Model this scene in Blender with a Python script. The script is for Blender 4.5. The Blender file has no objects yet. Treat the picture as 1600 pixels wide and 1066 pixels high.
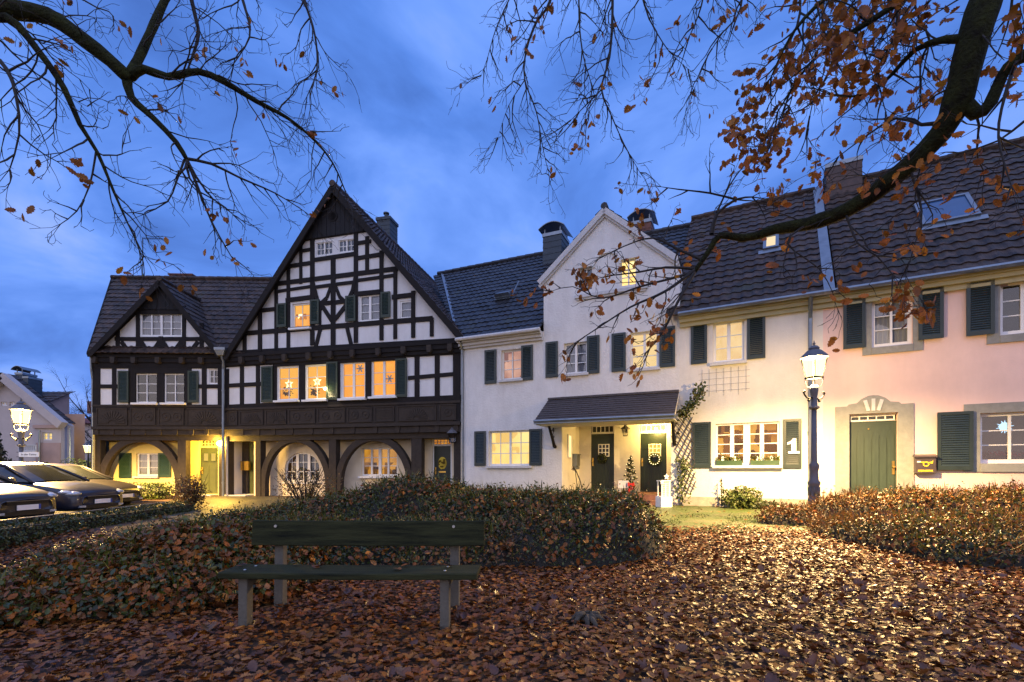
import bpy, bmesh, math, random
import numpy as np
from mathutils import Vector, Matrix
from mathutils.geometry import delaunay_2d_cdt

rnd = random.Random(11)
rng = np.random.default_rng(11)
SC = bpy.context.scene
C = SC.collection
PI = math.pi
# ------------------------------------------------------------------ camera model (metres; 17 mm lens with rise)
F, CX, HY, CZ = 760.0, 800.0, 735.0, 1.25
def W(px, py, Y):
    return Vector(((px-CX)/F*Y, Y, CZ+(HY-py)/F*Y))
def hit(P, d, px):
    r = (px-CX)/F
    s = (r*P[1]-P[0])/(d[0]-r*d[1])
    return (P[0]+d[0]*s, P[1]+d[1]*s)

# ------------------------------------------------------------------ objects
def tag(o, label=None, cat=None, group=None, kind=None):
    if label: o['label'] = label
    if cat: o['category'] = cat
    if group: o['group'] = group
    if kind: o['kind'] = kind
    return o
def thing(name, label, cat, loc=(0,0,0), rz=0, group=None):
    o = bpy.data.objects.new(name, None); C.objects.link(o)
    o.location = loc; o.rotation_euler = (0,0,rz); o.empty_display_size = .2
    return tag(o, label, cat, group)
def mesh_obj(name, V, Fc, mats, parent=None, mi=None, smooth=False):
    me = bpy.data.meshes.new(name)
    me.from_pydata([tuple(v) for v in V], [], [tuple(f) for f in Fc])
    if not isinstance(mats, (list, tuple)): mats = [mats]
    for m in mats: me.materials.append(m)
    if mi: me.polygons.foreach_set('material_index', mi)
    if smooth: me.polygons.foreach_set('use_smooth', [True]*len(me.polygons))
    me.update()
    o = bpy.data.objects.new(name, me); C.objects.link(o)
    if parent: o.parent = parent
    return o
def np_obj(name, V, loops, counts, mat, parent=None, smooth=False):
    """V (n,3) float, loops flat int, counts per-face loop totals"""
    me = bpy.data.meshes.new(name)
    me.vertices.add(len(V)); me.vertices.foreach_set('co', np.asarray(V, np.float32).ravel())
    me.loops.add(len(loops)); me.loops.foreach_set('vertex_index', np.asarray(loops, np.int32))
    counts = np.asarray(counts, np.int32)
    st = np.concatenate([[0], np.cumsum(counts)[:-1]]).astype(np.int32)
    me.polygons.add(len(counts)); me.polygons.foreach_set('loop_start', st)
    try: me.polygons.foreach_set('loop_total', counts)
    except Exception: pass
    if smooth: me.polygons.foreach_set('use_smooth', np.ones(len(counts), bool))
    me.materials.append(mat)
    me.update(calc_edges=True); me.validate()
    o = bpy.data.objects.new(name, me); C.objects.link(o)
    if parent: o.parent = parent
    return o
def copy_tree(o, parent=None):
    c = o.copy(); C.objects.link(c)
    if parent: c.parent = parent
    for ch in [q for q in bpy.data.objects if q.parent == o]:
        copy_tree(ch, c)
    return c

class MB:
    def __init__(s): s.v = []; s.f = []; s.m = []
    def face(s, pts, mi=0):
        b = len(s.v); s.v += [tuple(p) for p in pts]; s.f.append(tuple(range(b, b+len(pts)))); s.m.append(mi)
    def box(s, x0,x1,y0,y1,z0,z1, mi=0):
        s.hexa([(x0,y0,z0),(x1,y0,z0),(x1,y1,z0),(x0,y1,z0),(x0,y0,z1),(x1,y0,z1),(x1,y1,z1),(x0,y1,z1)], mi)
    def hexa(s, P, mi=0):
        b = len(s.v); s.v += [tuple(p) for p in P]
        for q in ((0,3,2,1),(4,5,6,7),(0,1,5,4),(1,2,6,5),(2,3,7,6),(3,0,4,7)):
            s.f.append(tuple(b+i for i in q)); s.m.append(mi)
    def bar(s, xa,za,xb,zb,w,y0,y1, mi=0):
        dx,dz = xb-xa, zb-za; L = math.hypot(dx,dz) or 1; nx,nz = -dz/L*w/2, dx/L*w/2
        s.hexa([(xa-nx,y0,za-nz),(xb-nx,y0,zb-nz),(xb-nx,y1,zb-nz),(xa-nx,y1,za-nz),
                (xa+nx,y0,za+nz),(xb+nx,y0,zb+nz),(xb+nx,y1,zb+nz),(xa+nx,y1,za+nz)], mi)
    def bar3(s, A, B, w, h=None, up=(0,0,1), mi=0):
        A=Vector(A); B=Vector(B); h = h or w; d=(B-A).normalized(); u=Vector(up)
        if abs(d.dot(u))>.98: u=Vector((0,1,0))
        r=d.cross(u).normalized()*w/2; u=r.cross(d).normalized()*h/2
        s.hexa([A-r-u,B-r-u,B+r-u,A+r-u,A-r+u,B-r+u,B+r+u,A+r+u], mi)
    def prism(s, poly, y0, y1, mi=0):
        n=len(poly); b=len(s.v)
        s.v += [(x,y0,z) for x,z in poly]+[(x,y1,z) for x,z in poly]
        s.f.append(tuple(b+i for i in range(n))); s.m.append(mi)
        s.f.append(tuple(b+n+i for i in reversed(range(n)))); s.m.append(mi)
        for i in range(n):
            j=(i+1)%n; s.f.append((b+j,b+i,b+n+i,b+n+j)); s.m.append(mi)
    def tube(s, pts, r, n=6, mi=0, cap=True):
        pts=[Vector(p) for p in pts]; k=len(pts)
        rs = r if isinstance(r,(list,tuple)) else [r]*k
        b=len(s.v); prev=None
        for i,p in enumerate(pts):
            d=(pts[min(i+1,k-1)]-pts[max(i-1,0)]).normalized()
            if prev is None:
                a=d.orthogonal().normalized()
            else:
                a=(prev-d*prev.dot(d)).normalized()
            prev=a; c=d.cross(a)
            for q in range(n):
                t=2*PI*q/n; s.v.append(tuple(p+(a*math.cos(t)+c*math.sin(t))*rs[i]))
        for i in range(k-1):
            for q in range(n):
                q2=(q+1)%n; s.f.append((b+i*n+q,b+i*n+q2,b+(i+1)*n+q2,b+(i+1)*n+q)); s.m.append(mi)
        if cap:
            s.f.append(tuple(b+q for q in reversed(range(n)))); s.m.append(mi)
            s.f.append(tuple(b+(k-1)*n+q for q in range(n))); s.m.append(mi)
    def lathe(s, prof, c=(0,0,0), n=16, mi=0, axis='z', ph=0):
        b=len(s.v); k=len(prof)
        for r,z in prof:
            for q in range(n):
                t=2*PI*q/n+ph; a,e=r*math.cos(t),r*math.sin(t)
                p={'z':(a,e,z),'y':(a,z,e),'x':(z,a,e)}[axis]
                s.v.append((c[0]+p[0],c[1]+p[1],c[2]+p[2]))
        for i in range(k-1):
            for q in range(n):
                q2=(q+1)%n; s.f.append((b+i*n+q,b+i*n+q2,b+(i+1)*n+q2,b+(i+1)*n+q)); s.m.append(mi)
        s.f.append(tuple(b+q for q in reversed(range(n)))); s.m.append(mi)
        s.f.append(tuple(b+(k-1)*n+q for q in range(n))); s.m.append(mi)
    def ball(s, c, r, n=10, k=6, mi=0):
        if not isinstance(r,(list,tuple)): r=(r,r,r)
        b=len(s.v)
        for i in range(k+1):
            a=PI*i/k
            for q in range(n):
                t=2*PI*q/n; s.v.append((c[0]+r[0]*math.sin(a)*math.cos(t), c[1]+r[1]*math.sin(a)*math.sin(t), c[2]-r[2]*math.cos(a)))
        for i in range(k):
            for q in range(n):
                q2=(q+1)%n; s.f.append((b+i*n+q,b+i*n+q2,b+(i+1)*n+q2,b+(i+1)*n+q)); s.m.append(mi)
    def build(s, name, mats, parent=None, smooth=False, bevel=0):
        o = mesh_obj(name, s.v, s.f, mats, parent, s.m if isinstance(mats,(list,tuple)) else None, smooth)
        if bevel:
            md=o.modifiers.new('bevel','BEVEL'); md.width=bevel; md.segments=2; md.limit_method='ANGLE'
        return o

# ------------------------------------------------------------------ materials
def nodes(name):
    m = bpy.data.materials.new(name); m.use_nodes = True
    nt = m.node_tree; nt.nodes.clear()
    return m, nt, nt.nodes, nt.links
def N(nt, typ, **kw):
    n = nt.nodes.new(typ)
    for k,v in kw.items():
        if k.startswith('i_'):
            key=k[2:].replace('_',' ')
            n.inputs[key].default_value = v
        else: setattr(n,k,v)
    return n
def c4(c, s=1): return (min(c[0]*s,1),min(c[1]*s,1),min(c[2]*s,1),1)
def mat(name, col, rough=.7, var=.15, scale=3., bump=0., bscale=40., metal=0, spec=.5, island=0., col2=None, coat=0., stretch=None, dirt=0., dist=.02, streak=0., cells=0.):
    m,nt,nd,lk = nodes(name)
    out=N(nt,'ShaderNodeOutputMaterial'); b=N(nt,'ShaderNodeBsdfPrincipled')
    lk.new(b.outputs[0], out.inputs[0])
    tc=N(nt,'ShaderNodeTexCoord'); mp=N(nt,'ShaderNodeMapping'); lk.new(tc.outputs['Object'], mp.inputs[0])
    if stretch: mp.inputs['Scale'].default_value = stretch
    nz=N(nt,'ShaderNodeTexNoise', i_Scale=scale, i_Detail=6., i_Roughness=.65); lk.new(mp.outputs[0], nz.inputs['Vector'])
    rp=N(nt,'ShaderNodeValToRGB'); rp.color_ramp.elements[0].position=.3; rp.color_ramp.elements[1].position=.7
    rp.color_ramp.elements[0].color=c4(col,1-var); rp.color_ramp.elements[1].color=c4(col2 or col,1+var)
    lk.new(nz.outputs['Fac'], rp.inputs[0]); src=rp.outputs[0]
    if dirt:
        n2=N(nt,'ShaderNodeTexNoise', i_Scale=.9, i_Detail=8., i_Roughness=.75)
        mp2=N(nt,'ShaderNodeMapping'); mp2.inputs['Scale'].default_value=(2.2,2.2,.5); lk.new(tc.outputs['Object'],mp2.inputs[0]); lk.new(mp2.outputs[0],n2.inputs['Vector'])
        r2=N(nt,'ShaderNodeValToRGB'); r2.color_ramp.elements[0].position=.4; r2.color_ramp.elements[1].position=.75
        lk.new(n2.outputs['Fac'],r2.inputs[0])
        mu=N(nt,'ShaderNodeMath',operation='MULTIPLY'); mu.inputs[1].default_value=dirt; lk.new(r2.outputs[0],mu.inputs[0])
        mx=N(nt,'ShaderNodeMixRGB',blend_type='MULTIPLY'); lk.new(mu.outputs[0],mx.inputs[0]); lk.new(src,mx.inputs[1]); mx.inputs[2].default_value=(.45,.42,.36,1); src=mx.outputs[0]
    if streak:   # rain runs and a damp splash zone along the foot of the wall
        mp3=N(nt,'ShaderNodeMapping'); mp3.inputs['Scale'].default_value=(3.1,3.1,.55); lk.new(tc.outputs['Object'],mp3.inputs[0])
        n3=N(nt,'ShaderNodeTexNoise', i_Scale=1., i_Detail=5., i_Roughness=.6); lk.new(mp3.outputs[0],n3.inputs['Vector'])
        r3=N(nt,'ShaderNodeValToRGB'); r3.color_ramp.elements[0].position=.58; r3.color_ramp.elements[1].position=.95; r3.color_ramp.elements[1].color=(.35,.35,.35,1); lk.new(n3.outputs['Fac'],r3.inputs[0])
        sx=N(nt,'ShaderNodeSeparateXYZ'); lk.new(tc.outputs['Object'],sx.inputs[0]); ft=N(nt,'ShaderNodeMapRange'); ft.inputs['From Min'].default_value=.75; ft.inputs['From Max'].default_value=-.05; ft.inputs['To Max'].default_value=1.1; lk.new(sx.outputs[2],ft.inputs[0])
        fm=N(nt,'ShaderNodeMath',operation='MULTIPLY'); lk.new(ft.outputs[0],fm.inputs[0]); lk.new(nz.outputs['Fac'],fm.inputs[1])
        ad=N(nt,'ShaderNodeMath',operation='ADD',use_clamp=True); lk.new(r3.outputs[0],ad.inputs[0]); lk.new(fm.outputs[0],ad.inputs[1])
        ml=N(nt,'ShaderNodeMath',operation='MULTIPLY'); ml.inputs[1].default_value=streak; lk.new(ad.outputs[0],ml.inputs[0])
        mx3=N(nt,'ShaderNodeMixRGB',blend_type='MULTIPLY'); lk.new(ml.outputs[0],mx3.inputs[0]); lk.new(src,mx3.inputs[1]); mx3.inputs[2].default_value=(.50,.47,.40,1); src=mx3.outputs[0]
    if cells:    # tile-to-tile tone and mossy tiles
        vo=N(nt,'ShaderNodeTexVoronoi'); vo.inputs['Scale'].default_value=3.2; lk.new(tc.outputs['Object'],vo.inputs['Vector']); sc_=N(nt,'ShaderNodeSeparateColor'); lk.new(vo.outputs['Color'],sc_.inputs[0])
        m4=N(nt,'ShaderNodeMapRange'); m4.inputs['To Min'].default_value=1-cells; m4.inputs['To Max'].default_value=1+cells; lk.new(sc_.outputs[0],m4.inputs[0])
        hs4=N(nt,'ShaderNodeHueSaturation'); lk.new(m4.outputs[0],hs4.inputs['Value']); lk.new(src,hs4.inputs['Color'])
        n5=N(nt,'ShaderNodeTexNoise', i_Scale=1.4, i_Detail=7., i_Roughness=.7); lk.new(tc.outputs['Object'],n5.inputs['Vector']); r5=N(nt,'ShaderNodeValToRGB'); r5.color_ramp.elements[0].position=.56; r5.color_ramp.elements[1].position=.72; r5.color_ramp.elements[1].color=(.7,.7,.7,1); lk.new(n5.outputs['Fac'],r5.inputs[0])
        mx5=N(nt,'ShaderNodeMixRGB'); lk.new(r5.outputs[0],mx5.inputs[0]); lk.new(hs4.outputs[0],mx5.inputs[1]); mx5.inputs[2].default_value=(.050,.052,.030,1); src=mx5.outputs[0]
    if island:
        g=N(nt,'ShaderNodeNewGeometry'); hs=N(nt,'ShaderNodeHueSaturation')
        m1=N(nt,'ShaderNodeMapRange'); m1.inputs['To Min'].default_value=1-island; m1.inputs['To Max'].default_value=1+island*1.2
        lk.new(g.outputs['Random Per Island'], m1.inputs[0]); lk.new(m1.outputs[0], hs.inputs['Value'])
        m2=N(nt,'ShaderNodeMapRange'); m2.inputs['To Min'].default_value=.485; m2.inputs['To Max'].default_value=.515
        f=N(nt,'ShaderNodeMath',operation='FRACT'); mm=N(nt,'ShaderNodeMath',operation='MULTIPLY'); mm.inputs[1].default_value=17.3
        lk.new(g.outputs['Random Per Island'],mm.inputs[0]); lk.new(mm.outputs[0],f.inputs[0]); lk.new(f.outputs[0],m2.inputs[0]); lk.new(m2.outputs[0],hs.inputs['Hue'])
        lk.new(src,hs.inputs['Color']); src=hs.outputs[0]
    lk.new(src,b.inputs['Base Color'])
    rr=N(nt,'ShaderNodeMapRange'); rr.inputs['To Min'].default_value=max(rough-.1,.02); rr.inputs['To Max'].default_value=min(rough+.12,1)
    lk.new(nz.outputs['Fac'],rr.inputs[0]); lk.new(rr.outputs[0],b.inputs['Roughness'])
    b.inputs['Metallic'].default_value=metal; b.inputs['Specular IOR Level'].default_value=spec; b.inputs['Coat Weight'].default_value=coat
    if bump:
        bn=N(nt,'ShaderNodeTexNoise', i_Scale=bscale, i_Detail=5., i_Roughness=.6); lk.new(mp.outputs[0],bn.inputs['Vector'])
        bp=N(nt,'ShaderNodeBump'); bp.inputs['Strength'].default_value=bump; bp.inputs['Distance'].default_value=dist
        lk.new(bn.outputs['Fac'],bp.inputs['Height']); lk.new(bp.outputs[0],b.inputs['Normal'])
    return m
def leafmat(name, cols, rough=.5, trans=.25, spec=.5):
    """leaf: colour picked per leaf from a list"""
    m,nt,nd,lk = nodes(name)
    out=N(nt,'ShaderNodeOutputMaterial'); b=N(nt,'ShaderNodeBsdfPrincipled')
    g=N(nt,'ShaderNodeNewGeometry'); rp=N(nt,'ShaderNodeValToRGB'); rp.color_ramp.interpolation='LINEAR'
    el=rp.color_ramp.elements
    while len(el)<len(cols): el.new(.5)
    for i,c in enumerate(cols): el[i].position=i/(len(cols)-1); el[i].color=c4(c)
    lk.new(g.outputs['Random Per Island'],rp.inputs[0])
    nz=N(nt,'ShaderNodeTexNoise',i_Scale=45.,i_Detail=3.); tc=N(nt,'ShaderNodeTexCoord'); lk.new(tc.outputs['Object'],nz.inputs['Vector'])
    mx=N(nt,'ShaderNodeMixRGB',blend_type='MULTIPLY'); mx.inputs[0].default_value=.6
    r2=N(nt,'ShaderNodeValToRGB'); r2.color_ramp.elements[0].position=.3; r2.color_ramp.elements[0].color=(.45,.4,.35,1); r2.color_ramp.elements[1].position=.6
    lk.new(nz.outputs['Fac'],r2.inputs[0]); lk.new(rp.outputs[0],mx.inputs[1]); lk.new(r2.outputs[0],mx.inputs[2])
    lk.new(mx.outputs[0],b.inputs['Base Color']); b.inputs['Roughness'].default_value=rough; b.inputs['Specular IOR Level'].default_value=spec
    if trans:
        t=N(nt,'ShaderNodeBsdfTranslucent'); lk.new(mx.outputs[0],t.inputs[0]); ms=N(nt,'ShaderNodeMixShader'); ms.inputs[0].default_value=trans
        lk.new(b.outputs[0],ms.inputs[1]); lk.new(t.outputs[0],ms.inputs[2]); lk.new(ms.outputs[0],out.inputs[0])
    else: lk.new(b.outputs[0],out.inputs[0])
    return m
def emis(name, col, strength, sample=False):
    m,nt,nd,lk = nodes(name)
    out=N(nt,'ShaderNodeOutputMaterial'); e=N(nt,'ShaderNodeEmission'); e.inputs[0].default_value=c4(col); e.inputs[1].default_value=strength
    lk.new(e.outputs[0],out.inputs[0])
    if not sample: m.cycles.emission_sampling='NONE'
    return m
def room(name, hi, lo, strength, blocks=.0, bcol=(.2,.05,.02), zsplit=None, scale=3.):
    """lit room seen through a window: painted walls, furniture tones low down; self-lit because its lamps are inside"""
    m,nt,nd,lk = nodes(name)
    out=N(nt,'ShaderNodeOutputMaterial'); e=N(nt,'ShaderNodeEmission'); lk.new(e.outputs[0],out.inputs[0]); e.inputs[1].default_value=strength
    tc=N(nt,'ShaderNodeTexCoord')
    nz=N(nt,'ShaderNodeTexNoise',i_Scale=1.7,i_Detail=2.); lk.new(tc.outputs['Object'],nz.inputs['Vector'])
    rp=N(nt,'ShaderNodeValToRGB'); rp.color_ramp.elements[0].position=.3; rp.color_ramp.elements[1].position=.68
    rp.color_ramp.elements[0].color=c4(lo); rp.color_ramp.elements[1].color=c4(hi); lk.new(nz.outputs['Fac'],rp.inputs[0]); src=rp.outputs[0]
    if blocks:
        vo=N(nt,'ShaderNodeTexVoronoi',distance='CHEBYCHEV'); vo.inputs['Scale'].default_value=scale; lk.new(tc.outputs['Object'],vo.inputs['Vector'])
        sp=N(nt,'ShaderNodeSeparateColor'); lk.new(vo.outputs['Color'],sp.inputs[0])
        th=N(nt,'ShaderNodeMath',operation='GREATER_THAN'); th.inputs[1].default_value=1-blocks; lk.new(sp.outputs[0],th.inputs[0]); fac=th.outputs[0]
        if zsplit is not None:
            sx=N(nt,'ShaderNodeSeparateXYZ'); lk.new(tc.outputs['Object'],sx.inputs[0])
            l=N(nt,'ShaderNodeMath',operation='LESS_THAN'); l.inputs[1].default_value=zsplit; lk.new(sx.outputs[2],l.inputs[0])
            mu=N(nt,'ShaderNodeMath',operation='MULTIPLY'); lk.new(l.outputs[0],mu.inputs[0]); lk.new(fac,mu.inputs[1]); fac=mu.outputs[0]
        mx=N(nt,'ShaderNodeMixRGB'); lk.new(fac,mx.inputs[0]); lk.new(src,mx.inputs[1])
        r3=N(nt,'ShaderNodeMixRGB'); lk.new(sp.outputs[1],r3.inputs[0]); r3.inputs[1].default_value=c4(bcol); r3.inputs[2].default_value=c4(lo,.8)
        lk.new(r3.outputs[0],mx.inputs[2]); src=mx.outputs[0]
    lk.new(src,e.inputs[0]); m.cycles.emission_sampling='NONE'
    return m
def glassmat(name, tint=(1,1,1), base=.08):
    m,nt,nd,lk = nodes(name)
    out=N(nt,'ShaderNodeOutputMaterial'); t=N(nt,'ShaderNodeBsdfTransparent'); t.inputs[0].default_value=c4(tint)
    g=N(nt,'ShaderNodeBsdfGlossy'); g.inputs['Roughness'].default_value=.03; fr=N(nt,'ShaderNodeFresnel'); fr.inputs[0].default_value=1.5
    mr=N(nt,'ShaderNodeMapRange'); mr.inputs['To Min'].default_value=base; mr.inputs['To Max'].default_value=1; lk.new(fr.outputs[0],mr.inputs[0])
    tc=N(nt,'ShaderNodeTexCoord'); nz=N(nt,'ShaderNodeTexNoise',i_Scale=2.2,i_Detail=1.); lk.new(tc.outputs['Object'],nz.inputs['Vector'])
    bp=N(nt,'ShaderNodeBump'); bp.inputs['Strength'].default_value=.12; bp.inputs['Distance'].default_value=.02; lk.new(nz.outputs['Fac'],bp.inputs['Height']); lk.new(bp.outputs[0],g.inputs['Normal'])
    ms=N(nt,'ShaderNodeMixShader'); lk.new(mr.outputs[0],ms.inputs[0]); lk.new(t.outputs[0],ms.inputs[1]); lk.new(g.outputs[0],ms.inputs[2]); lk.new(ms.outputs[0],out.inputs[0])
    return m
class M: pass
M.white_wall = mat('white_stucco',(.74,.73,.70),.85,.07,2.,.6,16.,dirt=.28,dist=.035,streak=.40)
M.cream_wall = mat('cream_stucco',(.74,.71,.64),.85,.06,2.,.35,22.,dirt=.18,streak=.32)
M.pink_wall = mat('pink_stucco',(.78,.57,.51),.85,.06,1.5,.25,30.,dirt=.14,streak=.30)
M.infill = mat('infill_plaster',(.72,.72,.72),.85,.05,3.,.15,30.,dirt=.3)
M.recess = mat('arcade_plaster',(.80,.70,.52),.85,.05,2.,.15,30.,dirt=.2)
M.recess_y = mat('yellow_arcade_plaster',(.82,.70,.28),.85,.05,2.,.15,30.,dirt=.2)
M.plinth = mat('plinth_render',(.34,.31,.26),.9,.2,5.,.5,30.)
M.timber = mat('dark_timber',(.014,.012,.012),.75,.3,6.,.35,30.,spec=.2,stretch=(1,1,1))
M.timber2 = mat('weathered_timber',(.040,.032,.026),.75,.3,7.,.4,30.,spec=.25)
M.plank = mat('gable_planks',(.016,.016,.019),.75,.35,9.,.3,40.,spec=.25,stretch=(3,3,.3))
M.tile = mat('roof_tile',(.030,.026,.025),.5,.5,5.,.35,60.,island=0,col2=(.062,.040,.029),spec=.22,dirt=.5,cells=.38)
M.tile2 = mat('anthracite_tile',(.026,.027,.033),.45,.4,5.,.25,60.,spec=.35,dirt=.4,cells=.32)
M.redtile = mat('red_tile',(.16,.045,.03),.6,.3,5.,.3,60.)
M.shingle = mat('bitumen_shingle',(.06,.052,.055),.6,.35,9.,.3,60.)
M.zinc = mat('zinc',(.22,.25,.28),.4,.2,4.,.1,30.,metal=.8)
M.slate = mat('slate_cladding',(.026,.040,.055),.55,.3,6.,.2,40.)
M.brick = mat('chimney_brick',(.16,.07,.05),.8,.3,9.,.4,30.)
M.stone = mat('stone_surround',(.26,.265,.25),.85,.15,8.,.3,50.,dirt=.2)
M.sillw = mat('sill_stone',(.55,.55,.55),.8,.12,8.,.2,50.)
M.wframe = mat('white_paint',(.78,.78,.76),.4,.03,4.)
M.shut_b = mat('slate_green_shutter',(.020,.033,.032),.4,.15,6.)
M.shut_g = mat('green_shutter',(.030,.066,.030),.4,.15,6.)
M.shut_d = mat('dark_green_shutter',(.012,.026,.012),.45,.2,6.)
M.door_g = mat('green_door',(.022,.040,.028),.5,.15,6.,stretch=(4,4,.6))
M.door_d = mat('dark_green_door',(.012,.022,.014),.4,.2,6.)
M.door_y = mat('olive_door',(.06,.075,.018),.45,.15,6.)
M.brass = mat('brass',(.65,.42,.10),.3,.1,6.,metal=1)
M.iron = mat('dark_iron',(.02,.02,.022),.45,.2,8.,metal=.4)
M.blackiron = mat('black_iron',(.010,.010,.012),.7,.2,8.,spec=.15)
M.lampiron = mat('lamp_post_paint',(.10,.10,.115),.5,.2,8.,.2,60.)
M.wood = mat('bench_plank',(.013,.017,.005),.8,.6,5.,.6,40.,spec=.2,col2=(.03,.032,.012),stretch=(.4,5,5))
M.woodgrey = mat('bench_leg_concrete',(.10,.09,.07),.8,.25,8.,.4,40.)
M.bark = mat('mossy_bark',(.016,.013,.010),.95,.5,7.,1.,24.,col2=(.026,.030,.008),spec=.2,dist=.05)
M.twig = mat('twig_bark',(.018,.015,.014),.8,.3,9.)
M.cloth_red = mat('red_fabric',(.55,.02,.02),.7,.1)
M.paper = mat('white_card',(.8,.8,.82),.6,.05)
M.terracotta = mat('terracotta',(.35,.13,.06),.8,.2,6.)
M.rubber = mat('rubber',(.015,.015,.015),.7,.2)
M.alloy = mat('alloy',(.35,.36,.38),.3,.1,metal=.9)
M.steel = mat('fence_wire',(.45,.45,.42),.4,.1,metal=.7)
M.glass = glassmat('window_glass')
M.glass_lit = glassmat('lit_window_glass',(1,1,1),.015)
M.glassd = glassmat('car_glass',(.08,.09,.1),.15)
M.lampglass = emis('lit_lantern_glass',(1,.80,.42),9.)
M.bulb = emis('lit_bulb',(1,.78,.38),40.)
M.globe = emis('lit_globe',(1,.66,.14),14.)
M.star = emis('lit_star',(1,.72,.30),3.0)
M.candle = emis('lit_candle',(1,.75,.35),4.)
M.blue_lit = emis('cold_lit_ornament',(.45,.75,1),1.6)
M.r_orange = room('orange_room',(1,.42,.035),(1,.33,.022),1.05)
M.r_star = room('parlour_room',(1,.50,.06),(.9,.30,.02),1.05,.5,(.40,.06,.01),2.95,2.6)
M.r_pale = room('pale_yellow_room',(1,.78,.27),(1,.62,.15),1.15,.25,(.8,.5,.13),None,2.4)
M.r_cream = room('cream_curtain_room',(1,.72,.34),(.85,.5,.2),1.0)
M.r_pink = room('pink_curtain_room',(.9,.5,.36),(.5,.22,.16),.8,.35,(.12,.06,.08),None,2.5)
M.r_shop = room('warm_kitchen_room',(.95,.45,.06),(.5,.17,.02),.95,.5,(.12,.05,.01),None,3.6)
M.r_dim = room('dim_room',(.80,.36,.04),(.42,.17,.025),.8,.65,(.05,.025,.02),1.35,3.4)
M.r_white = room('bright_bathroom',(1,.86,.4),(1,.62,.16),1.5)
M.r_dark = mat('dark_room',(.035,.05,.085),.9,.4,2.)
M.r_net = mat('net_curtain',(.30,.33,.40),.9,.15,3.,stretch=(12,1,.6))
M.r_green = mat('dim_wall_room',(.22,.22,.19),.9,.15,2.)
M.soil = mat('soil',(.022,.019,.012),.9,.5,8.,.8,30.)
M.oak_leaf = leafmat('fallen_oak_leaf',[(.03,.012,.006),(.40,.115,.012),(.14,.048,.012),(.52,.19,.020),(.05,.020,.009),(.24,.085,.03),(.17,.058,.012),(.40,.17,.05),(.07,.026,.009),(.34,.095,.012)],.42,.0,.25)
M.tree_leaf = leafmat('hanging_oak_leaf',[(.16,.06,.014),(.38,.14,.018),(.26,.08,.014),(.5,.22,.025)],.5,.5)
M.green_leaf = leafmat('shrub_leaf',[(.03,.055,.010),(.08,.11,.014),(.05,.07,.012),(.15,.16,.022),(.09,.05,.014),(.12,.15,.02)],.38,.2)
M.dark_leaf = leafmat('ivy_leaf',[(.02,.035,.010),(.04,.065,.015),(.035,.035,.012),(.07,.08,.02)],.42,.15)
M.dry_leaf = leafmat('dry_shrub_leaf',[(.13,.055,.018),(.22,.10,.028),(.09,.055,.02),(.08,.085,.02),(.28,.12,.03)],.5,.2)
M.hedge_leaf = leafmat('box_leaf',[(.03,.05,.014),(.055,.075,.02),(.04,.06,.02),(.075,.09,.03)],.4,.2)
M.bright_leaf = leafmat('garden_leaf',[(.06,.10,.02),(.10,.14,.03),(.12,.13,.03),(.05,.08,.02)],.45,.25)
M.conifer = leafmat('conifer_needle',[(.012,.02,.012),(.02,.032,.018),(.015,.025,.012)],.6,.1)
# ------------------------------------------------------------------ building kit
ZB = .22
class House:
    def __init__(s, name, label, A, B, zb=ZB, cat='house', group=None):
        s.A=A; L=math.hypot(B[0]-A[0],B[1]-A[1]); s.L=L
        s.d=((B[0]-A[0])/L,(B[1]-A[1])/L); s.b=(-s.d[1],s.d[0]); s.zb=zb
        s.e=thing(name,label,cat,(A[0],A[1],zb),math.atan2(s.d[1],s.d[0]),group)
    def p(s, px, py, y=0.):
        r=(px-CX)/F
        Y=(y+s.A[0]*s.b[0]+s.A[1]*s.b[1])/(r*s.b[0]+s.b[1])
        x=(r*Y-s.A[0])*s.d[0]+(Y-s.A[1])*s.d[1]
        return x, CZ+(HY-py)/F*Y-s.zb
    def r(s, px0, px1, py0, py1, y=0.):
        m=(px0+px1)/2
        return s.p(px0,py0,y)[0], s.p(px1,py0,y)[0], s.p(m,py1,y)[1], s.p(m,py0,y)[1]
    def w(s, x, y, z):
        return Vector((s.A[0]+s.d[0]*x+s.b[0]*y, s.A[1]+s.d[1]*x+s.b[1]*y, s.zb+z))
    @property
    def rz(s): return math.atan2(s.d[1],s.d[0])

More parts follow.
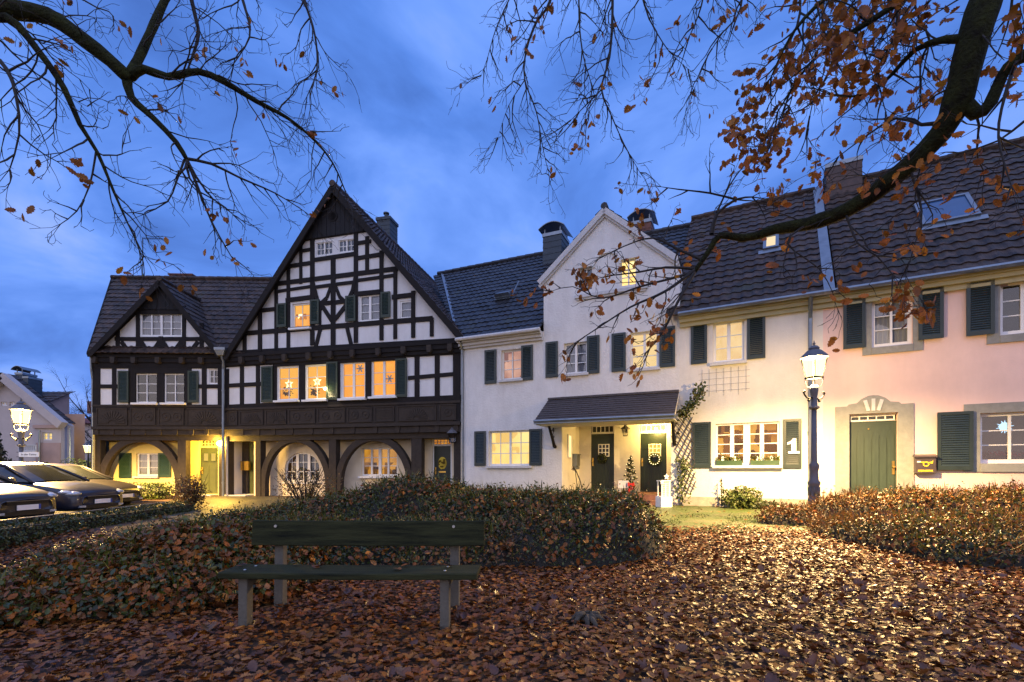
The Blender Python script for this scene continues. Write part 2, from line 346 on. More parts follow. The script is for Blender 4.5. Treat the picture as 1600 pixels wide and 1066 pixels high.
def inside(pt, poly):
    x,z=pt; c=False; n=len(poly)
    for i in range(n):
        x1,z1=poly[i]; x2,z2=poly[(i+1)%n]
        if (z1>z)!=(z2>z) and x < (x2-x1)*(z-z1)/(z2-z1)+x1: c=not c
    return c
def rect(r, g=0): x0,x1,z0,z1=r; return [(x0-g,z0-g),(x1+g,z0-g),(x1+g,z1+g),(x0-g,z1+g)]
def wall(H, name, outline, holes, m, y=0., reveal=.2, back=0.):
    vs=[]; es=[]
    for lp in [outline]+holes:
        b=len(vs); n=len(lp); vs+= [Vector(p) for p in lp]; es+=[(b+i,b+(i+1)%n) for i in range(n)]
    rv,_,rf,_,_,_ = delaunay_2d_cdt(vs, es, [], 0, 1e-5)
    mb=MB(); mb.v=[(p.x,y,p.y) for p in rv]
    for f in rf:
        c=(sum(rv[i].x for i in f)/3, sum(rv[i].y for i in f)/3)
        if inside(c,outline) and not any(inside(c,h) for h in holes):
            a,b_,d=[rv[i] for i in f]
            cr=(b_.x-a.x)*(d.y-a.y)-(b_.y-a.y)*(d.x-a.x)
            mb.f.append(tuple(f) if cr>0 else tuple(reversed(f))); mb.m.append(0)
    for h in holes:
        n=len(h)
        for i in range(n):
            (xa,za),(xb,zb)=h[i],h[(i+1)%n]; mb.face([(xa,y,za),(xb,y,zb),(xb,y+reveal,zb),(xa,y+reveal,za)])
    if back:
        n=len(outline)
        for i in range(n):
            (xa,za),(xb,zb)=outline[i],outline[(i+1)%n]; mb.face([(xa,y,za),(xa,y+back,za),(xb,y+back,zb),(xb,y,zb)])
    return mb.build(name, m, H.e)

def window(H, r, y=.1, cols=2, rows=3, casements=2, room_m=None, depth=.8, grow=.12, frame=None, fw=.055, sill=None, sub=1, label=None, glass=None, mull=.09, rail=0.0, net=False, cm=None):
    x0,x1,z0,z1=r; fm=frame or M.wframe
    mb=MB(); t=.06
    mb.box(x0,x1,y,y+t,z0,z0+fw*1.3); mb.box(x0,x1,y,y+t,z1-fw,z1)
    mb.box(x0,x0+fw,y,y+t,z0+fw*1.3,z1-fw); mb.box(x1-fw,x1,y,y+t,z0+fw*1.3,z1-fw)
    a,b=x0+fw,x1-fw; lo,hi=z0+fw*1.3,z1-fw
    w=(b-a)/casements
    for k in range(1,casements):
        ww = mull*(1.7 if casements==4 and k==2 else 1)
        mb.box(a+k*w-ww/2,a+k*w+ww/2,y-.01,y+t,lo,hi)
    for c in range(casements):
        ca,cb=a+c*w+(mull/2 if c else 0),a+(c+1)*w-(mull/2 if c<casements-1 else 0)
        for k in range(1,sub+0):
            xx=ca+(cb-ca)*k/sub; mb.box(xx-.012,xx+.012,y+.012,y+.045,lo,hi)
        for k in range(1,rows):
            zz=lo+(hi-lo)*k/rows; mb.box(ca,cb,y+.015,y+.048,zz-.012,zz+.012)
    o=mb.build('window',fm,H.e)
    if label: o['label']=label
    g=MB(); g.face([(x0+.02,y+.03,z0+.02),(x1-.02,y+.03,z0+.02),(x1-.02,y+.03,z1-.02),(x0+.02,y+.03,z1-.02)]); rm=room_m or M.r_dark; lit=rm not in (M.r_dark,M.r_green)
    g.build('pane',glass or (M.glass_lit if lit else M.glass),o)
    X0,X1,Z0,Z1=x0-grow,x1+grow,z0-grow*.6,z1+grow*.6; ya,yb=y+.1,y+depth
    i=MB()
    i.face([(X0,yb,Z0),(X1,yb,Z0),(X1,yb,Z1),(X0,yb,Z1)]); i.face([(X0,ya,Z0),(X0,yb,Z0),(X0,yb,Z1),(X0,ya,Z1)])
    i.face([(X1,yb,Z0),(X1,ya,Z0),(X1,ya,Z1),(X1,yb,Z1)]); i.face([(X0,ya,Z0),(X1,ya,Z0),(X1,yb,Z0),(X0,yb,Z0)]); i.face([(X0,yb,Z1),(X1,yb,Z1),(X1,ya,Z1),(X0,ya,Z1)])
    i.build('interior',rm,o)
    if net:
        q=MB(); n=24
        for k in range(n):
            xa=x0+(x1-x0)*k/n; xb=x0+(x1-x0)*(k+1)/n; y1=y+.09+.012*math.sin(k*2.1); y2=y+.09+.012*math.sin((k+1)*2.1)
            zl=z0+(z1-z0)*(net if net is not True else 0)
            q.face([(xa,y1,zl),(xb,y2,zl),(xb,y2,z1),(xa,y1,z1)])
        q.build('curtain', (cm or M.curtain_lit) if lit else M.r_net, o)
    if sill:
        s=MB(); s.box(x0-.07,x1+.07,y-.22,y-.002,z0-.08,z0-.005); s.build('sill',sill,o)
    return o
def shutter(H, r, m, y=-.05, label=None):
    x0,x1,z0,z1=r; mb=MB(); f=min(.07,(x1-x0)*.2); t=.04
    mb.box(x0,x0+f,y,y+t,z0,z1); mb.box(x1-f,x1,y,y+t,z0,z1)
    mb.box(x0+f,x1-f,y,y+t,z0,z0+f*1.4); mb.box(x0+f,x1-f,y,y+t,z1-f,z1)
    lo,hi=z0+f*1.4,z1-f; n=max(8,int((hi-lo)/.052))
    for k in range(n):
        za=lo+(hi-lo)*k/n; h=(hi-lo)/n
        mb.hexa([(x0+f,y+.001,za),(x1-f,y+.001,za),(x1-f,y+.012,za),(x0+f,y+.012,za),(x0+f,y+t-.012,za+h*.95),(x1-f,y+t-.012,za+h*.95),(x1-f,y+t-.001,za+h*.95),(x0+f,y+t-.001,za+h*.95)])
    o=mb.build('shutter',m,H.e)
    if label: o['label']=label
    return o
def tile_slope(mb, O, U, V, lenV, ufun, course=.34, tw=.23, lift=.035, amp=.022, seed=0):
    """pantiles: courses lap up the slope, each course a wave across"""
    O=Vector(O); U=Vector(U).normalized(); V=Vector(V).normalized(); Nn=U.cross(V).normalized()
    if Nn.z<0: Nn=-Nn
    n=max(1,int(round(lenV/course))); ch=lenV/n; rr=random.Random(seed)
    prof=[(0,0.),(.2,.9),(.42,1.),(.62,.35),(.8,0.)]
    for k in range(n):
        v0=k*ch-.02; v1=(k+1)*ch+.03
        a0,b0=ufun(k*ch/lenV); a1,b1=ufun(min(1,(k+1)*ch/lenV))
        us=[]; i=math.floor(min(a0,a1)/tw)
        while i*tw<=max(b0,b1)+tw:
            jit=rr.uniform(-.006,.006)
            for f,h in prof: us.append(((i+f)*tw,h*amp+jit))
            i+=1
        lowr=[]; upr=[]; lip=[]
        for u,h in us:
            ul=min(max(u,a0),b0); uu=min(max(u,a1),b1)
            lowr.append(O+U*ul+V*v0+Nn*(h+lift)); upr.append(O+U*uu+V*v1+Nn*(h*.9+.004)); lip.append(O+U*ul+V*(v0+.004)+Nn*(h*.9-.006))
        b=len(mb.v); m=len(us); mb.v+= [tuple(p) for p in lowr+upr+lip]
        for j in range(m-1):
            if (lowr[j]-lowr[j+1]).length<1e-5 and (upr[j]-upr[j+1]).length<1e-5: continue
            mb.f.append((b+j,b+j+1,b+m+j+1,b+m+j)); mb.m.append(0)
            mb.f.append((b+2*m+j,b+2*m+j+1,b+j+1,b+j)); mb.m.append(0)
def ridge_caps(mb, A, B, r=.11, step=.4):
    A=Vector(A); B=Vector(B); L=(B-A).length; d=(B-A)/L; n=max(1,int(L/step))
    for k in range(n):
        p=A+d*(k*L/n); q=A+d*((k+1)*L/n+.05)
        mb.tube([p,q],[r*1.12,r*.95],8)
def roof_build(mb, name, H, m, smooth=False): return mb.build(name,m,H.e,smooth)

def lantern_head(e, z, s=1., lit=True, light=0., col=(1,.76,.38)):
    """four-sided old town lantern: tapered glass, roof, finial; returns glass centre height"""
    g=MB(); g.lathe([(.13*s,z),(.21*s,z+.36*s)],n=4,ph=PI/4); 
    gl=g.build('lantern_glass',M.lampglass if lit else M.glass,e)
    f=MB()
    for q in range(4):
        t=PI/4+q*PI/2; c,sn=math.cos(t),math.sin(t)
        f.bar3((.135*s*c,.135*s*sn,z-.01),(.215*s*c,.215*s*sn,z+.37*s),.018*s)
    for q in range(4):
        t=PI/4+q*PI/2; t2=t+PI/2
        f.bar3((.15*s*math.cos(t),.15*s*math.sin(t),z-.016*s),(.15*s*math.cos(t2),.15*s*math.sin(t2),z-.016*s),.02*s,.03*s)
    f.build('lantern_frame',M.blackiron if s>.8 else M.iron,e)
    r=MB(); r.lathe([(.25*s,z+.365*s),(.24*s,z+.39*s),(.13*s,z+.50*s),(.09*s,z+.52*s),(.10*s,z+.55*s),(.05*s,z+.60*s)],n=8,ph=PI/8)
    r.tube([(0,0,z+.6*s),(0,0,z+.70*s)],[.02*s,.006*s],6); r.ball((0,0,z+.64*s),.025*s,8,5)
    r.build('lantern_roof',M.lampiron if s>.8 else M.iron,e)
    return z+.27*s
def point(name, loc, power, col, size=.08):
    l=bpy.data.lights.new(name,'POINT'); l.energy=power; l.color=col; l.shadow_soft_size=size
    o=bpy.data.objects.new(name,l); C.objects.link(o); o.location=loc; return o

def street_lamp(label, loc, height, power, rz=0., sign=False):
    e=thing('street_lamp',label,'street lamp',loc,rz,'old lantern street lamps')
    H=height-1.15   # arm level
    p=MB()
    p.lathe([(.115,-.1),(.115,.30),(.098,.35),(.098,.58),(.118,.62),(.118,.66),(.085,.70),(.075,.88),(.092,.97),(.095,1.02),(.062,1.06),(.058,1.12),(.048,H-.25)],n=14)
    for q in range(8):
        t=q*PI/4; p.box(.098*math.cos(t)-.010,.098*math.cos(t)+.010,.098*math.sin(t)-.010,.098*math.sin(t)+.010,.38,.56)
    p.build('post',M.lampiron,e,True)
    c=MB(); c.lathe([(.055,H-.25),(.10,H-.22),(.10,H-.19),(.06,H-.17),(.055,H),(.075,H+.12),(.085,H+.22),(.06,H+.26)],n=12); c.build('collar',M.lampiron,e,True)
    for s in (-1,1):
        a=MB(); a.tube([(s*.05,0,H+.0),(s*.12,0,H-.03),(s*.2,0,H+.0),(s*.25,0,H+.05),(s*.285,0,H+.10),(s*.26,0,H+.135),(s*.235,0,H+.11)],.018,6)
        a.ball((s*.14,0,H-.06),.03,8,5); a.build('ladder_arm',M.blackiron,e,True)
    cr=MB()
    for q in range(4):
        t=PI/4+q*PI/2; x,y=math.cos(t),math.sin(t)
        cr.tube([(.05*x,.05*y,H+.2),(.13*x,.13*y,H+.24),(.16*x,.16*y,H+.36),(.15*x,.15*y,H+.42)],.007,5)
    cr.build('cradle',M.blackiron,e)
    b=MB(); b.ball((0,0,H+.60),(.05,.05,.08),8,6); 
    zc=lantern_head(e,H+.43,1.08)
    return e, Vector(loc)+Vector((0,0,zc))
# lantern glass lets its own lamp out
def lit_glass(name, col, s, tr=.5):
    m,nt,nd,lk=nodes(name); out=N(nt,'ShaderNodeOutputMaterial'); e=N(nt,'ShaderNodeEmission'); e.inputs[0].default_value=c4(col); e.inputs[1].default_value=s
    t=N(nt,'ShaderNodeBsdfTransparent'); x=N(nt,'ShaderNodeMixShader'); x.inputs[0].default_value=tr
    lk.new(e.outputs[0],x.inputs[1]); lk.new(t.outputs[0],x.inputs[2]); lk.new(x.outputs[0],out.inputs[0]); m.cycles.emission_sampling='NONE'; return m
M.lampglass=lit_glass('lit_lantern_glass',(1,.78,.30),3.4)
M.globe=lit_glass('lit_globe',(1,.72,.18),14.)
M.curtain_lit=emis('lit_curtain',(1,.70,.30),.95)
M.curtain_o=emis('lit_amber_curtain',(1,.46,.05),1.)
M.r_amber=room('amber_room',(1,.50,.08),(.9,.30,.03),1.05,.4,(.3,.08,.02),None,5.)
# ------------------------------------------------------------------ street line: five facades in a shallow curve
dp=(.875,-.484); dl=math.hypot(*dp); dp=(dp[0]/dl,dp[1]/dl)
P0=(7.74,12.79)
C3=hit(P0,dp,1062); PB=hit(P0,dp,1286); PE=hit(P0,dp,1830)
C2=hit(C3,(-.913,.408),720)
C1=hit(C2,(-.974,.228),353)
C0=hit(C1,(-1.,-.03),147)
LEFT=House('half_timbered_house','small half-timbered house with one arch and a low gable, leftmost of the row',C0,C1)
BIG=House('half_timbered_house','large half-timbered house with steep black and white gable and two arches',C1,C2)
WHITE=House('white_house','white rendered house with plain gable and slated porch canopy over two doors',C2,C3)
CREAM=House('cream_house','cream rendered house with the number 1 shutter behind the lit street lamp',C3,PB)
PINK=House('pink_house','pink rendered house with grey stone surrounds and wide green door, rightmost of the row',PB,PE)

def beams(H, segs, y0=-.035, t=.05):
    """[(px0,py0,px1,py1,width_px)] read off the facade"""
    mb=MB()
    for i,(a,b,c,d,w) in enumerate(segs):
        xa,za=H.p(a,b); xb,zb=H.p(c,d)
        r=((a+c)/2-CX)/F; Y=(H.A[0]*H.b[0]+H.A[1]*H.b[1])/(r*H.b[0]+H.b[1])
        mb.bar(xa,za,xb,zb,w*Y/F,y0-.0013*(i%17),y0+t)
    return mb
def zat(H,px,py,y=0): return H.p(px,py,y)[1]
def xat(H,px,y=0): return H.p(px,700,y)[0]
def ring(mb, cx, cz, rx, rz, t, y0, y1, zbot, n=22):
    """timber arch: half ellipse on straight legs, thickness t outward"""
    I=[(cx-rx,zbot)]+[(cx-rx*math.cos(PI*k/n),cz+rz*math.sin(PI*k/n)) for k in range(n+1)]+[(cx+rx,zbot)]
    O=[(cx-rx-t,zbot)]+[(cx-(rx+t)*math.cos(PI*k/n),cz+(rz+t)*math.sin(PI*k/n)) for k in range(n+1)]+[(cx+rx+t,zbot)]
    for k in range(len(I)-1):
        (a,b),(c,d),(e,f),(g,h)=I[k],I[k+1],O[k+1],O[k]
        mb.hexa([(a,y0,b),(c,y0,d),(c,y1,d),(a,y1,b),(g,y0,h),(e,y0,f),(e,y1,f),(g,y1,h)])
def fan(mb, x, z, r, y0, n=11):
    for k in range(n):
        t=PI*(k+.5)/n; dt=PI/n*.36
        mb.prism([(x+r*.28*math.cos(t-dt),z+r*.28*math.sin(t-dt)),(x+r*math.cos(t-dt),z+r*math.sin(t-dt)),(x+r*1.06*math.cos(t),z+r*1.06*math.sin(t)),(x+r*math.cos(t+dt),z+r*math.sin(t+dt)),(x+r*.28*math.cos(t+dt),z+r*.28*math.sin(t+dt))],y0-.025,y0)
def rosette(mb, x, z, r, y0):
    mb.lathe([(r,y0),(r,y0-.02),(r*.75,y0-.025),(r*.7,y0-.008),(r*.3,y0-.008),(r*.2,y0-.03),(.01,y0-.03)],(x,0,z),14,axis='y')
def carved_band(H, x0, x1, z0, z1, kinds, y=0.):
    n=sum(k[1] for k in kinds); x=x0; w=(x1-x0)/n
    for kind,wd in kinds:
        a,b=x+.06,x+w*wd-.06; mb=MB(); zz=z0+.05; top=z1-.05
        mb.box(a,b,y-.022,y+.02,zz,top)
        f=.035
        for bb in ((a,b,zz,zz+f),(a,b,top-f,top),(a,a+f,zz+f,top-f),(b-f,b,zz+f,top-f)): mb.box(bb[0],bb[1],y-.048,y-.021,bb[2],bb[3])
        c=(a+b)/2; h=top-zz
        if kind=='fan': fan(mb,c,zz+.06,min(h*.72,(b-a)*.42),y-.021,13)
        elif kind=='ros':
            for s in (-1,1): rosette(mb,c+s*(b-a)*.22,zz+h*.5,min(h*.3,(b-a)*.19),y-.02)
        elif kind=='bars':
            for k in range(5): mb.box(a+.08,b-.08,y-.035,y-.02,zz+h*(.2+.13*k),zz+h*(.25+.13*k))
        elif kind=='one': rosette(mb,c,zz+h*.5,min(h*.28,(b-a)*.28),y-.02)
        mb.build('carved_panel',M.timber2,H.e)
        x+=w*wd
def corbels(H, xs, z, y, w=.16, h=.2, proj=.22, name='corbel'):
    for i,x in enumerate(xs):
        mb=MB(); mb.prism([(x-w/2,z),(x+w/2,z),(x+w/2,z-h*.75),(x+w*.3,z-h),(x-w*.3,z-h),(x-w/2,z-h*.75)],y-proj-.002*(i%3),y+.03)
        mb.build(name,M.timber2,H.e)
def door_panel(H, r, y, m, kind, handle='r', glass=None):
    x0,x1,z0,z1=r; mb=MB(); mb.box(x0,x1,y,y+.05,z0,z1)
    w=x1-x0; h=z1-z0
    if kind=='boards':
        for k in range(7):
            a=x0+.05+(w-.1)*k/7; mb.box(a+.008,a+(w-.1)/7-.008,y-.015,y-.001,z0+.12,z1-.55)
        mb.box(x0+.03,x1-.03,y-.018,y-.002,z1-.52,z1-.05); mb.box(x0,x1,y-.02,y-.003,z0,z0+.1)
    elif kind=='arched':
        n=6
        for k in range(n):
            a=x0+.03+(w-.06)*k/n; b=a+(w-.06)/n-.02; top=z1-.42+( .16 if k%2 else 0)
            if k%2: mb.prism([(a,z0+.14),(b,z0+.14),(b,top-.07),(b-(b-a)*.2,top),((a+b)/2,top+.025),(a+(b-a)*.2,top),(a,top-.07)],y-.022,y-.001)
            else: mb.box(a,b,y-.014,y-.001,z0+.14,top)
        mb.box(x0,x1,y-.024,y-.003,z0,z0+.12)
    elif kind=='panel':
        for a,b in ((x0+.1,x0+w*.47),(x0+w*.53,x1-.1)):
            mb.box(a,b,y-.012,y-.001,z0+.12,z0+h*.62)
            mb.box(a+.04,b-.04,y-.02,y-.011,z0+.17,z0+h*.58)
    o=mb.build('door',m,H.e)
    hx=x1-.07 if handle=='r' else x0+.07
    hb=MB(); hb.box(hx-.025,hx+.025,y-.035,y-.021,z0+h*.44,z0+h*.58); hb.ball((hx,y-.07,z0+h*.52),.035,10,6); hb.tube([(hx,y-.03,z0+h*.52),(hx,y-.07,z0+h*.52)],.012,6); hb.build('handle',M.brass,o)
    return o
def door_light(H, o, r, y, cols, rows, m, fr=None):
    x0,x1,z0,z1=r
    g=MB(); g.face([(x0,y-.026,z0),(x1,y-.026,z0),(x1,y-.026,z1),(x0,y-.026,z1)]); g.build('pane',m,o)
    b=MB()
    for k in range(cols+1): x=x0+(x1-x0)*k/cols; b.box(x-.013,x+.013,y-.045,y-.028,z0-.013,z1+.013)
    for k in range(rows+1): z=z0+(z1-z0)*k/rows; b.box(x0-.013,x1+.013,y-.047,y-.027,z-.013,z+.013)
    b.build('glazing_bar',fr or M.wframe,o)
M.g_dark=mat('dark_glazing',(.03,.035,.04),.12,.3,3.)
M.g_yel=emis('lit_door_glazing',(1,.66,.14),.9)
M.g_fan=emis('lit_fanlight',(1,.72,.28),1.6)
M.g_frost=room('frosted_glazing',(.5,.36,.06),(.12,.08,.02),.6,.5,(.03,.02,.01),None,14.)

# ======================================================== LARGE half-timbered house
H=BIG; L=H.L
zt=zat(H,540,664); zj=zat(H,540,684)       # underside carved band / lintel underside
ze=zat(H,540,546)                           # gable base beam
ap=H.p(520,296,-.02)
YR=.25; YW=.75                              # arcade plane, recessed wall plane
xl,zl=H.p(352,556,-.25); xr,zr=H.p(724,527,-.25)
apx,apz=H.p(520,289,-.25)
holes=[]
wins=dict(A=H.r(434,467,573,626),B=H.r(478,511,570,625),Cc=H.r(534,571,566,623),D=H.r(581,619,562,620),
 E=H.r(457,485,474,513),Fw=H.r(562,594,461,502),G=H.r(625,645,470,498),T1=H.r(494,519.5,378.5,398.5),T2=H.r(529,554,374.5,393.5))
def gx(z,side):   # gable edge x at height z
    return apx+(xl-apx)*(apz-z)/(apz-zl) if side<0 else apx+(xr-apx)*(apz-z)/(apz-zr)
up=[(0,zt-.02),(L,zt-.02),(L,zr-.15),(apx,apz-.22),(0,zl-.15)]
wall(H,'wall',up,[rect(v) for v in wins.values()],M.infill,0,.16,back=0)
HB=11.
sd=MB()   # side and rear walls
for pts in ([(0,0,-.6),(0,HB,-.6),(0,HB,zl-.2),(0,0,zl-.2)],[(L,HB,-.6),(L,.9,-.6),(L,.9,zr-.2),(L,HB,zr-.2)],[(L,HB,-.6),(0,HB,-.6),(0,HB,zl-.2),(apx,HB,apz-.3),(L,HB,zr-.2)],[(L,.9,zt),(L,0,zt),(L,0,zr-.2),(L,.9,zr-.2)],
            [(0,0,zt-.02),(L,0,zt-.02),(L,YW,zt-.02),(0,YW,zt-.02)]): sd.face(pts)
sd.build('side_wall',M.infill,H.e)
# timber frame of the gable, read from the photo
G=[(355,556,722,536,15),(386,521,676,498,7.5),(409,485.5,431,483,6),(432,444,622,420,7),(433,456,486,448,4.5),(560,438.5,618,430.5,5),(447,470,486,465,7),(556,460,596,456,7),(450,417,488,411,6),
 (470,393,488,390,5),(556,381,580,377.5,5.5),(559,404,596,398,6),(490,407,556,397,6),(470,376,578,360,4),(613,465,648,461,7),
 (383,522,383,552,6),(407,486,407,550,6.5),(432,443,432,548,6),(451,416,451,546,6),(470.5,376,470.5,444,5),(488.5,371,488.5,540,7.5),(521,403,521,540,8),(556.5,362,556.5,536,7),(574,370,574,424,6),(596.5,392,596.5,532,6.5),(618,418,618,530,6),(646,455,646,528,6.5),(675,497,675,526,6),
 (489,441,496,468,6),(496,468,505,483,6),(505,480,519,502,6),(556,434,551,456,5.5),(551,456,541,478,6),(541,478,524,500,6),
 (518,446,511,466,5),(511,466,498,478,6),(524,446,531,464,5),(531,464,545,477,6),(499,475,545,471,6.5),
 (494,542,501,514,6),(549,538,542,509,6),(487,450,520,445.5,5),(523,445,556,441,5),(501,476,501,512,3)]
beams(H,G).build('gable_frame',M.timber,H.e)
# storey frame
Fm=[(354,577,354,645,10),(378.5,570,378.5,640,7),(403.5,570,403.5,640,7),(430,566,430,640,7),(472.5,566,472.5,640,11),(522,562,522,640,22),(576,560,576,640,10),(628,556,628,635,14),(652,556,652,632,8),(683.5,553,683.5,632,8),(714,548,714,660,12),
 (354,603,412,600,6),(638,591,718,584,6),(353,570,720,549,9),(430,569,622,558,9),(353,637,722,622,9)]
beams(H,Fm,-.03).build('storey_frame',M.timber,H.e)
b=MB()    # ledge under the gable: moulded beam
for z0,z1,y0 in ((zat(H,540,562),zat(H,540,556),-.10),(zat(H,540,556),zat(H,540,549),-.15),(zat(H,540,549),zat(H,540,544),-.19)):
    b.box(-.05,L+.02,y0,.02,z0,z1)
b.build('ledge_beam',M.timber,H.e)
corbels(H,[xat(H,p) for p in (383,415,450,487,521,555,595,634,674,706)],zat(H,540,550),-.10,.17,.26,.16)
zb1=zat(H,540,633)
b=MB(); b.box(-.02,L,-.028,.02,zt,zb1); b.box(-.04,L+.01,-.10,.01,zt-.10,zt+.02); b.box(-.03,L+.005,-.07,.012,zb1-.06,zb1+.02); b.build('panel_band',M.timber2,H.e)
carved_band(H,0.06,L-.1,zt+.03,zb1-.06,[('one',.8),('fan',1.6),('fan',1.4),('ros',1.7),('ros',1.7),('ros',1.5),('bars',1.2),('fan',2.2),('one',1.)],-.028)
corbels(H,[xat(H,p) for p in (379,404,428,456,487,519,552,587,622,652,683,713)],zt-.10,0.,.17,.24,.05)
b=MB(); b.box(-.03,L+.004,-.02,.12,zt-.34,zt-.12); b.box(-.02,L,YR-.16,YR+.18,zj-.06,zt-.30); b.box(0,L,.05,YR+.2,zt-.13,zt-.05); b.build('jetty_beam',M.timber2,H.e)
# arcade: posts and arches
po=MB(); zf=-.5
for a,b_ in ((353.5,361),(403,411),(517,528),(645,661),(711,722)):
    po=MB(); po.box(xat(H,a,YR),min(xat(H,b_,YR),L+.01),YR-.14,YR+.16,zf,zj-.05); po.build('arcade_post',M.timber2,H.e)
for a,b_,top in ((411,517,691),(528,644.5,689)):
    ar=MB(); x0,x1=xat(H,a,YR),xat(H,b_,YR); t=.24; rx=(x1-x0)/2-t+.06; zc=zat(H,(a+b_)/2,757,YR); ring(ar,(x0+x1)/2,zc,rx,zat(H,(a+b_)/2,top,YR)-zc,t,YR-.11,YR+.13,zf); ar.build('arcade_arch',M.timber2,H.e)
# recessed ground floor
aw=H.r(445,499,707,752,YW); cx=(aw[0]+aw[1])/2; rxw=(aw[1]-aw[0])/2; spr=aw[2]+(aw[3]-aw[2])*.45
archp=[(aw[0],aw[2]),(aw[1],aw[2])]+[(cx+rxw*math.cos(PI*k/14),spr+(aw[3]-spr)*math.sin(PI*k/14)) for k in range(15)]
w2=H.r(565,621,700,744,YW)
dR=H.r(677,703,697,776,YW); dL=(xat(H,374,YW),xat(H,402,YW),zat(H,388,772,YW),zat(H,388,683,YW))
dRh=(dR[0]-.05,dR[1]+.07,dR[2],zat(H,690,685,YW))
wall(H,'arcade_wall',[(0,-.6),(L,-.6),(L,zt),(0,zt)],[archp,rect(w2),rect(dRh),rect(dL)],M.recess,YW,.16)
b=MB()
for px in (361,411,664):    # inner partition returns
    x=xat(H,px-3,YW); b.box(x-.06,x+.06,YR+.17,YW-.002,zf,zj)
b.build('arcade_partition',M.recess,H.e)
# arched window
def arched_window(H,aw,spr,cx,rxw,y):
    mb=MB(); n=14; t=.06
    out=[(aw[0],aw[2]),(aw[1],aw[2])]+[(cx+rxw*math.cos(PI*k/n),spr+(aw[3]-spr)*math.sin(PI*k/n)) for k in range(n+1)]
    k=len(out)
    for i in range(k):
        (xa,za),(xb,zb)=out[i],out[(i+1)%k]; mb.bar(xa,za,xb,zb,.11,y-.002*(i%5),y+.06)
    def top(x): u=max(-1,min(1,(x-cx)/rxw)); return spr+(aw[3]-spr)*math.sqrt(1-u*u)
    for f in (1/3,2/3): x=aw[0]+(aw[1]-aw[0])*f; mb.box(x-.06,x+.06,y-.012,y+.05,aw[2],top(x)-.02)
    for f in (1/6,.5,5/6): x=aw[0]+(aw[1]-aw[0])*f; mb.box(x-.012,x+.012,y+.01,y+.04,aw[2],top(x)-.02)
    for f in (.33,.66):
        z=aw[2]+(aw[3]-aw[2])*f; mb.box(aw[0]+.03,aw[1]-.03,y+.012,y+.038,z-.012,z+.012)
    o=mb.build('window',M.wframe,H.e); o['label']='white arched window with three casements'
    g=MB(); g.face([(x,y+.03,z) for x,z in out]); g.build('pane',M.glass,o)
    i=MB(); X0,X1,Z0,Z1=aw[0]-.05,aw[1]+.05,aw[2]-.05,aw[3]+.05
    i.face([(X0,y+.9,Z0),(X1,y+.9,Z0),(X1,y+.9,Z1),(X0,y+.9,Z1)]); i.build('interior',M.r_dark,o)
arched_window(H,aw,spr,cx,rxw,YW+.09)
b=MB(); b.box(aw[0]-.1,aw[1]+.1,YW-.06,YW+.08,aw[2]-.1,aw[2]-.06); b.build('sill',M.wframe,H.e)
window(H,w2,YW+.06,rows=3,casements=4,room_m=M.r_dim,sill=M.wframe,mull=.07)
# doors
o=door_panel(H,dR,YW+.1,M.door_d,'panel','l'); o['label']='black front door with oval light and brass letter flap'
ov=MB(); ov.lathe([(.17,0),(.17,-.02),(.13,-.03),(.01,-.03)],(0,0,0),18,axis='y')
c=((dR[0]+dR[1])/2,dR[2]+(dR[3]-dR[2])*.66); ov.v=[(x+c[0],y+YW+.1,z*1.4+c[1]) for x,y,z in ov.v]; ov.build('oval_pane',M.g_frost,o)
b=MB(); b.box(c[0]-.14,c[0]+.14,YW+.07,YW+.095,c[1]-.36,c[1]-.30); b.build('letter_flap',M.brass,o)
fl=MB(); x0,x1=dR[0],dR[1]; z0,z1=dR[3]+.06,dRh[3]-.04
fo=MB(); fo.box(dRh[0],dR[0],YW+.07,YW+.14,dR[2],dRh[3]); fo.box(dR[1],dRh[1],YW+.071,YW+.14,dR[2],dRh[3]); fo.box(dR[0],dR[1],YW+.072,YW+.14,dR[3],dR[3]+.05); fo.box(dR[0],dR[1],YW+.073,YW+.14,z1,dRh[3])
do=fo.build('door_frame',M.wframe,H.e); door_light(H,do,(x0,x1,z0,z1),YW+.13,5,2,M.g_fan2 if hasattr(M,'g_fan2') else M.r_shop)
lx0=xat(H,386,YW); lz1=zat(H,388,692,YW)
o=door_panel(H,(lx0,dL[1],dL[2],lz1),YW+.12,M.door_y,'panel','r'); o['label']='olive green entrance door half in shadow'
door_light(H,o,(lx0+.28,dL[1]-.08,lz1-.5,lz1-.15),YW+.12,1,1,M.g_yel)
b=MB(); b.box(dL[0],lx0-.01,YW+.1,YW+.16,dL[2],dL[3]); b.box(lx0-.009,dL[1],YW+.101,YW+.16,lz1+.01,dL[3]); sp=b.build('side_panel',M.timber2,H.e)
b=MB()
for k in range(3):
    for q in range(2): b.box(lx0+.1+k*.14,lx0+.19+k*.14,YW+.09,YW+.1,lz1+.05+q*.1,lz1+.12+q*.1)
b.build('fanlight_pane',M.g_yel,H.e)
b=MB(); b.box(dL[0]-.1,dL[1]+.08,YR-.25,YW+.1,dL[2]-.35,dL[2]-.01); b.box(dRh[0]-.05,dRh[1]+.05,YR-.2,YW+.1,dRh[2]-.35,dRh[2]-.01); b.build('doorstep',M.sillw,H.e)
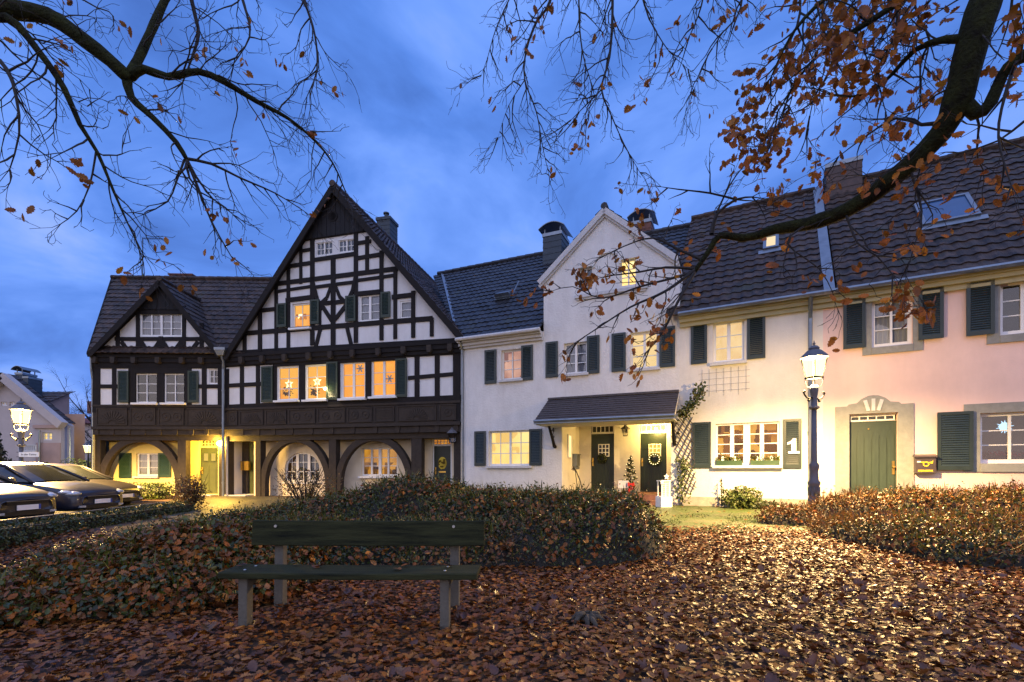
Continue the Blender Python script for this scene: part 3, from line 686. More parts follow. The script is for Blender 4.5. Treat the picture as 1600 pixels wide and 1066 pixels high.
# windows upstairs
st='white sill'
for k,rm in (('A',M.r_star),('B',M.r_star)):
    window(H,wins[k],.03,rows=3,casements=1,sub=2,room_m=rm,sill=M.wframe,grow=.04,depth=.9,net=.68,cm=M.curtain_o)
for k in ('Cc','D'): window(H,wins[k],.03,rows=3,casements=2,room_m=M.r_orange,sill=M.wframe,grow=.04,depth=.9)
window(H,wins['E'],.05,rows=2,casements=1,sub=2,room_m=M.r_amber,sill=M.wframe,net=.62,cm=M.curtain_o,label='lit gable window with gathered curtains')
window(H,wins['Fw'],.03,rows=3,casements=2,net=True)
window(H,wins['G'],.03,rows=2,casements=1,net=True)
for k in ('T1','T2'): window(H,wins[k],.03,rows=2,casements=2,fw=.03,mull=.05,sub=2,grow=0)
b=MB(); x0=wins['T1'][1]; b.box(x0+.01,wins['T2'][0]-.01,.02,.08,wins['T2'][2],wins['T1'][3]); b.build('window_mullion',M.wframe,H.e)
for r in ((410,428,573,629),(511.5,529,566,625),(619,637,561,621),(434,449,475,512),(486,500,469,507),(541,557,463,503),(596,611,457,497)):
    shutter(H,H.r(*r),M.shut_d,-.085)
# plank-clad peak
xa,za=H.p(470,377); xb,zb=H.p(577,361); n=15; pk=MB()
for k in range(n):
    a=xa+(xb-xa)*k/n; b_=xa+(xb-xa)*(k+1)/n
    def tz(x): return (apz-.12)-(abs(x-apx))*((apz-zl)/(apx-xl) if x<apx else (apz-zr)/(xr-apx))
    def bz(x): return za+(zb-za)*(x-xa)/(xb-xa)
    pts=[(a+.006,bz(a)),(b_-.006,bz(b_)),(b_-.006,max(bz(b_)+.01,tz(b_))),(a+.006,max(bz(a)+.01,tz(a)))]
    if a<apx<b_: pts.insert(3,(apx,apz-.12))
    pk.prism(pts,-.075-.006*(k%2),.0)
pk.build('plank_cladding',M.plank,H.e)
px_,pz_=H.p(522,340); b=MB(); b.lathe([(.2,-.1),(.2,-.06),(.15,-.06),(.15,-.1)],(px_,0,pz_),18,axis='y'); o=b.build('round_window',M.timber,H.e)
b=MB(); b.lathe([(.155,-.088),(.01,-.089)],(px_,0,pz_),18,axis='y'); b.build('pane',M.g_dark,o)
# roof
rf=MB(); yf=-.32; yb=HB
for side,(ex,ez) in ((-1,(xl,zl)),(1,(xr,zr))):
    V=Vector((apx-ex,0,apz-ez)); lv=V.length
    tile_slope(rf,(ex,yf,ez),(0,1,0),V,lv,lambda t:(0,yb-yf),seed=side+3)
ridge_caps(rf,(apx,yf,apz+.04),(apx,yb,apz+.04))
ro=rf.build('roof',M.tile,H.e)
vg=MB()
for ex,ez in ((xl,zl),(xr,zr)):
    vg.bar(ex,ez-.13,apx,apz-.13,.22,yf+.0,yf+.06+.004*(ex>apx)); 
    vg.face([(ex,yf+.05,ez-.06),(apx,yf+.05,apz-.06),(apx,.0,apz-.06),(ex,.0,ez-.06)])
vg.build('bargeboard',M.timber,ro)
# chimney + flue on the right slope
cy=5.2; x0,z1=H.p(589,341,cy); x1,_=H.p(609,350,cy)
b=MB(); b.box(x0,x1,cy,cy+.8,z1-2.6,z1); b.box(x0-.05,x1+.05,cy-.05,cy+.85,z1-.12,z1+.02)
for k in range(12): b.box(x0-.012,x1+.012,cy-.012-.001*k,cy+.81,z1-.2-.2*k,z1-.03-.2*k)
b.tube([((x0+x1)/2-.05,cy+.4,z1),((x0+x1)/2-.05,cy+.4,z1+.35)],.10,10); b.tube([((x0+x1)/2-.05,cy+.4,z1+.36),((x0+x1)/2-.05,cy+.4,z1+.42)],.15,10)
b.build('chimney',M.slate,ro)
# downpipe between white house and this one
dpx=L+.06; b=MB(); b.tube([(L+.08,-.3,zr-.1),(L+.08,-.1,zr-.4),(L+.08,-.06,zr-.8),(L+.08,-.06,-.3)],.045,8); b.build('downpipe',M.zinc,H.e)

# ======================================================== SMALL half-timbered house
H=LEFT; L=H.L; d0=math.sin(1)
zt=zat(H,250,668); zj=zat(H,250,686); zb1=zat(H,250,634)
gapx,gapz=H.p(250,437,-.25); gxl,gzl=H.p(139,552,-.25); gxr,gzr=H.p(344,553,-.25)
wl=dict(A=H.r(212,246,584,630),B=H.r(257,290,584,630),S=H.r(326.5,341.5,577.5,600),T=H.r(219.5,284,490.5,525.5))
up=[(0,zt-.02),(L,zt-.02),(L,gzr-.1),(gapx,gapz-.2),(0,gzl-.05)]
wall(H,'wall',up,[rect(v) for v in wl.values()],M.infill,0,.16)
G=[(148,552,346,553,9),(180,530,315,530,6),(184.5,505,184.5,552,6),(216,478,216,552,5.5),(288,478,288,552,5.5),(315.5,505,315.5,552,6),(213,488,291,488,7),(190,534,207,557,6),(310,534,293,557,6),
 (219,534,234,556,9),(252,534,237,556,9),(253,534,268,556,9),(286,534,270,556,9),(252,526,252,540,6)]
beams(H,G).build('gable_frame',M.timber,H.e)
tri=MB()
for pts in (((221,556),(234,535.5),(247,556)),): pass
Fm=[(151,570,151,645,12),(179,572,179,636,6.5),(207,572,207,640,11),(251.5,572,251.5,640,11),(294,572,294,640,11),(319.5,572,319.5,640,7),(347,556,347,645,12),(148,604,190,604,6),(300,604,352,604,6),(148,572,352,572,8),(148,637,352,637,9),(208,580,294,580,8)]
beams(H,Fm,-.03).build('storey_frame',M.timber,H.e)
b=MB()
for a,c,y0 in ((574,567,-.05),(567,560,-.10),(560,554,-.15)): b.box(-.06,L,y0,.02,zat(H,250,a),zat(H,250,c))
b.build('ledge_beam',M.timber,H.e)
corbels(H,[xat(H,p) for p in (153,182,214,251,288,318)],zat(H,250,560),-.09,.17,.24,.14)
b=MB(); b.box(-.02,L,-.028,.02,zt,zb1); b.box(-.04,L,-.09,.01,zt-.09,zt+.02); b.box(-.03,L,-.06,.012,zb1-.05,zb1+.02); b.build('panel_band',M.timber2,H.e)
carved_band(H,.08,L-.05,zt+.03,zb1-.05,[('fan',1.3),('ros',1.1),('ros',1.1),('fan',1.5)],-.028)
corbels(H,[xat(H,p) for p in (152,176,201,225,250,275,300,323)],zt-.09,0.,.17,.22,.05)
b=MB(); b.box(-.03,L,-.02,.12,zt-.30,zt-.11); b.box(-.02,L,YR-.16,YR+.18,zj-.05,zt-.28); b.box(0,L,.05,YR+.2,zt-.12,zt-.05); b.build('jetty_beam',M.timber2,H.e)
po=MB()
for a,b_ in ((146,160.5),(281,294),(345,353)): po=MB(); po.box(xat(H,a,YR),xat(H,b_,YR),YR-.14,YR+.16,-.5,zj-.04); po.build('arcade_post',M.timber2,H.e)
ar=MB(); x0,x1=xat(H,160.5,YR),xat(H,281,YR); t=.26; zc=zat(H,222,757,YR); ring(ar,(x0+x1)/2,zc,(x1-x0)/2-t+.14,zat(H,222,691,YR)-zc,t,YR-.11,YR+.13,-.5); ar.build('arcade_arch',M.timber2,H.e)
gw=H.r(213,247,708,744,YW); dl_=H.r(312,340,700,772,YW); dh=(dl_[0]-.04,dl_[1]+.04,dl_[2],zat(H,326,685,YW))
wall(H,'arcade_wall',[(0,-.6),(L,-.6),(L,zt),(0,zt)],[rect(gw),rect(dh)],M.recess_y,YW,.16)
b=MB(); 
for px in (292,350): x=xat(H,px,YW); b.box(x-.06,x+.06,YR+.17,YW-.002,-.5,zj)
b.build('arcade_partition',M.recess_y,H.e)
window(H,gw,YW+.08,rows=3,casements=2,room_m=M.r_green,sill=M.sillw,net=.0001)
for r in ((187,206,708,747),(248,268,708,746)): shutter(H,H.r(*r,YW),M.shut_g,YW-.05)
for k in ('A','B'): window(H,wl[k],.03,rows=3,casements=2,sill=M.wframe,fw=.045,mull=.03,grow=.05)
window(H,wl['S'],.03,rows=2,casements=2,fw=.04,mull=.03,grow=.02)
window(H,wl['T'],.03,rows=3,casements=4,fw=.045,mull=.05,grow=.05,net=True)
for r in ((186,203,580,629.5),(295,311.5,580,629.5)): shutter(H,H.r(*r),M.shut_d,-.085)
o=door_panel(H,dl_,YW+.1,M.door_y,'panel','l'); o['label']='olive green front door with two small yellow panes'
for a in (.17,.58): door_light(H,o,(dl_[0]+a*(dl_[1]-dl_[0]),dl_[0]+(a+.27)*(dl_[1]-dl_[0]),dl_[3]-.55,dl_[3]-.22),YW+.1,1,1,M.g_yel,M.door_y)
b=MB(); b.box(dh[0],dh[1],YW+.1,YW+.15,dl_[3]+.01,dh[3]); o=b.build('fanlight',M.recess_y,H.e)
b=MB()
for k in range(5):
    for q in range(2): b.box(dl_[0]+.06+k*.135,dl_[0]+.15+k*.135,YW+.09,YW+.099,dl_[3]+.09+q*.12,dl_[3]+.17+q*.12)
b.build('pane',M.g_dark,o)
b=MB(); b.box(dh[0]-.35,dh[1]+.1,YR-.2,YW+.1,dh[2]-.35,dh[2]-.01); b.build('doorstep',M.sillw,H.e)
# plank peak
xa,za=H.p(206,484); xb,zb=H.p(294,484); pk=MB(); n=13
for k in range(n):
    a=xa+(xb-xa)*k/n; b_=xa+(xb-xa)*(k+1)/n
    def tz(x): return (gapz-.1)-abs(x-gapx)*((gapz-gzl)/(gapx-gxl) if x<gapx else (gapz-gzr)/(gxr-gapx))
    pts=[(a+.006,za),(b_-.006,za),(b_-.006,max(za+.01,tz(b_))),(a+.006,max(za+.01,tz(a)))]
    if a<gapx<b_: pts.insert(3,(gapx,gapz-.1))
    pk.prism(pts,-.07-.006*(k%2),0)
pk.build('plank_cladding',M.plank,H.e)
# roofs: main slope behind, skewed left verge, and the gable cross-roof
rd=3.6; ez=zat(H,250,552,-.25); rzz=zat(H,300,436.5,rd); xR=L+3.0; xLr=H.p(175,436,rd)[0]; xLe=H.p(137,550,-.25)[0]
rf=MB(); V=Vector((0,rd+.25,rzz-ez)); lv=V.length
tile_slope(rf,(0,-.25,ez),(1,0,0),V,lv,lambda t:(xLe+(xLr-xLe)*t,xR),seed=9)
ridge_caps(rf,(xLr,rd,rzz+.04),(xR,rd,rzz+.04))
for ex,ez2,s in ((gxl,gzl,-1),(gxr,gzr,1)):
    V2=Vector((gapx-ex,0,gapz-ez2)); 
    tile_slope(rf,(ex,-.3,ez2),(0,1,0),V2,V2.length,lambda t:(0,.3+rd*(.25+.75*t)),seed=4+s)
ridge_caps(rf,(gapx,-.3,gapz+.04),(gapx,rd,gapz+.04),.10)
ro=rf.build('roof',M.tile,H.e)
vg=MB()
for ex,ez2 in ((gxl,gzl),(gxr,gzr)):
    vg.bar(ex,ez2-.11,gapx,gapz-.11,.2,-.3,-.24+.004*(ex>gapx)); vg.face([(ex,-.25,ez2-.05),(gapx,-.25,gapz-.05),(gapx,0,gapz-.05),(ex,0,ez2-.05)])
vg.bar3((xLe,-.25,ez-.08),(xLr,rd,rzz-.06),.05,.2)
vg.build('bargeboard',M.timber,ro)
lw=MB(); q=H.r(0,1,0,1); 
bx=xLr; lw.face([(0,0,-.6),(0,0,ez),(xLe+(xLr-xLe)*.97+.3,rd,rzz-.2),(xLe+(xLr-xLe)*.97+.3,rd,-.6)]); lw.face([(bx,rd,-.6),(bx,rd,rzz-.3),(L,rd,rzz-.3),(L,rd,-.6)]); lw.build('side_wall',M.cream_wall,H.e)
cy=rd+.4; x0,z1=H.p(264,427.5,cy); x1,_=H.p(300,430,cy); b=MB(); b.box(x0,x1,cy,cy+.7,z1-1.6,z1-.06); b.box(x0-.04,x1+.04,cy-.04,cy+.74,z1-.06,z1); b.build('chimney',M.brick,ro)
ax,az=H.p(223,372,rd); b=MB(); b.tube([(ax,rd,az-2.8),(ax,rd,az)],.022,5)
b.tube([(ax-.0,rd,az-.02),(ax+.95,rd,az-.02)],.012,4)
for k in range(11): b.tube([(ax+.05+k*.085,rd-.16,az-.02),(ax+.05+k*.085,rd+.16,az-.02)],.008,4)
tag(b.build('aerial',M.iron,None),'thin rake television aerial on the ridge of the small half-timbered house','aerial').location=(0,0,0)
ao=bpy.data.objects['aerial']; ao.matrix_world=Matrix.Translation((H.A[0],H.A[1],H.zb))@Matrix.Rotation(H.rz,4,'Z')
# hopper head + downpipe at the joint of both houses
b=MB(); hx,hz=H.p(346,548,-.35); b.hexa([(hx-.12,-.45,hz-.2),(hx+.12,-.45,hz-.2),(hx+.12,-.2,hz-.2),(hx-.12,-.2,hz-.2),(hx-.2,-.5,hz+.0),(hx+.2,-.5,hz+.0),(hx+.2,-.2,hz+.0),(hx-.2,-.2,hz+.0)])
b.box(hx-.21,hx+.21,-.51,-.19,hz,hz+.1); px2=H.p(349,600,-.16)[0]
b.tube([(hx,-.34,hz-.2),(hx+.03,-.26,hz-.4),(px2,-.17,hz-.7),(px2,-.17,-.35)],.05,8)
for z in (.5,1.6,2.9,4.2): b.tube([(px2,-.17,z),(px2,-.17,z+.05)],.062,8)
b.build('downpipe',M.zinc,H.e)
b=MB(); gx0=xLe; b.tube([(-.05,-.1,ez-.15),(-.05,-.08,ez-.6),(-.06,.0,ez-1.),(-.06,.02,-.4)],.04,8); b.build('downpipe',M.zinc,H.e)
# ======================================================== WHITE house
H=WHITE; L=H.L
ez=zat(H,784,521.5,-.3); xg0=xat(H,849.5); rdw=4.6; rzw=zat(H,850,398,rdw)
zfoot=zat(H,845,436,-.1); gapx,gapz=H.p(943.5,322,-.15); gxl=xg0-.14; gxr=2*gapx-gxl
zfl=zfoot-.02
ww=dict(a=H.r(783,815,546,593),b=H.r(881,917,535,584),c=H.r(985,1028,518,576),d=H.r(905,925,417,453),e=H.r(968.5,994,404,446),g=H.r(763.5,829,673,728))
pxa,pxb=xat(H,878),min(xat(H,1048.5),L-.12); pz1=zat(H,960,653); pz0=zat(H,1020,769,2.0)-.0
porch=[(pxa,pz0),(pxb,pz0),(pxb,pz1),(pxa,pz1)]
sl=(gapz-zfl)/(gapx-gxl)
out=[(0,-.6),(L,-.6),(L,gapz-.1-sl*(L-gapx)),(gapx,gapz-.1),(xg0,gapz-.1-sl*(gapx-xg0)),(xg0,ez),(0,ez)]
wall(H,'wall',out,[rect(v) for v in ww.values()]+[porch],M.white_wall,0,.2)
b=MB(); b.face([(xg0,0,ez-.3),(xg0,0,gapz-.1-sl*(gapx-xg0)),(xg0,4,gapz-.1-sl*(gapx-xg0)),(xg0,4,ez-.3)]); b.face([(L,4,-.6),(L,0,-.6),(L,0,gapz-.1-sl*(L-gapx)),(L,4,gapz-.1-sl*(L-gapx))]); b.face([(L,9.2,-.6),(0,9.2,-.6),(0,9.2,ez),(L,9.2,ez)])
b.build('side_wall',M.white_wall,H.e)
# porch recess
pd=2.0
D1=H.r(923,959.5,678,772,pd); D2=H.r(1000,1041.5,677,769,pd); F1=(D1[0],D1[1],zat(H,941,676,pd),zat(H,941,664.5,pd)); F2=(D2[0],D2[1],zat(H,1020,673.5,pd),zat(H,1020,662.5,pd))
D1=(D1[0],D1[1],pz0,D1[3]); D2=(D2[0],D2[1],pz0,D2[3])
pxr=max(pxb,D2[1]+.2)
wall(H,'porch_wall',[(pxa,pz0-.05),(pxr,pz0-.05),(pxr,pz1),(pxa,pz1)],[rect((D1[0],D1[1],pz0-.04,F1[3]+.03)),rect((D2[0],D2[1],pz0-.04,F2[3]+.03))],M.cream_wall,pd,.14)
b=MB(); b.face([(pxa,.2,pz0),(pxa,pd,pz0),(pxa,pd,pz1),(pxa,.2,pz1)]); b.face([(pxr,pd,pz0),(pxr,.2,pz0),(pxr,.2,pz1),(pxr,pd,pz1)]); b.face([(pxa,.2,pz1),(pxa,pd,pz1),(pxr,pd,pz1),(pxr,.2,pz1)]); b.face([(pxb,.2,pz0),(pxr,.2,pz0),(pxr,.2,pz1),(pxb,.2,pz1)])
b.build('porch_lining',M.cream_wall,H.e)
b=MB(); b.box(pxa+.01,pxr-.01,-.05,pd+.1,pz0-.6,pz0-.0); b.box(pxa-.15,pxb+.02,-.4,-.055,pz0-.6,pz0-.15); b.build('doorstep',M.brick,H.e)
for D,Fl,lit,lab in ((D1,F1,False,'dark green porch door with dark fanlight'),(D2,F2,True,'dark green porch door with lit fanlight')):
    o=door_panel(H,(D[0],D[1],D[2],D[3]),pd+.07,M.door_d,'boards','l'); o['label']=lab
    w=D[1]-D[0]; door_light(H,o,(D[0]+w*.34,D[0]+w*.78,D[3]-.80,D[3]-.38),pd+.05,3,3,M.g_yel if lit else M.g_dark)
    b=MB(); b.box(D[0],D[1],pd+.06,pd+.12,D[3]+.005,Fl[2]-.005); b.box(D[0],D[1],pd+.061,pd+.12,Fl[3]-.02,Fl[3]+.03); f=b.build('fanlight',M.wframe,H.e)
    door_light(H,f,(D[0]+.04,D[1]-.04,Fl[2]+.01,Fl[3]-.03),pd+.12,5,1,M.g_fan if lit else M.g_dark)
# narrow lit window in the porch side wall, letter box under it
ya,yb=.62,.98
b=MB(); b.face([(pxa+.012,ya,zat(H,890,714,.8)),(pxa+.012,yb,zat(H,890,714,.8)),(pxa+.012,yb,zat(H,890,681,.8)),(pxa+.012,ya,zat(H,890,681,.8))]); 
z0,z1=zat(H,890,714,.8),zat(H,890,681,.8)
o=MB(); o.box(pxa+.002,pxa+.04,ya-.04,ya,z0-.04,z1+.04); o.box(pxa+.002,pxa+.04,yb,yb+.04,z0-.04,z1+.04); o.box(pxa+.002,pxa+.041,ya,yb,z1,z1+.04); o.box(pxa+.002,pxa+.041,ya,yb,z0-.04,z0)
o=o.build('window',M.wframe,H.e); o['label']='tall narrow lit slit window'; b.build('pane',M.g_fan,o)
def place(o,H): o.matrix_world=Matrix.Translation((H.A[0],H.A[1],H.zb))@Matrix.Rotation(H.rz,4,'Z')
z0,z1=zat(H,903,729,1.4),zat(H,903,711,1.4)
b=MB(); b.box(pxa+.003,pxa+.16,1.15,1.55,z0,z1); b.box(pxa+.003,pxa+.19,1.12,1.58,z1,z1+.03); b.tube([(pxa+.1,1.16,z0-.05),(pxa+.1,1.54,z0-.05)],.05,8)
o=tag(b.build('mailbox',M.zinc,None),'grey metal mailbox with newspaper roll under the slit window in the porch','mailbox'); place(o,H)
for k,rm,rows in (('a',M.r_pink,3),('b',M.r_dark,3),('c',M.r_cream,3),('g',M.r_pale,3)):
    window(H,ww[k],.11,rows=rows,casements=2,sub=2 if k=='g' else 1,room_m=rm,sill=M.sillw,net=True if k=='b' else False,mull=.07 if k!='a' else .03)
b=MB(); x0,x1,z0,z1=ww['c']
for k in range(16):
    a=x0+.04+(x1-x0-.08)*k/16; b.face([(a,.24+.02*(k%2),z0+.05),(a+(x1-x0-.08)/16,.24+.02*((k+1)%2),z0+.05),(a+(x1-x0-.08)/16,.24+.02*((k+1)%2),z1-.05),(a,.24+.02*(k%2),z1-.05)])
b.build('curtain',M.curtain_lit,H.e)
window(H,ww['d'],.14,rows=3,casements=2,fw=.04,mull=.03); window(H,ww['e'],.12,rows=3,casements=2,fw=.04,mull=.04,room_m=M.r_white)
x0,z0=H.p(899,463); x1,_=H.p(1012,453); b=MB(); b.box(x0,x1,-.09,-.003,z0-.10,z0); b.box(x0+.05,x1-.05,-.05,-.004,z0-.16,z0-.101); b.build('ledge_moulding',M.sillw,H.e)
cx_,cz_=H.p(948,430); b=MB(); n=14
for k in range(n):
    a0,a1=PI*k/n,PI*(k+1)/n; b.hexa([(cx_+r*math.cos(a),y,cz_+.28+r*1.0*math.sin(a)) for r,a,y in ((.40,a0,-.05),(.46,a0,-.05),(.46,a0,.0),(.40,a0,.0),(.40,a1,-.05),(.46,a1,-.05),(.46,a1,.0),(.40,a1,.0))])
b.build('blind_arch',M.white_wall,H.e)
for r in ((758,776,547,600),(815,833,540,594.5),(853,872,534.5,590),(917.5,937,525,584),(956,978,521,581),(1030.5,1055,511,574)): shutter(H,H.r(*r),M.shut_b)
for r in ((742,759.5,674,728),(827.5,847,670.5,727.5)): shutter(H,H.r(*r),M.shut_b)
# roof
rf=MB(); V=Vector((0,rdw+.3,rzw-ez)); lv=V.length
tile_slope(rf,(0,-.3,ez),(1,0,0),V,lv,lambda t:(.02-4.2*t,xg0+.0 if t<.42 else L+.9),seed=21)
V=Vector((0,-(rdw),rzw-ez)); tile_slope(rf,(0,rdw*2,ez),(1,0,0),V,V.length,lambda t:(.02,L),seed=22,course=.5,tw=.5)
ridge_caps(rf,(-3.9,rdw,rzw+.04),(L+.6,rdw,rzw+.04))
for ex,s in ((gxl,-1),(gxr,1)):
    V2=Vector((gapx-ex,0,gapz-zfl)); tile_slope(rf,(ex,-.12,zfl),(0,1,0),V2,V2.length,lambda t:(0,4.2),seed=30+s)
ridge_caps(rf,(gapx,-.12,gapz+.03),(gapx,4.4,gapz+.03),.1)
ro=rf.build('roof',M.tile2,H.e)
b=MB()
for ex in (gxl,gxr):
    b.bar(ex,zfl-.10,gapx,gapz-.10,.16,-.13,-.005+.002*(ex>gapx)); b.bar(ex+.0,zfl-.22,gapx,gapz-.22,.10,-.07,-.004+.002*(ex>gapx))
b.build('bargeboard',M.sillw,ro)
b=MB(); b.tube([(.0,-.36,ez-.02),(xg0-.0,-.36,ez-.02)],.065,8); b.box(.0,xg0-.02,-.28,-.002,ez-.12,ez-.03); b.box(.0,xg0-.02,-.18,-.003,ez-.22,ez-.121); b.box(.0,xg0-.02,-.10,-.004,ez-.30,ez-.221); b.build('eaves_cornice',M.sillw,H.e)
v=MB(); A=Vector((.1,-.2,ez+.08)); B=Vector((-3.6,rdw,rzw+.02)); v.bar3(A,B,.26,.03); v.build('valley_flashing',M.zinc,ro)
# roof vent hatch
vx,vz=H.p(790,465,1.9); k=(vz-ez)/(rzw-ez); vy=-.3+k*(rdw+.3); nrm=Vector((0,-(rzw-ez),rdw+.3)).normalized(); upv=Vector((0,rdw+.3,rzw-ez)).normalized()
b=MB(); c=Vector((vx,vy,vz))
def onroof(c,u,v,h): return c+Vector((u,0,0))+upv*v+nrm*h
b.hexa([onroof(c,-.3,-.25,.0),onroof(c,.3,-.25,.0),onroof(c,.3,.3,.0),onroof(c,-.3,.3,.0),onroof(c,-.3,-.25,.28),onroof(c,.3,-.25,.28),onroof(c,.3,.3,.10),onroof(c,-.3,.3,.10)])
for q in range(3): b.hexa([onroof(c,-.33,-.27+.02*q,.02+.08*q),onroof(c,.33,-.27+.02*q,.02+.08*q),onroof(c,.33,-.2+.02*q,.05+.08*q),onroof(c,-.33,-.2+.02*q,.05+.08*q),onroof(c,-.33,-.29+.02*q,.06+.08*q),onroof(c,.33,-.29+.02*q,.06+.08*q),onroof(c,.33,-.2+.02*q,.08+.08*q),onroof(c,-.33,-.2+.02*q,.08+.08*q)])
b.bar3(onroof(c,.34,-.1,.05),onroof(c,.5,.55,.3),.04); b.build('roof_vent',M.zinc,ro)
def slate_chimney(H,par,x0,x1,y0,y1,z0,z1,cap='curve',m=None):
    b=MB(); n=int((z1-z0)/.24); b.box(x0+.02,x1-.02,y0+.02,y1-.02,z0,z1-.1)
    for k in range(n):
        za=z0+(z1-.12-z0)*k/n; zb=z0+(z1-.12-z0)*(k+1)/n
        b.hexa([(x0-.012,y0-.012,za),(x1+.012,y0-.012,za),(x1+.012,y1+.012,za),(x0-.012,y1+.012,za),(x0,y0,zb),(x1,y0,zb),(x1,y1,zb),(x0,y1,zb)])
    o=b.build('chimney',m or M.slate,par)
    c=MB(); c.box(x0-.03,x1+.03,y0-.03,y1+.03,z1-.13,z1)
    if cap:
        for q in ((x0+.06,y0+.06),(x1-.06,y0+.06),(x0+.06,y1-.06),(x1-.06,y1-.06)): c.box(q[0]-.02,q[0]+.02,q[1]-.02,q[1]+.02,z1,z1+.2)
        n=10; cxm=(x0+x1)/2; hw=(x1-x0)/2+.16
        for k in range(n):
            a,b2=-1+2*k/n,-1+2*(k+1)/n; za,zb=z1+.36-.22*a*a,z1+.36-.22*b2*b2
            c.hexa([(cxm+hw*a,y0-.14,za),(cxm+hw*b2,y0-.14,zb),(cxm+hw*b2,y1+.14,zb),(cxm+hw*a,y1+.14,za),(cxm+hw*a,y0-.14,za+.03),(cxm+hw*b2,y0-.14,zb+.03),(cxm+hw*b2,y1+.14,zb+.03),(cxm+hw*a,y1+.14,za+.03)])
    c.build('chimney_cap',M.zinc,o)
cy=rdw-.9; x0,z1=H.p(848.5,366,cy); x1,_=H.p(877,370,cy); slate_chimney(H,ro,x0,x1,cy,cy+1.,z1-2.6,z1)
cy=rdw+.1; x0,z1=H.p(987,347,cy); x1,_=H.p(1017,347,cy); slate_chimney(H,ro,x0,x1,cy,cy+.9,z1-1.6,z1,m=M.brick)
# canopy
cyd=1.25; cx0,czt=H.p(857,625); cx1,czt2=H.p(1063,613.5); czt=(czt+czt2)/2; cx1=min(cx1,L-.02); czb=H.p(940,653,-cyd)[1]
cn=MB(); V=Vector((0,cyd,czt-czb)); lv=V.length
rr=random.Random(3); U=Vector((1,0,0)); Vn=V.normalized(); nn=Vector((0,-V.z,V.y)).normalized(); rows=10
for k in range(rows):
    x=cx0-(.09 if k%2 else 0)
    while x<cx1:
        a,b_=max(x,cx0),min(x+.178,cx1); h=rr.uniform(.012,.02)
        if b_-a>.02:
            o=Vector((0,-cyd,czb)); v0,v1=k*lv/rows-.012,(k+1)*lv/rows+.01
            cn.hexa([o+U*a+Vn*v0,o+U*b_+Vn*v0,o+U*b_+Vn*v1,o+U*a+Vn*v1,o+U*a+Vn*v0+nn*(h+.012),o+U*b_+Vn*v0+nn*(h+.012),o+U*b_+Vn*v1+nn*(.006),o+U*a+Vn*v1+nn*.006])
        x+=.18
cn.bar3((cx0,-.03,czt+.04),(cx1,-.03,czt+.04),.08,.06)
can=cn.build('canopy',M.shingle,H.e)
b=MB(); b.hexa([(cx0,-cyd-.0,czb-.10),(cx1,-cyd,czb-.10),(cx1,0,czt-.10),(cx0,0,czt-.10),(cx0,-cyd,czb-.012),(cx1,-cyd,czb-.012),(cx1,-.0,czt-.012),(cx0,-.0,czt-.012)]); b.box(cx0+.01,cx1-.01,-cyd+.05,-.02,czb-.12,czb-.101); b.build('soffit',M.cream_wall,can)
b=MB(); b.box(cx0-.02,cx1+.02,-cyd-.03,-cyd+.0,czb-.11,czb+.0); b.tube([(cx0,-cyd-.06,czb-.02),(cx1,-cyd-.06,czb-.02)],.045,8); b.build('gutter',M.zinc,can)
for x in (xat(H,868),L-.14):
    b=MB(); b.tube([(x,-.03,czb-.75),(x,-.12,czb-.72),(x,-.30,czb-.50),(x,-.55,czb-.22),(x,-.62,czb-.12)],[.06,.06,.05,.045,.045],6); b.build('bracket',M.timber,can)
# house numbers beside the porch (small dark plates)
def text_mesh(name, body, size, m, extr=.008, parent=None):
    cu=bpy.data.curves.new(name,'FONT'); cu.body=body; cu.size=size; cu.extrude=extr; cu.align_x='CENTER'; cu.align_y='CENTER'
    t=bpy.data.objects.new(name,cu); me=bpy.data.meshes.new_from_object(t); bpy.data.objects.remove(t)
    me.materials.clear(); me.materials.append(m); o=bpy.data.objects.new(name,me); C.objects.link(o)
    if parent: o.parent=parent
    return o
for (px,py,tx,lab) in ((864,673,'4','upper small dark house number left of the porch'),(864,681.5,'6','lower small dark house number left of the porch')):
    x,z=H.p(px,py); o=text_mesh('house_number',tx,.24,M.iron); o.matrix_world=Matrix.Translation(H.w(x,-.012,z))@Matrix.Rotation(H.rz,4,'Z')@Matrix.Rotation(PI/2,4,'X'); tag(o,lab,'house number')

# ======================================================== CREAM + PINK houses (one roof line, party wall between)
ezc=zat(CREAM,1160,477,-.3); rdc=4.5; rzc=zat(CREAM,1160,325.5,rdc)
ezp=CREAM.zb+ezc-PINK.zb; rzp=rzc
H=CREAM; L=H.L
wc=dict(a=H.r(1114,1163,500.5,566),b=H.r(1118,1218,660.5,727))
wall(H,'wall',[(0,-.6),(L,-.6),(L,ezc),(0,ezc)],[rect(v) for v in wc.values()],M.cream_wall,0,.2)
b=MB(); b.box(.0,L-.0,-.03,.0,-.6,zat(H,1160,778)); b.build('plinth',M.plinth,H.e)
window(H,wc['a'],.10,rows=3,casements=2,room_m=M.r_cream,sill=M.sillw,mull=.09,fw=.07)
window(H,wc['b'],.08,rows=4,casements=4,room_m=M.r_shop,sill=M.sillw,mull=.10,fw=.05,grow=.3,depth=1.4)
for r in ((1080,1105,504,569),(1167.5,1196,491.5,561),(1082,1111,660,731),(1223.5,1252.5,655,731.5)):
    q=shutter(H,H.r(*r),M.shut_b)
def eave(H,ez,x0,x1):
    b=MB(); b.box(x0,x1,-.26,-.002,ez-.10,ez-.02); b.box(x0,x1,-.19,-.003,ez-.2,ez-.101); b.box(x0,x1,-.10,-.004,ez-.32,ez-.201); b.build('eaves_cornice',M.cornice,H.e)
    g=MB(); g.tube([(x0,-.36,ez-.0),(x1,-.36,ez-.0)],.065,8); g.build('gutter',M.zinc,H.e)
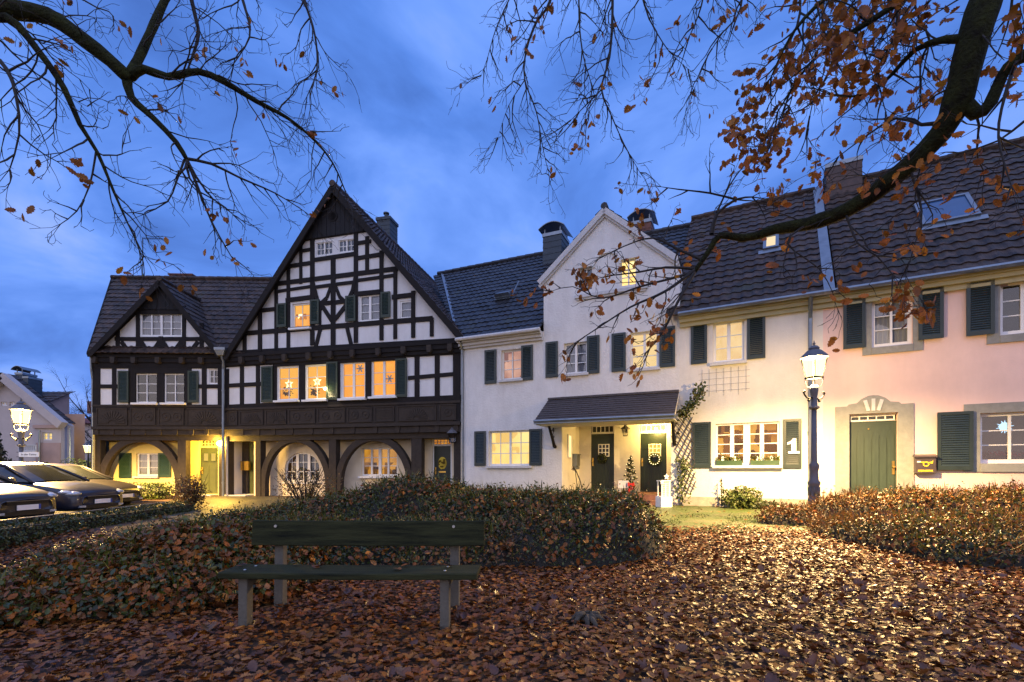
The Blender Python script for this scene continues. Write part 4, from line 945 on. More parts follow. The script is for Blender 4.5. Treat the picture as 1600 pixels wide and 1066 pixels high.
M.cornice=mat('cornice_paint',(.42,.38,.22),.7,.1,4.)
eave(H,ezc,.02,L)
def main_roof(H,ez,rz,rd,x0,x1,m,seed):
    rf=MB(); V=Vector((0,rd+.3,rz-ez)); tile_slope(rf,(0,-.3,ez),(1,0,0),V,V.length,lambda t:(x0,x1),seed=seed,course=.36,tw=.27,amp=.03)
    V=Vector((0,-rd,rz-ez)); tile_slope(rf,(0,rd*2,ez),(1,0,0),V,V.length,lambda t:(x0,x1),seed=seed+1,course=.5,tw=.5)
    ridge_caps(rf,(x0,rd,rz+.04),(x1,rd,rz+.04)); return rf.build('roof',m,H.e)
roC=main_roof(CREAM,ezc,rzc,rdc,-.35,L-.0,M.tile,41)
b=MB(); b.face([(L,9,-.6),(0,9,-.6),(0,9,ezc),(L,9,ezc)]); b.face([(0,0,-.6),(0,9,-.6),(0,9,ezc),(0,rdc,rzc-.1),(0,0,ezc)]); b.build('side_wall',M.cream_wall,H.e)
def roofpt(H,px,py,ez,rz,rd):
    """point of the roof plane seen at a place of the photo, in house coordinates"""
    lo,hi=0.,rd
    for _ in range(40):
        y=(lo+hi)/2; z=H.p(px,py,y)[1]
        if z>ez+(y+.3)*(rz-ez)/(rd+.3): lo=y
        else: hi=y
    return Vector((H.p(px,py,y)[0],y,z))
def skylight(H,ro,pxs,ez,rz,rd,glass,lab):
    P=[roofpt(H,*q,ez,rz,rd) for q in pxs]; n=Vector((0,-(rz-ez),rd+.3)).normalized()
    x0=min(P[0].x,P[3].x); x1=max(P[1].x,P[2].x); y0=(P[2].y+P[3].y)/2; y1=(P[0].y+P[1].y)/2
    up=Vector((0,rd+.3,rz-ez)).normalized(); o=Vector((x0,y0,ez+(y0+.3)*(rz-ez)/(rd+.3))); ln=(y1-y0)/up.y; w=x1-x0
    b=MB(); f=.09
    def q(u,v,h): return o+Vector((u,0,0))+up*v+n*h
    for u0,u1,v0,v1,h in ((0,w,0,f,.13),(0,w,ln-f,ln,.131),(0,f,f,ln-f,.129),(w-f,w,f,ln-f,.129)):
        b.hexa([q(u0,v0,0),q(u1,v0,0),q(u1,v1,0),q(u0,v1,0),q(u0,v0,h),q(u1,v0,h),q(u1,v1,h),q(u0,v1,h)])
    b.hexa([q(-.12,-.18,.04),q(w+.12,-.18,.04),q(w+.12,-.002,.06),q(-.12,-.002,.06),q(-.12,-.18,.06),q(w+.12,-.18,.06),q(w+.12,-.002,.08),q(-.12,-.002,.08)])
    s=b.build('skylight',M.zinc,ro); s['label']=lab
    g=MB(); g.face([q(f,f,.10),q(w-f,f,.10),q(w-f,ln-f,.10),q(f,ln-f,.10)]); g.build('pane',glass,s)
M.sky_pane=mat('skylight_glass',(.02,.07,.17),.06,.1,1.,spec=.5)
skylight(CREAM,roC,((1194,375),(1217,371),(1213,391),(1192,395)),ezc,rzc,rdc,emis('lit_skylight',(1,.8,.5),1.0),'small lit skylight')
# downpipe at the boundary
b=MB(); x=xat(CREAM,1266,-.08); b.tube([(x,-.34,ezc-.05),(x,-.2,ezc-.3),(x,-.09,ezc-.55),(x,-.09,-.35)],.05,8)
for z in (.6,2.,3.6): b.tube([(x,-.09,z),(x,-.09,z+.05)],.062,8)
b.build('downpipe',M.zinc,CREAM.e)
# ---- pink
H=PINK; L=H.L
wp=dict(a=H.r(1362,1426,464,541),b=H.r(1562,1640,436,521),g=H.r(1531,1680,643,724))
dr=H.r(1327,1403,658,785); dr=(dr[0],dr[1],dr[2]-.05,dr[3]); fz=(zat(H,1365,657),zat(H,1365,646))
dhole=(dr[0],dr[1],-.3,fz[1])
wall(H,'wall',[(0,-.6),(L,-.6),(L,ezp),(0,ezp)],[rect(v) for v in wp.values()]+[rect(dhole)],M.pink_wall,0,.22)
window(H,wp['a'],.1,rows=3,casements=2,room_m=M.r_green,net=.0001,fw=.08,mull=.05)
window(H,wp['b'],.1,rows=3,casements=2,fw=.08,mull=.06)
window(H,wp['g'],.12,rows=3,casements=3,room_m=M.r_green,fw=.07,mull=.05,grow=.3,depth=1.3)
def surround(r,l,rr,t,bt,name='stone_surround',y=-.035):
    x0,x1,z0,z1=r; b=MB(); b.box(x0-l,x0-.001,y,.05,z0-bt,z1+t); b.box(x1+.001,x1+rr,y,.05,z0-bt,z1+t); b.box(x0-.001,x1+.001,y+.001,.05,z1+.001,z1+t); 
    if bt: b.box(x0-.001,x1+.001,y-.02,.1,z0-bt,z0-.001)
    return b
surround(wp['a'],.19,.19,.16,.17).build('stone_surround',M.stone,H.e)
surround(wp['b'],.22,.2,.16,.17).build('stone_surround',M.stone,H.e)
b=surround(wp['g'],.28,.28,.22,.19); b.build('stone_surround',M.stone,H.e)
b=surround((dr[0],dr[1],-.5,fz[1]),.3,.3,.20,0.)
cxm=(dr[0]+dr[1])/2; zz=fz[1]+.2
b.prism([(cxm-.55,zz-.001),(cxm+.55,zz-.001),(cxm+.5,zz+.05),(cxm+.34,zz+.07),(cxm+.24,zz+.17),(cxm+.10,zz+.24),(cxm,zz+.25),(cxm-.10,zz+.24),(cxm-.24,zz+.17),(cxm-.34,zz+.07),(cxm-.5,zz+.05)],-.037,.05)
so=b.build('stone_surround',M.stone,H.e)
b=MB()
for s in (-1,0,1): b.bar(cxm+s*.10,zz-.14,cxm+s*.17,zz+(.16 if s==0 else .13),.075,-.06,-.038)
b.build('flute_ornament',M.sillw,so)
o=door_panel(H,(dr[0],dr[1],dr[2]-.3,dr[3]),.16,M.door_g,'arched','r'); o['label']='wide green plank door with arched battens'
b=MB(); b.box(dr[0]+.4,dr[1]-.55,.13,.145,dr[3]-.2,dr[3]-.17); b.build('letter_slot',M.brass,o)
b=MB(); b.box(dr[0],dr[1],.15,.2,dr[3]+.01,fz[0]+.005); b.box(dr[0],dr[1],.151,.2,fz[1]-.035,fz[1]); f=b.build('fanlight',M.wframe,H.e); door_light(H,f,(dr[0]+.05,dr[1]-.05,fz[0]+.02,fz[1]-.05),.2,5,1,M.g_dark)
b=MB(); b.box(dr[0]-.1,dr[1]+.1,-.35,.2,-.4,dr[2]-.1); b.build('doorstep',M.stone,H.e)
for r in ((1317,1351.5,469,545.5),(1434,1473,451.5,531),(1508,1552,440.5,525)): shutter(H,H.r(*r),M.shut_b,-.1)
shutter(H,H.r(1463,1519,644,734.5),M.shut_g if 0 else M.shut_b,-.1)
x0=wp['g'][1]+.05; shutter(H,(x0,x0+.62,wp['g'][2],wp['g'][3]),M.shut_b,-.1)
M.cornice_p=M.cornice
eave(H,ezp,0,L)
roP=main_roof(PINK,ezp,rzp,rdc,.28,L,M.tile,51)
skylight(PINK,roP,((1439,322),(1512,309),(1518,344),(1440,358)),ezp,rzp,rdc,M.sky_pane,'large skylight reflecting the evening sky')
M.chimp=mat('brown_slate_cladding',(.07,.042,.034),.6,.4,7.,.3,40.)
# party-wall flashing strip and its chimney
b=MB(); b.hexa([(.0,-.28,ezp+.02),(.24,-.28,ezp+.02),(.24,rdc,rzp+.02),(.0,rdc,rzp+.02),(.0,-.28,ezp+.10),(.24,-.28,ezp+.10),(.24,rdc,rzp+.1),(.0,rdc,rzp+.1)]); b.build('party_wall_flashing',M.flash if hasattr(M,'flash') else M.zinc,roP)
cy=rdc-.55; x0,z1=H.p(1291,257,cy); x1,_=H.p(1347,248,cy); slate_chimney(H,roP,x0,x1,cy,cy+1.1,z1-1.9,z1,cap=None,m=M.chimp)
b=MB(); b.face([(L,9,-.6),(0,9,-.6),(0,9,ezp),(L,9,ezp)]); b.face([(L,0,-.6),(L,9,-.6),(L,9,ezp),(L,rdc,rzp-.1),(L,0,ezp)]); b.build('side_wall',M.pink_wall,H.e)
# ======================================================== ground
def sm(a,b,t): t=max(0,min(1,(t-a)/(b-a))); return t*t*(3-2*t)
def gz(x,y):
    g=ZB*sm(5.6,9.0,y)*sm(-9.6,-8.2,x+.12*(y-13))
    g=max(g,ZB*sm(15.5,17.5,y)*sm(-17.2,-16.2,x)) if y>14 else g
    g-=.30*sm(-16.6,-18.6,x)*sm(14,18,y)
    return g
def axis(lo,hi,step,far):
    a=[lo-far*k for k in (1.,.5,.25,.1,.04,.015)]; a+=[lo+i*step for i in range(int((hi-lo)/step)+1)]; a+=[hi+far*k for k in (.015,.04,.1,.25,.5,1.)]; return a
xs=axis(-30,24,.5,900); ys=axis(-8,34,.5,900); V=[];Fc=[]
for y in ys:
    for x in xs: V.append((x,y,gz(x,y)-.012))
n=len(xs)
for j in range(len(ys)-1):
    for i in range(n-1): Fc.append((j*n+i,j*n+i+1,(j+1)*n+i+1,(j+1)*n+i))
M.ground=mat('damp_ground',(.020,.014,.009),.85,.6,9.,.8,20.,col2=(.075,.035,.014))
tag(mesh_obj('ground',V,Fc,M.ground,smooth=True),kind='structure')
def sheet(name, poly, m, dz=.004, res=.4):
    """ground-hugging sheet: polygon clipped grid"""
    x0=min(p[0] for p in poly); x1=max(p[0] for p in poly); y0=min(p[1] for p in poly); y1=max(p[1] for p in poly)
    V=[];Fc=[];idx={}
    def vid(i,j):
        if (i,j) not in idx: idx[(i,j)]=len(V); x=x0+i*res; y=y0+j*res; V.append((x,y,gz(x,y)+dz))
        return idx[(i,j)]
    for i in range(int((x1-x0)/res)+1):
        for j in range(int((y1-y0)/res)+1):
            if inside((x0+(i+.5)*res,y0+(j+.5)*res),poly): Fc.append((vid(i,j),vid(i+1,j),vid(i+1,j+1),vid(i,j+1)))
    return tag(mesh_obj(name,V,Fc,m,smooth=True),kind='structure')
def brickmat(name,c1,c2,mo):
    m,nt,nd,lk=nodes(name); out=N(nt,'ShaderNodeOutputMaterial'); b=N(nt,'ShaderNodeBsdfPrincipled'); lk.new(b.outputs[0],out.inputs[0])
    tc=N(nt,'ShaderNodeTexCoord'); mp=N(nt,'ShaderNodeMapping'); mp.inputs['Rotation'].default_value=(0,0,-.5); lk.new(tc.outputs['Object'],mp.inputs[0])
    br=N(nt,'ShaderNodeTexBrick'); br.inputs['Scale'].default_value=5.; br.inputs['Mortar Size'].default_value=.03; lk.new(mp.outputs[0],br.inputs['Vector'])
    br.inputs['Color1'].default_value=c4(c1); br.inputs['Color2'].default_value=c4(c2); br.inputs['Mortar'].default_value=c4(mo)
    nz=N(nt,'ShaderNodeTexNoise',i_Scale=2.5,i_Detail=6.); lk.new(tc.outputs['Object'],nz.inputs['Vector']); rp=N(nt,'ShaderNodeValToRGB'); rp.color_ramp.elements[0].position=.3; rp.color_ramp.elements[1].position=.52
    mx=N(nt,'ShaderNodeMixRGB'); lk.new(nz.outputs['Fac'],rp.inputs[0]); lk.new(rp.outputs[0],mx.inputs[0]); lk.new(br.outputs['Color'],mx.inputs[1]); mx.inputs[2].default_value=c4(mo); lk.new(mx.outputs[0],b.inputs['Base Color'])
    b.inputs['Roughness'].default_value=.55; bp=N(nt,'ShaderNodeBump'); bp.inputs['Strength'].default_value=.6; bp.inputs['Distance'].default_value=.01; lk.new(br.outputs['Fac'],bp.inputs['Height']); bp.invert=True; lk.new(bp.outputs[0],b.inputs['Normal']); return m
M.paving=brickmat('mossy_brick_paving',(.12,.095,.05),(.08,.075,.035),(.045,.070,.010))
M.paveL=brickmat('brick_paving',(.17,.13,.09),(.12,.09,.06),(.06,.055,.025))
M.asphalt=mat('wet_asphalt',(.04,.04,.043),.35,.25,6.,.35,60.)
fr=[WHITE.w(-.2,-.1,0),WHITE.w(WHITE.L,-.1,0),PINK.w(PINK.L,-.05,0)]
sheet('path',[(2.6,8.3),(5.2,8.3),(7.2,10.9),(12.5,8.6)]+[(p.x,p.y) for p in reversed(fr)]+[(-1.2,12.0),(1.6,10.2)],M.paving,res=.2)
sheet('path',[(-9.1,11.2),(-6.3,10.0),(-4.0,13.5),(-2.,17.2),(-11.5,19.4),(-12.2,16.3)],M.paveL,res=.25)
sheet('road',[(-30,2),(-9.0,2),(-9.3,12),(-12.3,16.5),(-17.2,17.5),(-17.5,33),(-30,33)],M.asphalt,dz=.006,res=.5)
# kerb along the parking row
k=MB(); a=Vector((-8.75,4.0,0)); b_=Vector((-9.7,13.2,0))
for i in range(10):
    p=a.lerp(b_,i/10+.002); q=a.lerp(b_,(i+1)/10-.002); k.bar3((p.x,p.y,.03),(q.x,q.y,.03),.13,.2)
tag(k.build('kerb',M.plinth),kind='structure')

# ======================================================== scattering
def leaf_template(kind, curl=0., twist=0.):
    if kind=='oak':
        half=[(0,0),(.04,.05),(.12,.14),(.25,.25),(.18,.32),(.33,.46),(.24,.53),(.32,.68),(.20,.74),(.20,.87),(.09,.95),(0,1)]
    elif kind=='maple':
        half=[(0,0),(.10,.02),(.34,-.02),(.26,.18),(.50,.30),(.36,.38),(.46,.62),(.26,.56),(.18,.66),(.22,.82),(.08,.80),(0,1)]
    elif kind=='oval':
        half=[(0,0),(.22,.2),(.30,.5),(.18,.82),(0,1)]
    else: half=[(0,0),(.12,.5),(0,1)]
    L=[]; 
    for x,y in half: L.append((x,y))
    mid=[(0,y) for x,y in half]; n=len(half); V=[]
    def z(x,y): return curl*(abs(x)*1.6)**1.5*1.4+ curl*.8*(y-.5)**2 + twist*x*(y-.3)
    for x,y in half: V.append((x,y-.5,z(x,y)))
    for x,y in half: V.append((-x,y-.5,z(-x,y)))
    for x,y in mid: V.append((0,y-.5,z(0,y)-.0))
    Fc=[]
    for i in range(n-1):
        Fc.append((2*n+i,i,i+1,2*n+i+1)); Fc.append((n+i,2*n+i,2*n+i+1,n+i+1))
    # merge coincident end points
    V=np.array(V); m={}; new=[]; mp=[]
    for v in V:
        kx=tuple(np.round(v,4)); 
        if kx not in m: m[kx]=len(new); new.append(v)
        mp.append(m[kx])
    F2=[]
    for f in Fc:
        g=[]; 
        for i in f:
            if mp[i] not in g: g.append(mp[i])
        if len(g)>=3: F2.append(g)
    return np.array(new),F2
def frames(nrm, spin):
    nrm=nrm/np.linalg.norm(nrm,axis=1,keepdims=True)
    a=np.where(np.abs(nrm[:,2:3])<.9,np.array([[0,0,1.]]),np.array([[1.,0,0]]))
    t=np.cross(a,nrm); t/=np.linalg.norm(t,axis=1,keepdims=True); b=np.cross(nrm,t)
    c,s=np.cos(spin)[:,None],np.sin(spin)[:,None]
    return t*c+b*s, -t*s+b*c, nrm
def scatter_data(templates, P, nrm, size, spin=None, asp=1.):
    n=len(P); spin=rng.uniform(0,2*PI,n) if spin is None else spin
    T,B,Nn=frames(nrm,spin); which=rng.integers(0,len(templates),n); VV=[];LL=[];CC=[];base=0
    for k,(tv,tf) in enumerate(templates):
        ix=np.where(which==k)[0]
        if not len(ix): continue
        s=size[ix][:,None,None]
        v=P[ix][:,None,:]+s*(tv[None,:,0:1]*asp*T[ix][:,None,:]+tv[None,:,1:2]*B[ix][:,None,:]+tv[None,:,2:3]*Nn[ix][:,None,:])
        VV.append(v.reshape(-1,3)); nv=len(tv)
        fl=np.array([i for f in tf for i in f]); fc=np.array([len(f) for f in tf])
        off=(base+np.arange(len(ix))*nv)[:,None]
        LL.append((fl[None,:]+off).ravel()); CC.append(np.tile(fc,len(ix))); base+=nv*len(ix)
    return np.concatenate(VV),np.concatenate(LL),np.concatenate(CC)
def scatter(name, templates, P, nrm, size, m, parent=None, spin=None, asp=1.):
    V,Lp,Ct=scatter_data(templates,np.asarray(P,float),np.asarray(nrm,float),np.asarray(size,float),spin,asp)
    return np_obj(name,V,Lp,Ct,m,parent)
OAK=[leaf_template('oak',c,t) for c,t in ((.08,.1),(.3,.3),(-.2,-.3),(.6,.2),(.15,-.5),(0,.05))]
MAPLE=[leaf_template('maple',c,t) for c,t in ((.2,.1),(.5,.4),(-.3,-.2))]
OVAL=[leaf_template('oval',c,t) for c,t in ((.2,.0),(.6,.2))]
BLADE=[leaf_template('blade',.3,.0)]

# ======================================================== planted beds
BEDS=dict(
 center=[(1.28,7.35,1.0,1.0,.72),(.5,7.7,1.2,1.1,.66),(-.5,8.2,1.4,1.1,.62),(-1.75,8.7,1.5,1.1,.78),(-2.9,8.9,1.2,1.0,.50),(-3.9,9.4,1.2,1.2,.28),(-1.0,6.9,1.6,1.0,.34),(-2.4,6.6,1.3,.9,.30),(-3.1,7.5,1.1,.9,.28),(.6,6.9,1.1,.8,.50),(-4.6,8.8,1.0,.9,.2),(-.1,9.6,2.2,1.0,.5)],
 left=[(-3.5,5.25,.85,.75,.58),(-2.95,5.6,.8,.7,.46),(-4.05,4.75,.75,.6,.38),(-3.6,4.5,.9,.55,.30),(-4.3,4.2,.8,.5,.22),(-4.6,3.7,.7,.5,.15),(-3.2,6.2,.9,.5,.3),(-2.7,4.9,.6,.5,.2)],
 right=[(5.5,9.45,.7,.5,.25),(6.5,9.3,.9,.7,.50),(7.5,8.9,1.1,.8,.58),(8.7,8.4,1.2,.9,.66),(9.9,7.8,1.3,1.,.66),(5.7,8.0,.7,.8,.22),(6.3,7.3,1.0,.9,.34),(7.3,7.0,1.2,1.1,.42),(6.3,6.6,.8,.6,.30),(8.4,6.5,1.2,1.2,.45),(7.3,6.2,.8,.5,.28),(9.6,6.2,1.3,1.1,.5)])
def vnoise(x,y,s,seed=0):
    x=x*s;y=y*s; return (np.sin(x*1.7+seed)*np.cos(y*1.3-seed*2)+np.sin(x*3.1-y*2.3+seed*3)*.6+np.sin(x*5.7+y*6.1+seed)*.35+np.cos(x*11.3-y*9.7)*.2)/2.15
def bed_h(b,x,y):
    h=np.zeros_like(x)
    nz=1+.14*vnoise(x,y,1.1,len(b))
    for bx,by,rx,ry,hh in b:
        r=((x-bx)/rx)**2+((y-by)/ry)**2; r=r*nz
        h=np.maximum(h,hh*np.clip(1-r**1.5,0,1)**.78)
    return h*(1+.13*vnoise(x,y,2.3,3)+.11*vnoise(x,y,5.1,8)+.05*vnoise(x,y,11.,2))
gzv=np.vectorize(gz)
LBL=dict(center='broad mound of clipped evergreen shrubs sprinkled with brown leaves behind the bench',left='low ivy mound smothered in fallen leaves left of the bench',right='wide bed of brown-tipped low shrubs in front of the pink house')
bedinfo={}
for key,b in BEDS.items():
    x0=min(q[0]-q[2] for q in b)-.2; x1=max(q[0]+q[2] for q in b)+.2; y0=min(q[1]-q[3] for q in b)-.2; y1=max(q[1]+q[3] for q in b)+.2
    st=.06; X,Y=np.meshgrid(np.arange(x0,x1,st),np.arange(y0,y1,st)); Hh=bed_h(b,X,Y)
    G=gzv(X,Y); Z=G+Hh-.05+rng.normal(0,.012,X.shape); ny,nx=X.shape
    ok=(Hh[:-1,:-1]>.01)|(Hh[1:,1:]>.01)|(Hh[1:,:-1]>.01)|(Hh[:-1,1:]>.01)
    J,I=np.where(ok); Fq=np.stack([J*nx+I,J*nx+I+1,(J+1)*nx+I+1,(J+1)*nx+I],1)
    V=np.stack([X,Y,Z],-1).reshape(-1,3)
    o=np_obj('ground_cover_soil',V,Fq.ravel(),np.full(len(Fq),4),M.soil,smooth=True); o.name='flower_bed'
    tag(o,kind='structure')
    bedinfo[key]=(b,x0,x1,y0,y1)
    # leaves on the bed's surface, denser where steep
    def sample(n, seed=0):
        xs=rng.uniform(x0,x1,n*3); ys=rng.uniform(y0,y1,n*3); h=bed_h(b,xs,ys); k=np.where(h>.03)[0][:n]
        xs,ys,h=xs[k],ys[k],h[k]; e=.05
        gx=(bed_h(b,xs+e,ys)-bed_h(b,xs-e,ys))/(2*e); gy=(bed_h(b,xs,ys+e)-bed_h(b,xs,ys-e))/(2*e)
        nrm=np.stack([-gx,-gy,np.ones_like(gx)],1); nrm/=np.linalg.norm(nrm,axis=1,keepdims=True)
        return xs,ys,gzv(xs,ys)+h,nrm
    nm={'center':52000,'left':30000,'right':46000}[key]
    xs,ys,zs,nr=sample(nm); u=rng.uniform(-.07,.08,len(xs))+.05*vnoise(xs,ys,7.,1)+np.where(rng.uniform(0,1,len(xs))<.10,rng.uniform(.05,.17,len(xs)),0)
    P=np.stack([xs,ys,zs],1)+nr*u[:,None]; n2=nr+rng.normal(0,.75,nr.shape)
    sz=rng.uniform(.024,.058,len(xs))*(1.15 if key=='left' else 1)
    pat=vnoise(xs,ys,.9,5)+rng.normal(0,.35,len(xs))+(.25 if key=='left' else np.where(ys<7.2,.35,-.1))
    if key=='right': pat=pat+np.where(ys>7.9,.9,-.25)+np.where(xs<6.3,.3,0)
    dry=pat>(.55 if key!='right' else .35); dark=(~dry)&((vnoise(xs,ys,1.3,9)+rng.normal(0,.3,len(xs)))>.1)
    gp=~dry&~dark
    for msk,mt,nmn,lab in ((gp,M.green_leaf,'ground_cover','green leaves of the '),(dark,M.dark_leaf,'ground_cover','dark glossy leaves of the '),(dry,M.dry_leaf,'ground_cover','dry brown leaves of the ')):
        if msk.sum()>10: tag(scatter(nmn,OVAL,P[msk],n2[msk],sz[msk],mt),lab+LBL[key],'ground cover',kind='stuff')
    # blades and bare twigs standing out of the bed
    xs,ys,zs,nr=sample(5200 if key!='left' else 1100); P=np.stack([xs,ys,zs+.05],1); d=nr+rng.normal(0,.5,nr.shape); d[:,2]=abs(d[:,2])+.2; d/=np.linalg.norm(d,axis=1,keepdims=True)
    perp=np.cross(d,rng.normal(0,1,d.shape)); 
    Tt=np.cross(d,perp); Tt/=np.linalg.norm(Tt,axis=1,keepdims=True); Np=np.cross(Tt,d)
    tv,tf=leaf_template('blade',.15); s=rng.uniform(.12,.28,len(P))[:,None,None]
    V=P[:,None,:]+s*(tv[None,:,0:1]*.25*Tt[:,None,:]+(tv[None,:,1:2]+.3)*d[:,None,:]+tv[None,:,2:3]*Np[:,None,:])
    fl=np.array([i for f in tf for i in f]); fc=np.array([len(f) for f in tf]); off=np.arange(len(P))[:,None]*len(tv)
    tag(np_obj('ground_cover',V.reshape(-1,3),(fl[None]+off).ravel(),np.tile(fc,len(P)),M.dry_leaf if key=='right' else M.green_leaf),'stray stalks and grass blades of the '+LBL[key],'ground cover',kind='stuff')
    # fallen oak leaves caught on top
    nf={'center':6500,'left':9500,'right':3600}[key]
    xs,ys,zs,nr=sample(nf); keep=(vnoise(xs,ys,1.,2)+rng.normal(0,.5,len(xs)))>(-.55 if key!='right' else -.3); 
    P=np.stack([xs,ys,zs],1)[keep]+nr[keep]*rng.uniform(.0,.10,keep.sum())[:,None]; n2=nr[keep]+rng.normal(0,.45,nr[keep].shape)
    tag(scatter('fallen_leaves',OAK+MAPLE,P,n2,rng.uniform(.05,.095,len(P)),M.oak_leaf),'fallen brown leaves lying on the '+LBL[key],'fallen leaves',kind='stuff')

# ======================================================== leaf litter on the ground
allb=[q for b in BEDS.values() for q in b]
def litter(n, xr, yr, keepf, smin, smax, lift):
    xs=rng.uniform(*xr,n); ys=rng.uniform(*yr,n); k=(np.abs(xs)<ys*1.18+3.2)&keepf(xs,ys); xs,ys=xs[k],ys[k]
    h=bed_h(allb,xs,ys); k=h<.12; xs,ys=xs[k],ys[k]
    z=gzv(xs,ys)+.008+rng.uniform(0,lift,len(xs))+.02*np.clip(vnoise(xs,ys,2.,4),0,1)
    nrm=np.stack([rng.normal(0,.22,len(xs)),rng.normal(0,.22,len(xs)),np.ones(len(xs))],1)
    return np.stack([xs,ys,z],1),nrm,rng.uniform(smin,smax,len(xs))
def kp(x,y):
    e=rng.uniform(0,1,len(x)); far=np.clip((y-7.6)/1.5,0,1); path=(x>-10)
    leftp=np.where(x<-5.2,.75,1.)
    return (e>far*.93)&(e<leftp)
P,nn,s=litter(125000,(-9.5,11),(1.6,8.9),kp,.036,.078,.02)
tag(scatter('fallen_leaves',OAK*2+MAPLE[:1],P,nn,s,M.oak_leaf),'thick carpet of wet brown oak leaves covering the ground in the foreground','fallen leaves',kind='stuff')
def kp2(x,y): return rng.uniform(0,1,len(x))<np.where(y<9,.6,.35)
P,nn,s=litter(1700,(-9.5,11.5),(8.,15.5),kp2,.06,.10,.01)
tag(scatter('fallen_leaves',OAK,P,nn,s,M.oak_leaf),'scattered brown leaves on the mossy paving near the doors','fallen leaves',kind='stuff')
# a few larger curled leaves standing up near the camera
P,nn,s=litter(700,(-5,6),(2.2,6.5),lambda x,y: x==x,.08,.125,.04); nn[:,:2]*=2.4
tag(scatter('fallen_leaves',OAK[1:4]+MAPLE[1:2],P,nn,s,leafmat('fresh_fallen_leaf',[(.22,.07,.012),(.14,.05,.015),(.10,.04,.02),(.25,.12,.04)],.35,.1)),'larger curled orange leaves standing up out of the leaf carpet','fallen leaves',kind='stuff')
# green moss/grass tufts on the paving edge
n=5200; xs=rng.uniform(2.2,8.,n); ys=rng.uniform(8.,11.,n); k=(vnoise(xs,ys,1.6,7)>.05); xs,ys=xs[k],ys[k]
P=np.stack([xs,ys,gzv(xs,ys)+.03],1); d=np.stack([rng.normal(0,.9,len(xs)),rng.normal(0,.9,len(xs)),np.full(len(xs),.45)],1)
tag(scatter('moss',BLADE,P,d,rng.uniform(.04,.09,len(xs)),M.bright_leaf,asp=.6),'short moss and grass growing between the paving bricks','moss',kind='stuff')

# ======================================================== hedge, wire, shrubs
def blob_points(c, r, n, shell=.55, sq=2.4, nz=.18, seed=0):
    d=rng.normal(0,1,(n,3)); d/=np.linalg.norm(d,axis=1,keepdims=True)
    q=1/((np.abs(d)**sq).sum(1)**(1/sq)); q=np.minimum(q,1.35)
    rad=q*(shell+(1-shell)*rng.uniform(0,1,n)**.6)*(1+nz*np.sin(d[:,0]*7+seed)*np.cos(d[:,1]*6+seed*2)+nz*.7*np.sin(d[:,2]*9+seed*3+d[:,0]*5))
    P=np.array(c)+d*rad[:,None]*np.array(r); return P,d
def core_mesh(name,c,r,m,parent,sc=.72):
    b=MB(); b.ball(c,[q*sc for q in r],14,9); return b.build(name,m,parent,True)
def shrub(name,label,cat,c,r,n,ls,m,seed=0,twigs=14,core=True,kind=None,group=None,shell=.55):
    e=thing(name,label,cat,(c[0],c[1],gz(c[0],c[1])),0,group)
    cc=(0,0,c[2]); 
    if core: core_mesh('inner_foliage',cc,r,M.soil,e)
    P,d=blob_points(cc,r,n,shell,seed=seed); P[:,2]=np.maximum(P[:,2],.02)
    scatter('foliage',OVAL,P,d+rng.normal(0,.7,d.shape),rng.uniform(ls*.7,ls*1.3,n),m,e)
    b=MB()
    for k in range(twigs):
        a=rnd.uniform(0,2*PI); q=rnd.uniform(.3,1.05); tip=Vector((math.cos(a)*r[0]*q,math.sin(a)*r[1]*q,c[2]+r[2]*rnd.uniform(.5,1.15)))
        mid=tip*.5+Vector((rnd.uniform(-.05,.05),rnd.uniform(-.05,.05),0)); b.tube([(mid.x*.15,mid.y*.15,-.03),mid,tip],[.014,.009,.004],4)
    b.build('stem',M.twig,e); return e
# low box hedge beside the parking row: segments of one planting, one thing
hp=[(-7.3,3.2),(-7.55,6.0),(-7.9,9.0),(-8.35,12.4)]
e=thing('box_hedge','low leafy hedge with a wire rail running along the parked cars','hedge',(-7.55,6.0,0))
b=MB(); PP=[];DD=[]
for i in range(len(hp)-1):
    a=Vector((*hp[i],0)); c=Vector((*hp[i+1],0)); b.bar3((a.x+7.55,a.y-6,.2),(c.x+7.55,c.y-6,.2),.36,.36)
    n=int((c-a).length*4200/3); t=rng.uniform(0,1,n); dr_=np.array([c.x-a.x,c.y-a.y]); dr_/=np.linalg.norm(dr_); nrm=np.array([-dr_[1],dr_[0]])
    ang=rng.uniform(0,PI,n); rr_=rng.uniform(.72,1.06,n); off=np.cos(ang)*.36*rr_; z=.05+np.sin(ang)**.7*.37*rr_+.05*np.sin(t*40)
    x=a.x+t*(c.x-a.x)+nrm[0]*off; y=a.y+t*(c.y-a.y)+nrm[1]*off
    PP.append(np.stack([x+7.55,y-6,z+0*x],1)); DD.append(np.stack([nrm[0]*np.cos(ang),nrm[1]*np.cos(ang),np.sin(ang)],1))
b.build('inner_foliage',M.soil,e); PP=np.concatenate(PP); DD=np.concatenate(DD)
scatter('foliage',OVAL,PP,DD+rng.normal(0,.7,DD.shape),rng.uniform(.03,.06,len(PP)),M.hedge_leaf,e)
wf=thing('wire_fence','thin pale wire rail strung on short rods above the low hedge','fence',(-7.95,6,0))
b=MB(); pts=[Vector((x-.42+7.95,y-6,.445+(0.0))) for x,y in hp]; b.tube(pts,.011,6); b.build('rail',M.steel,wf)
for i in range(len(hp)-1):
    for k in range(24):
        p=pts[i].lerp(pts[i+1],(k+.5)/24)
        if k%8==0:
            b=MB(); b.tube([(p.x,p.y,-.05),(p.x,p.y,.46)],.012,6); b.build('rod',M.iron,wf)
b=MB()
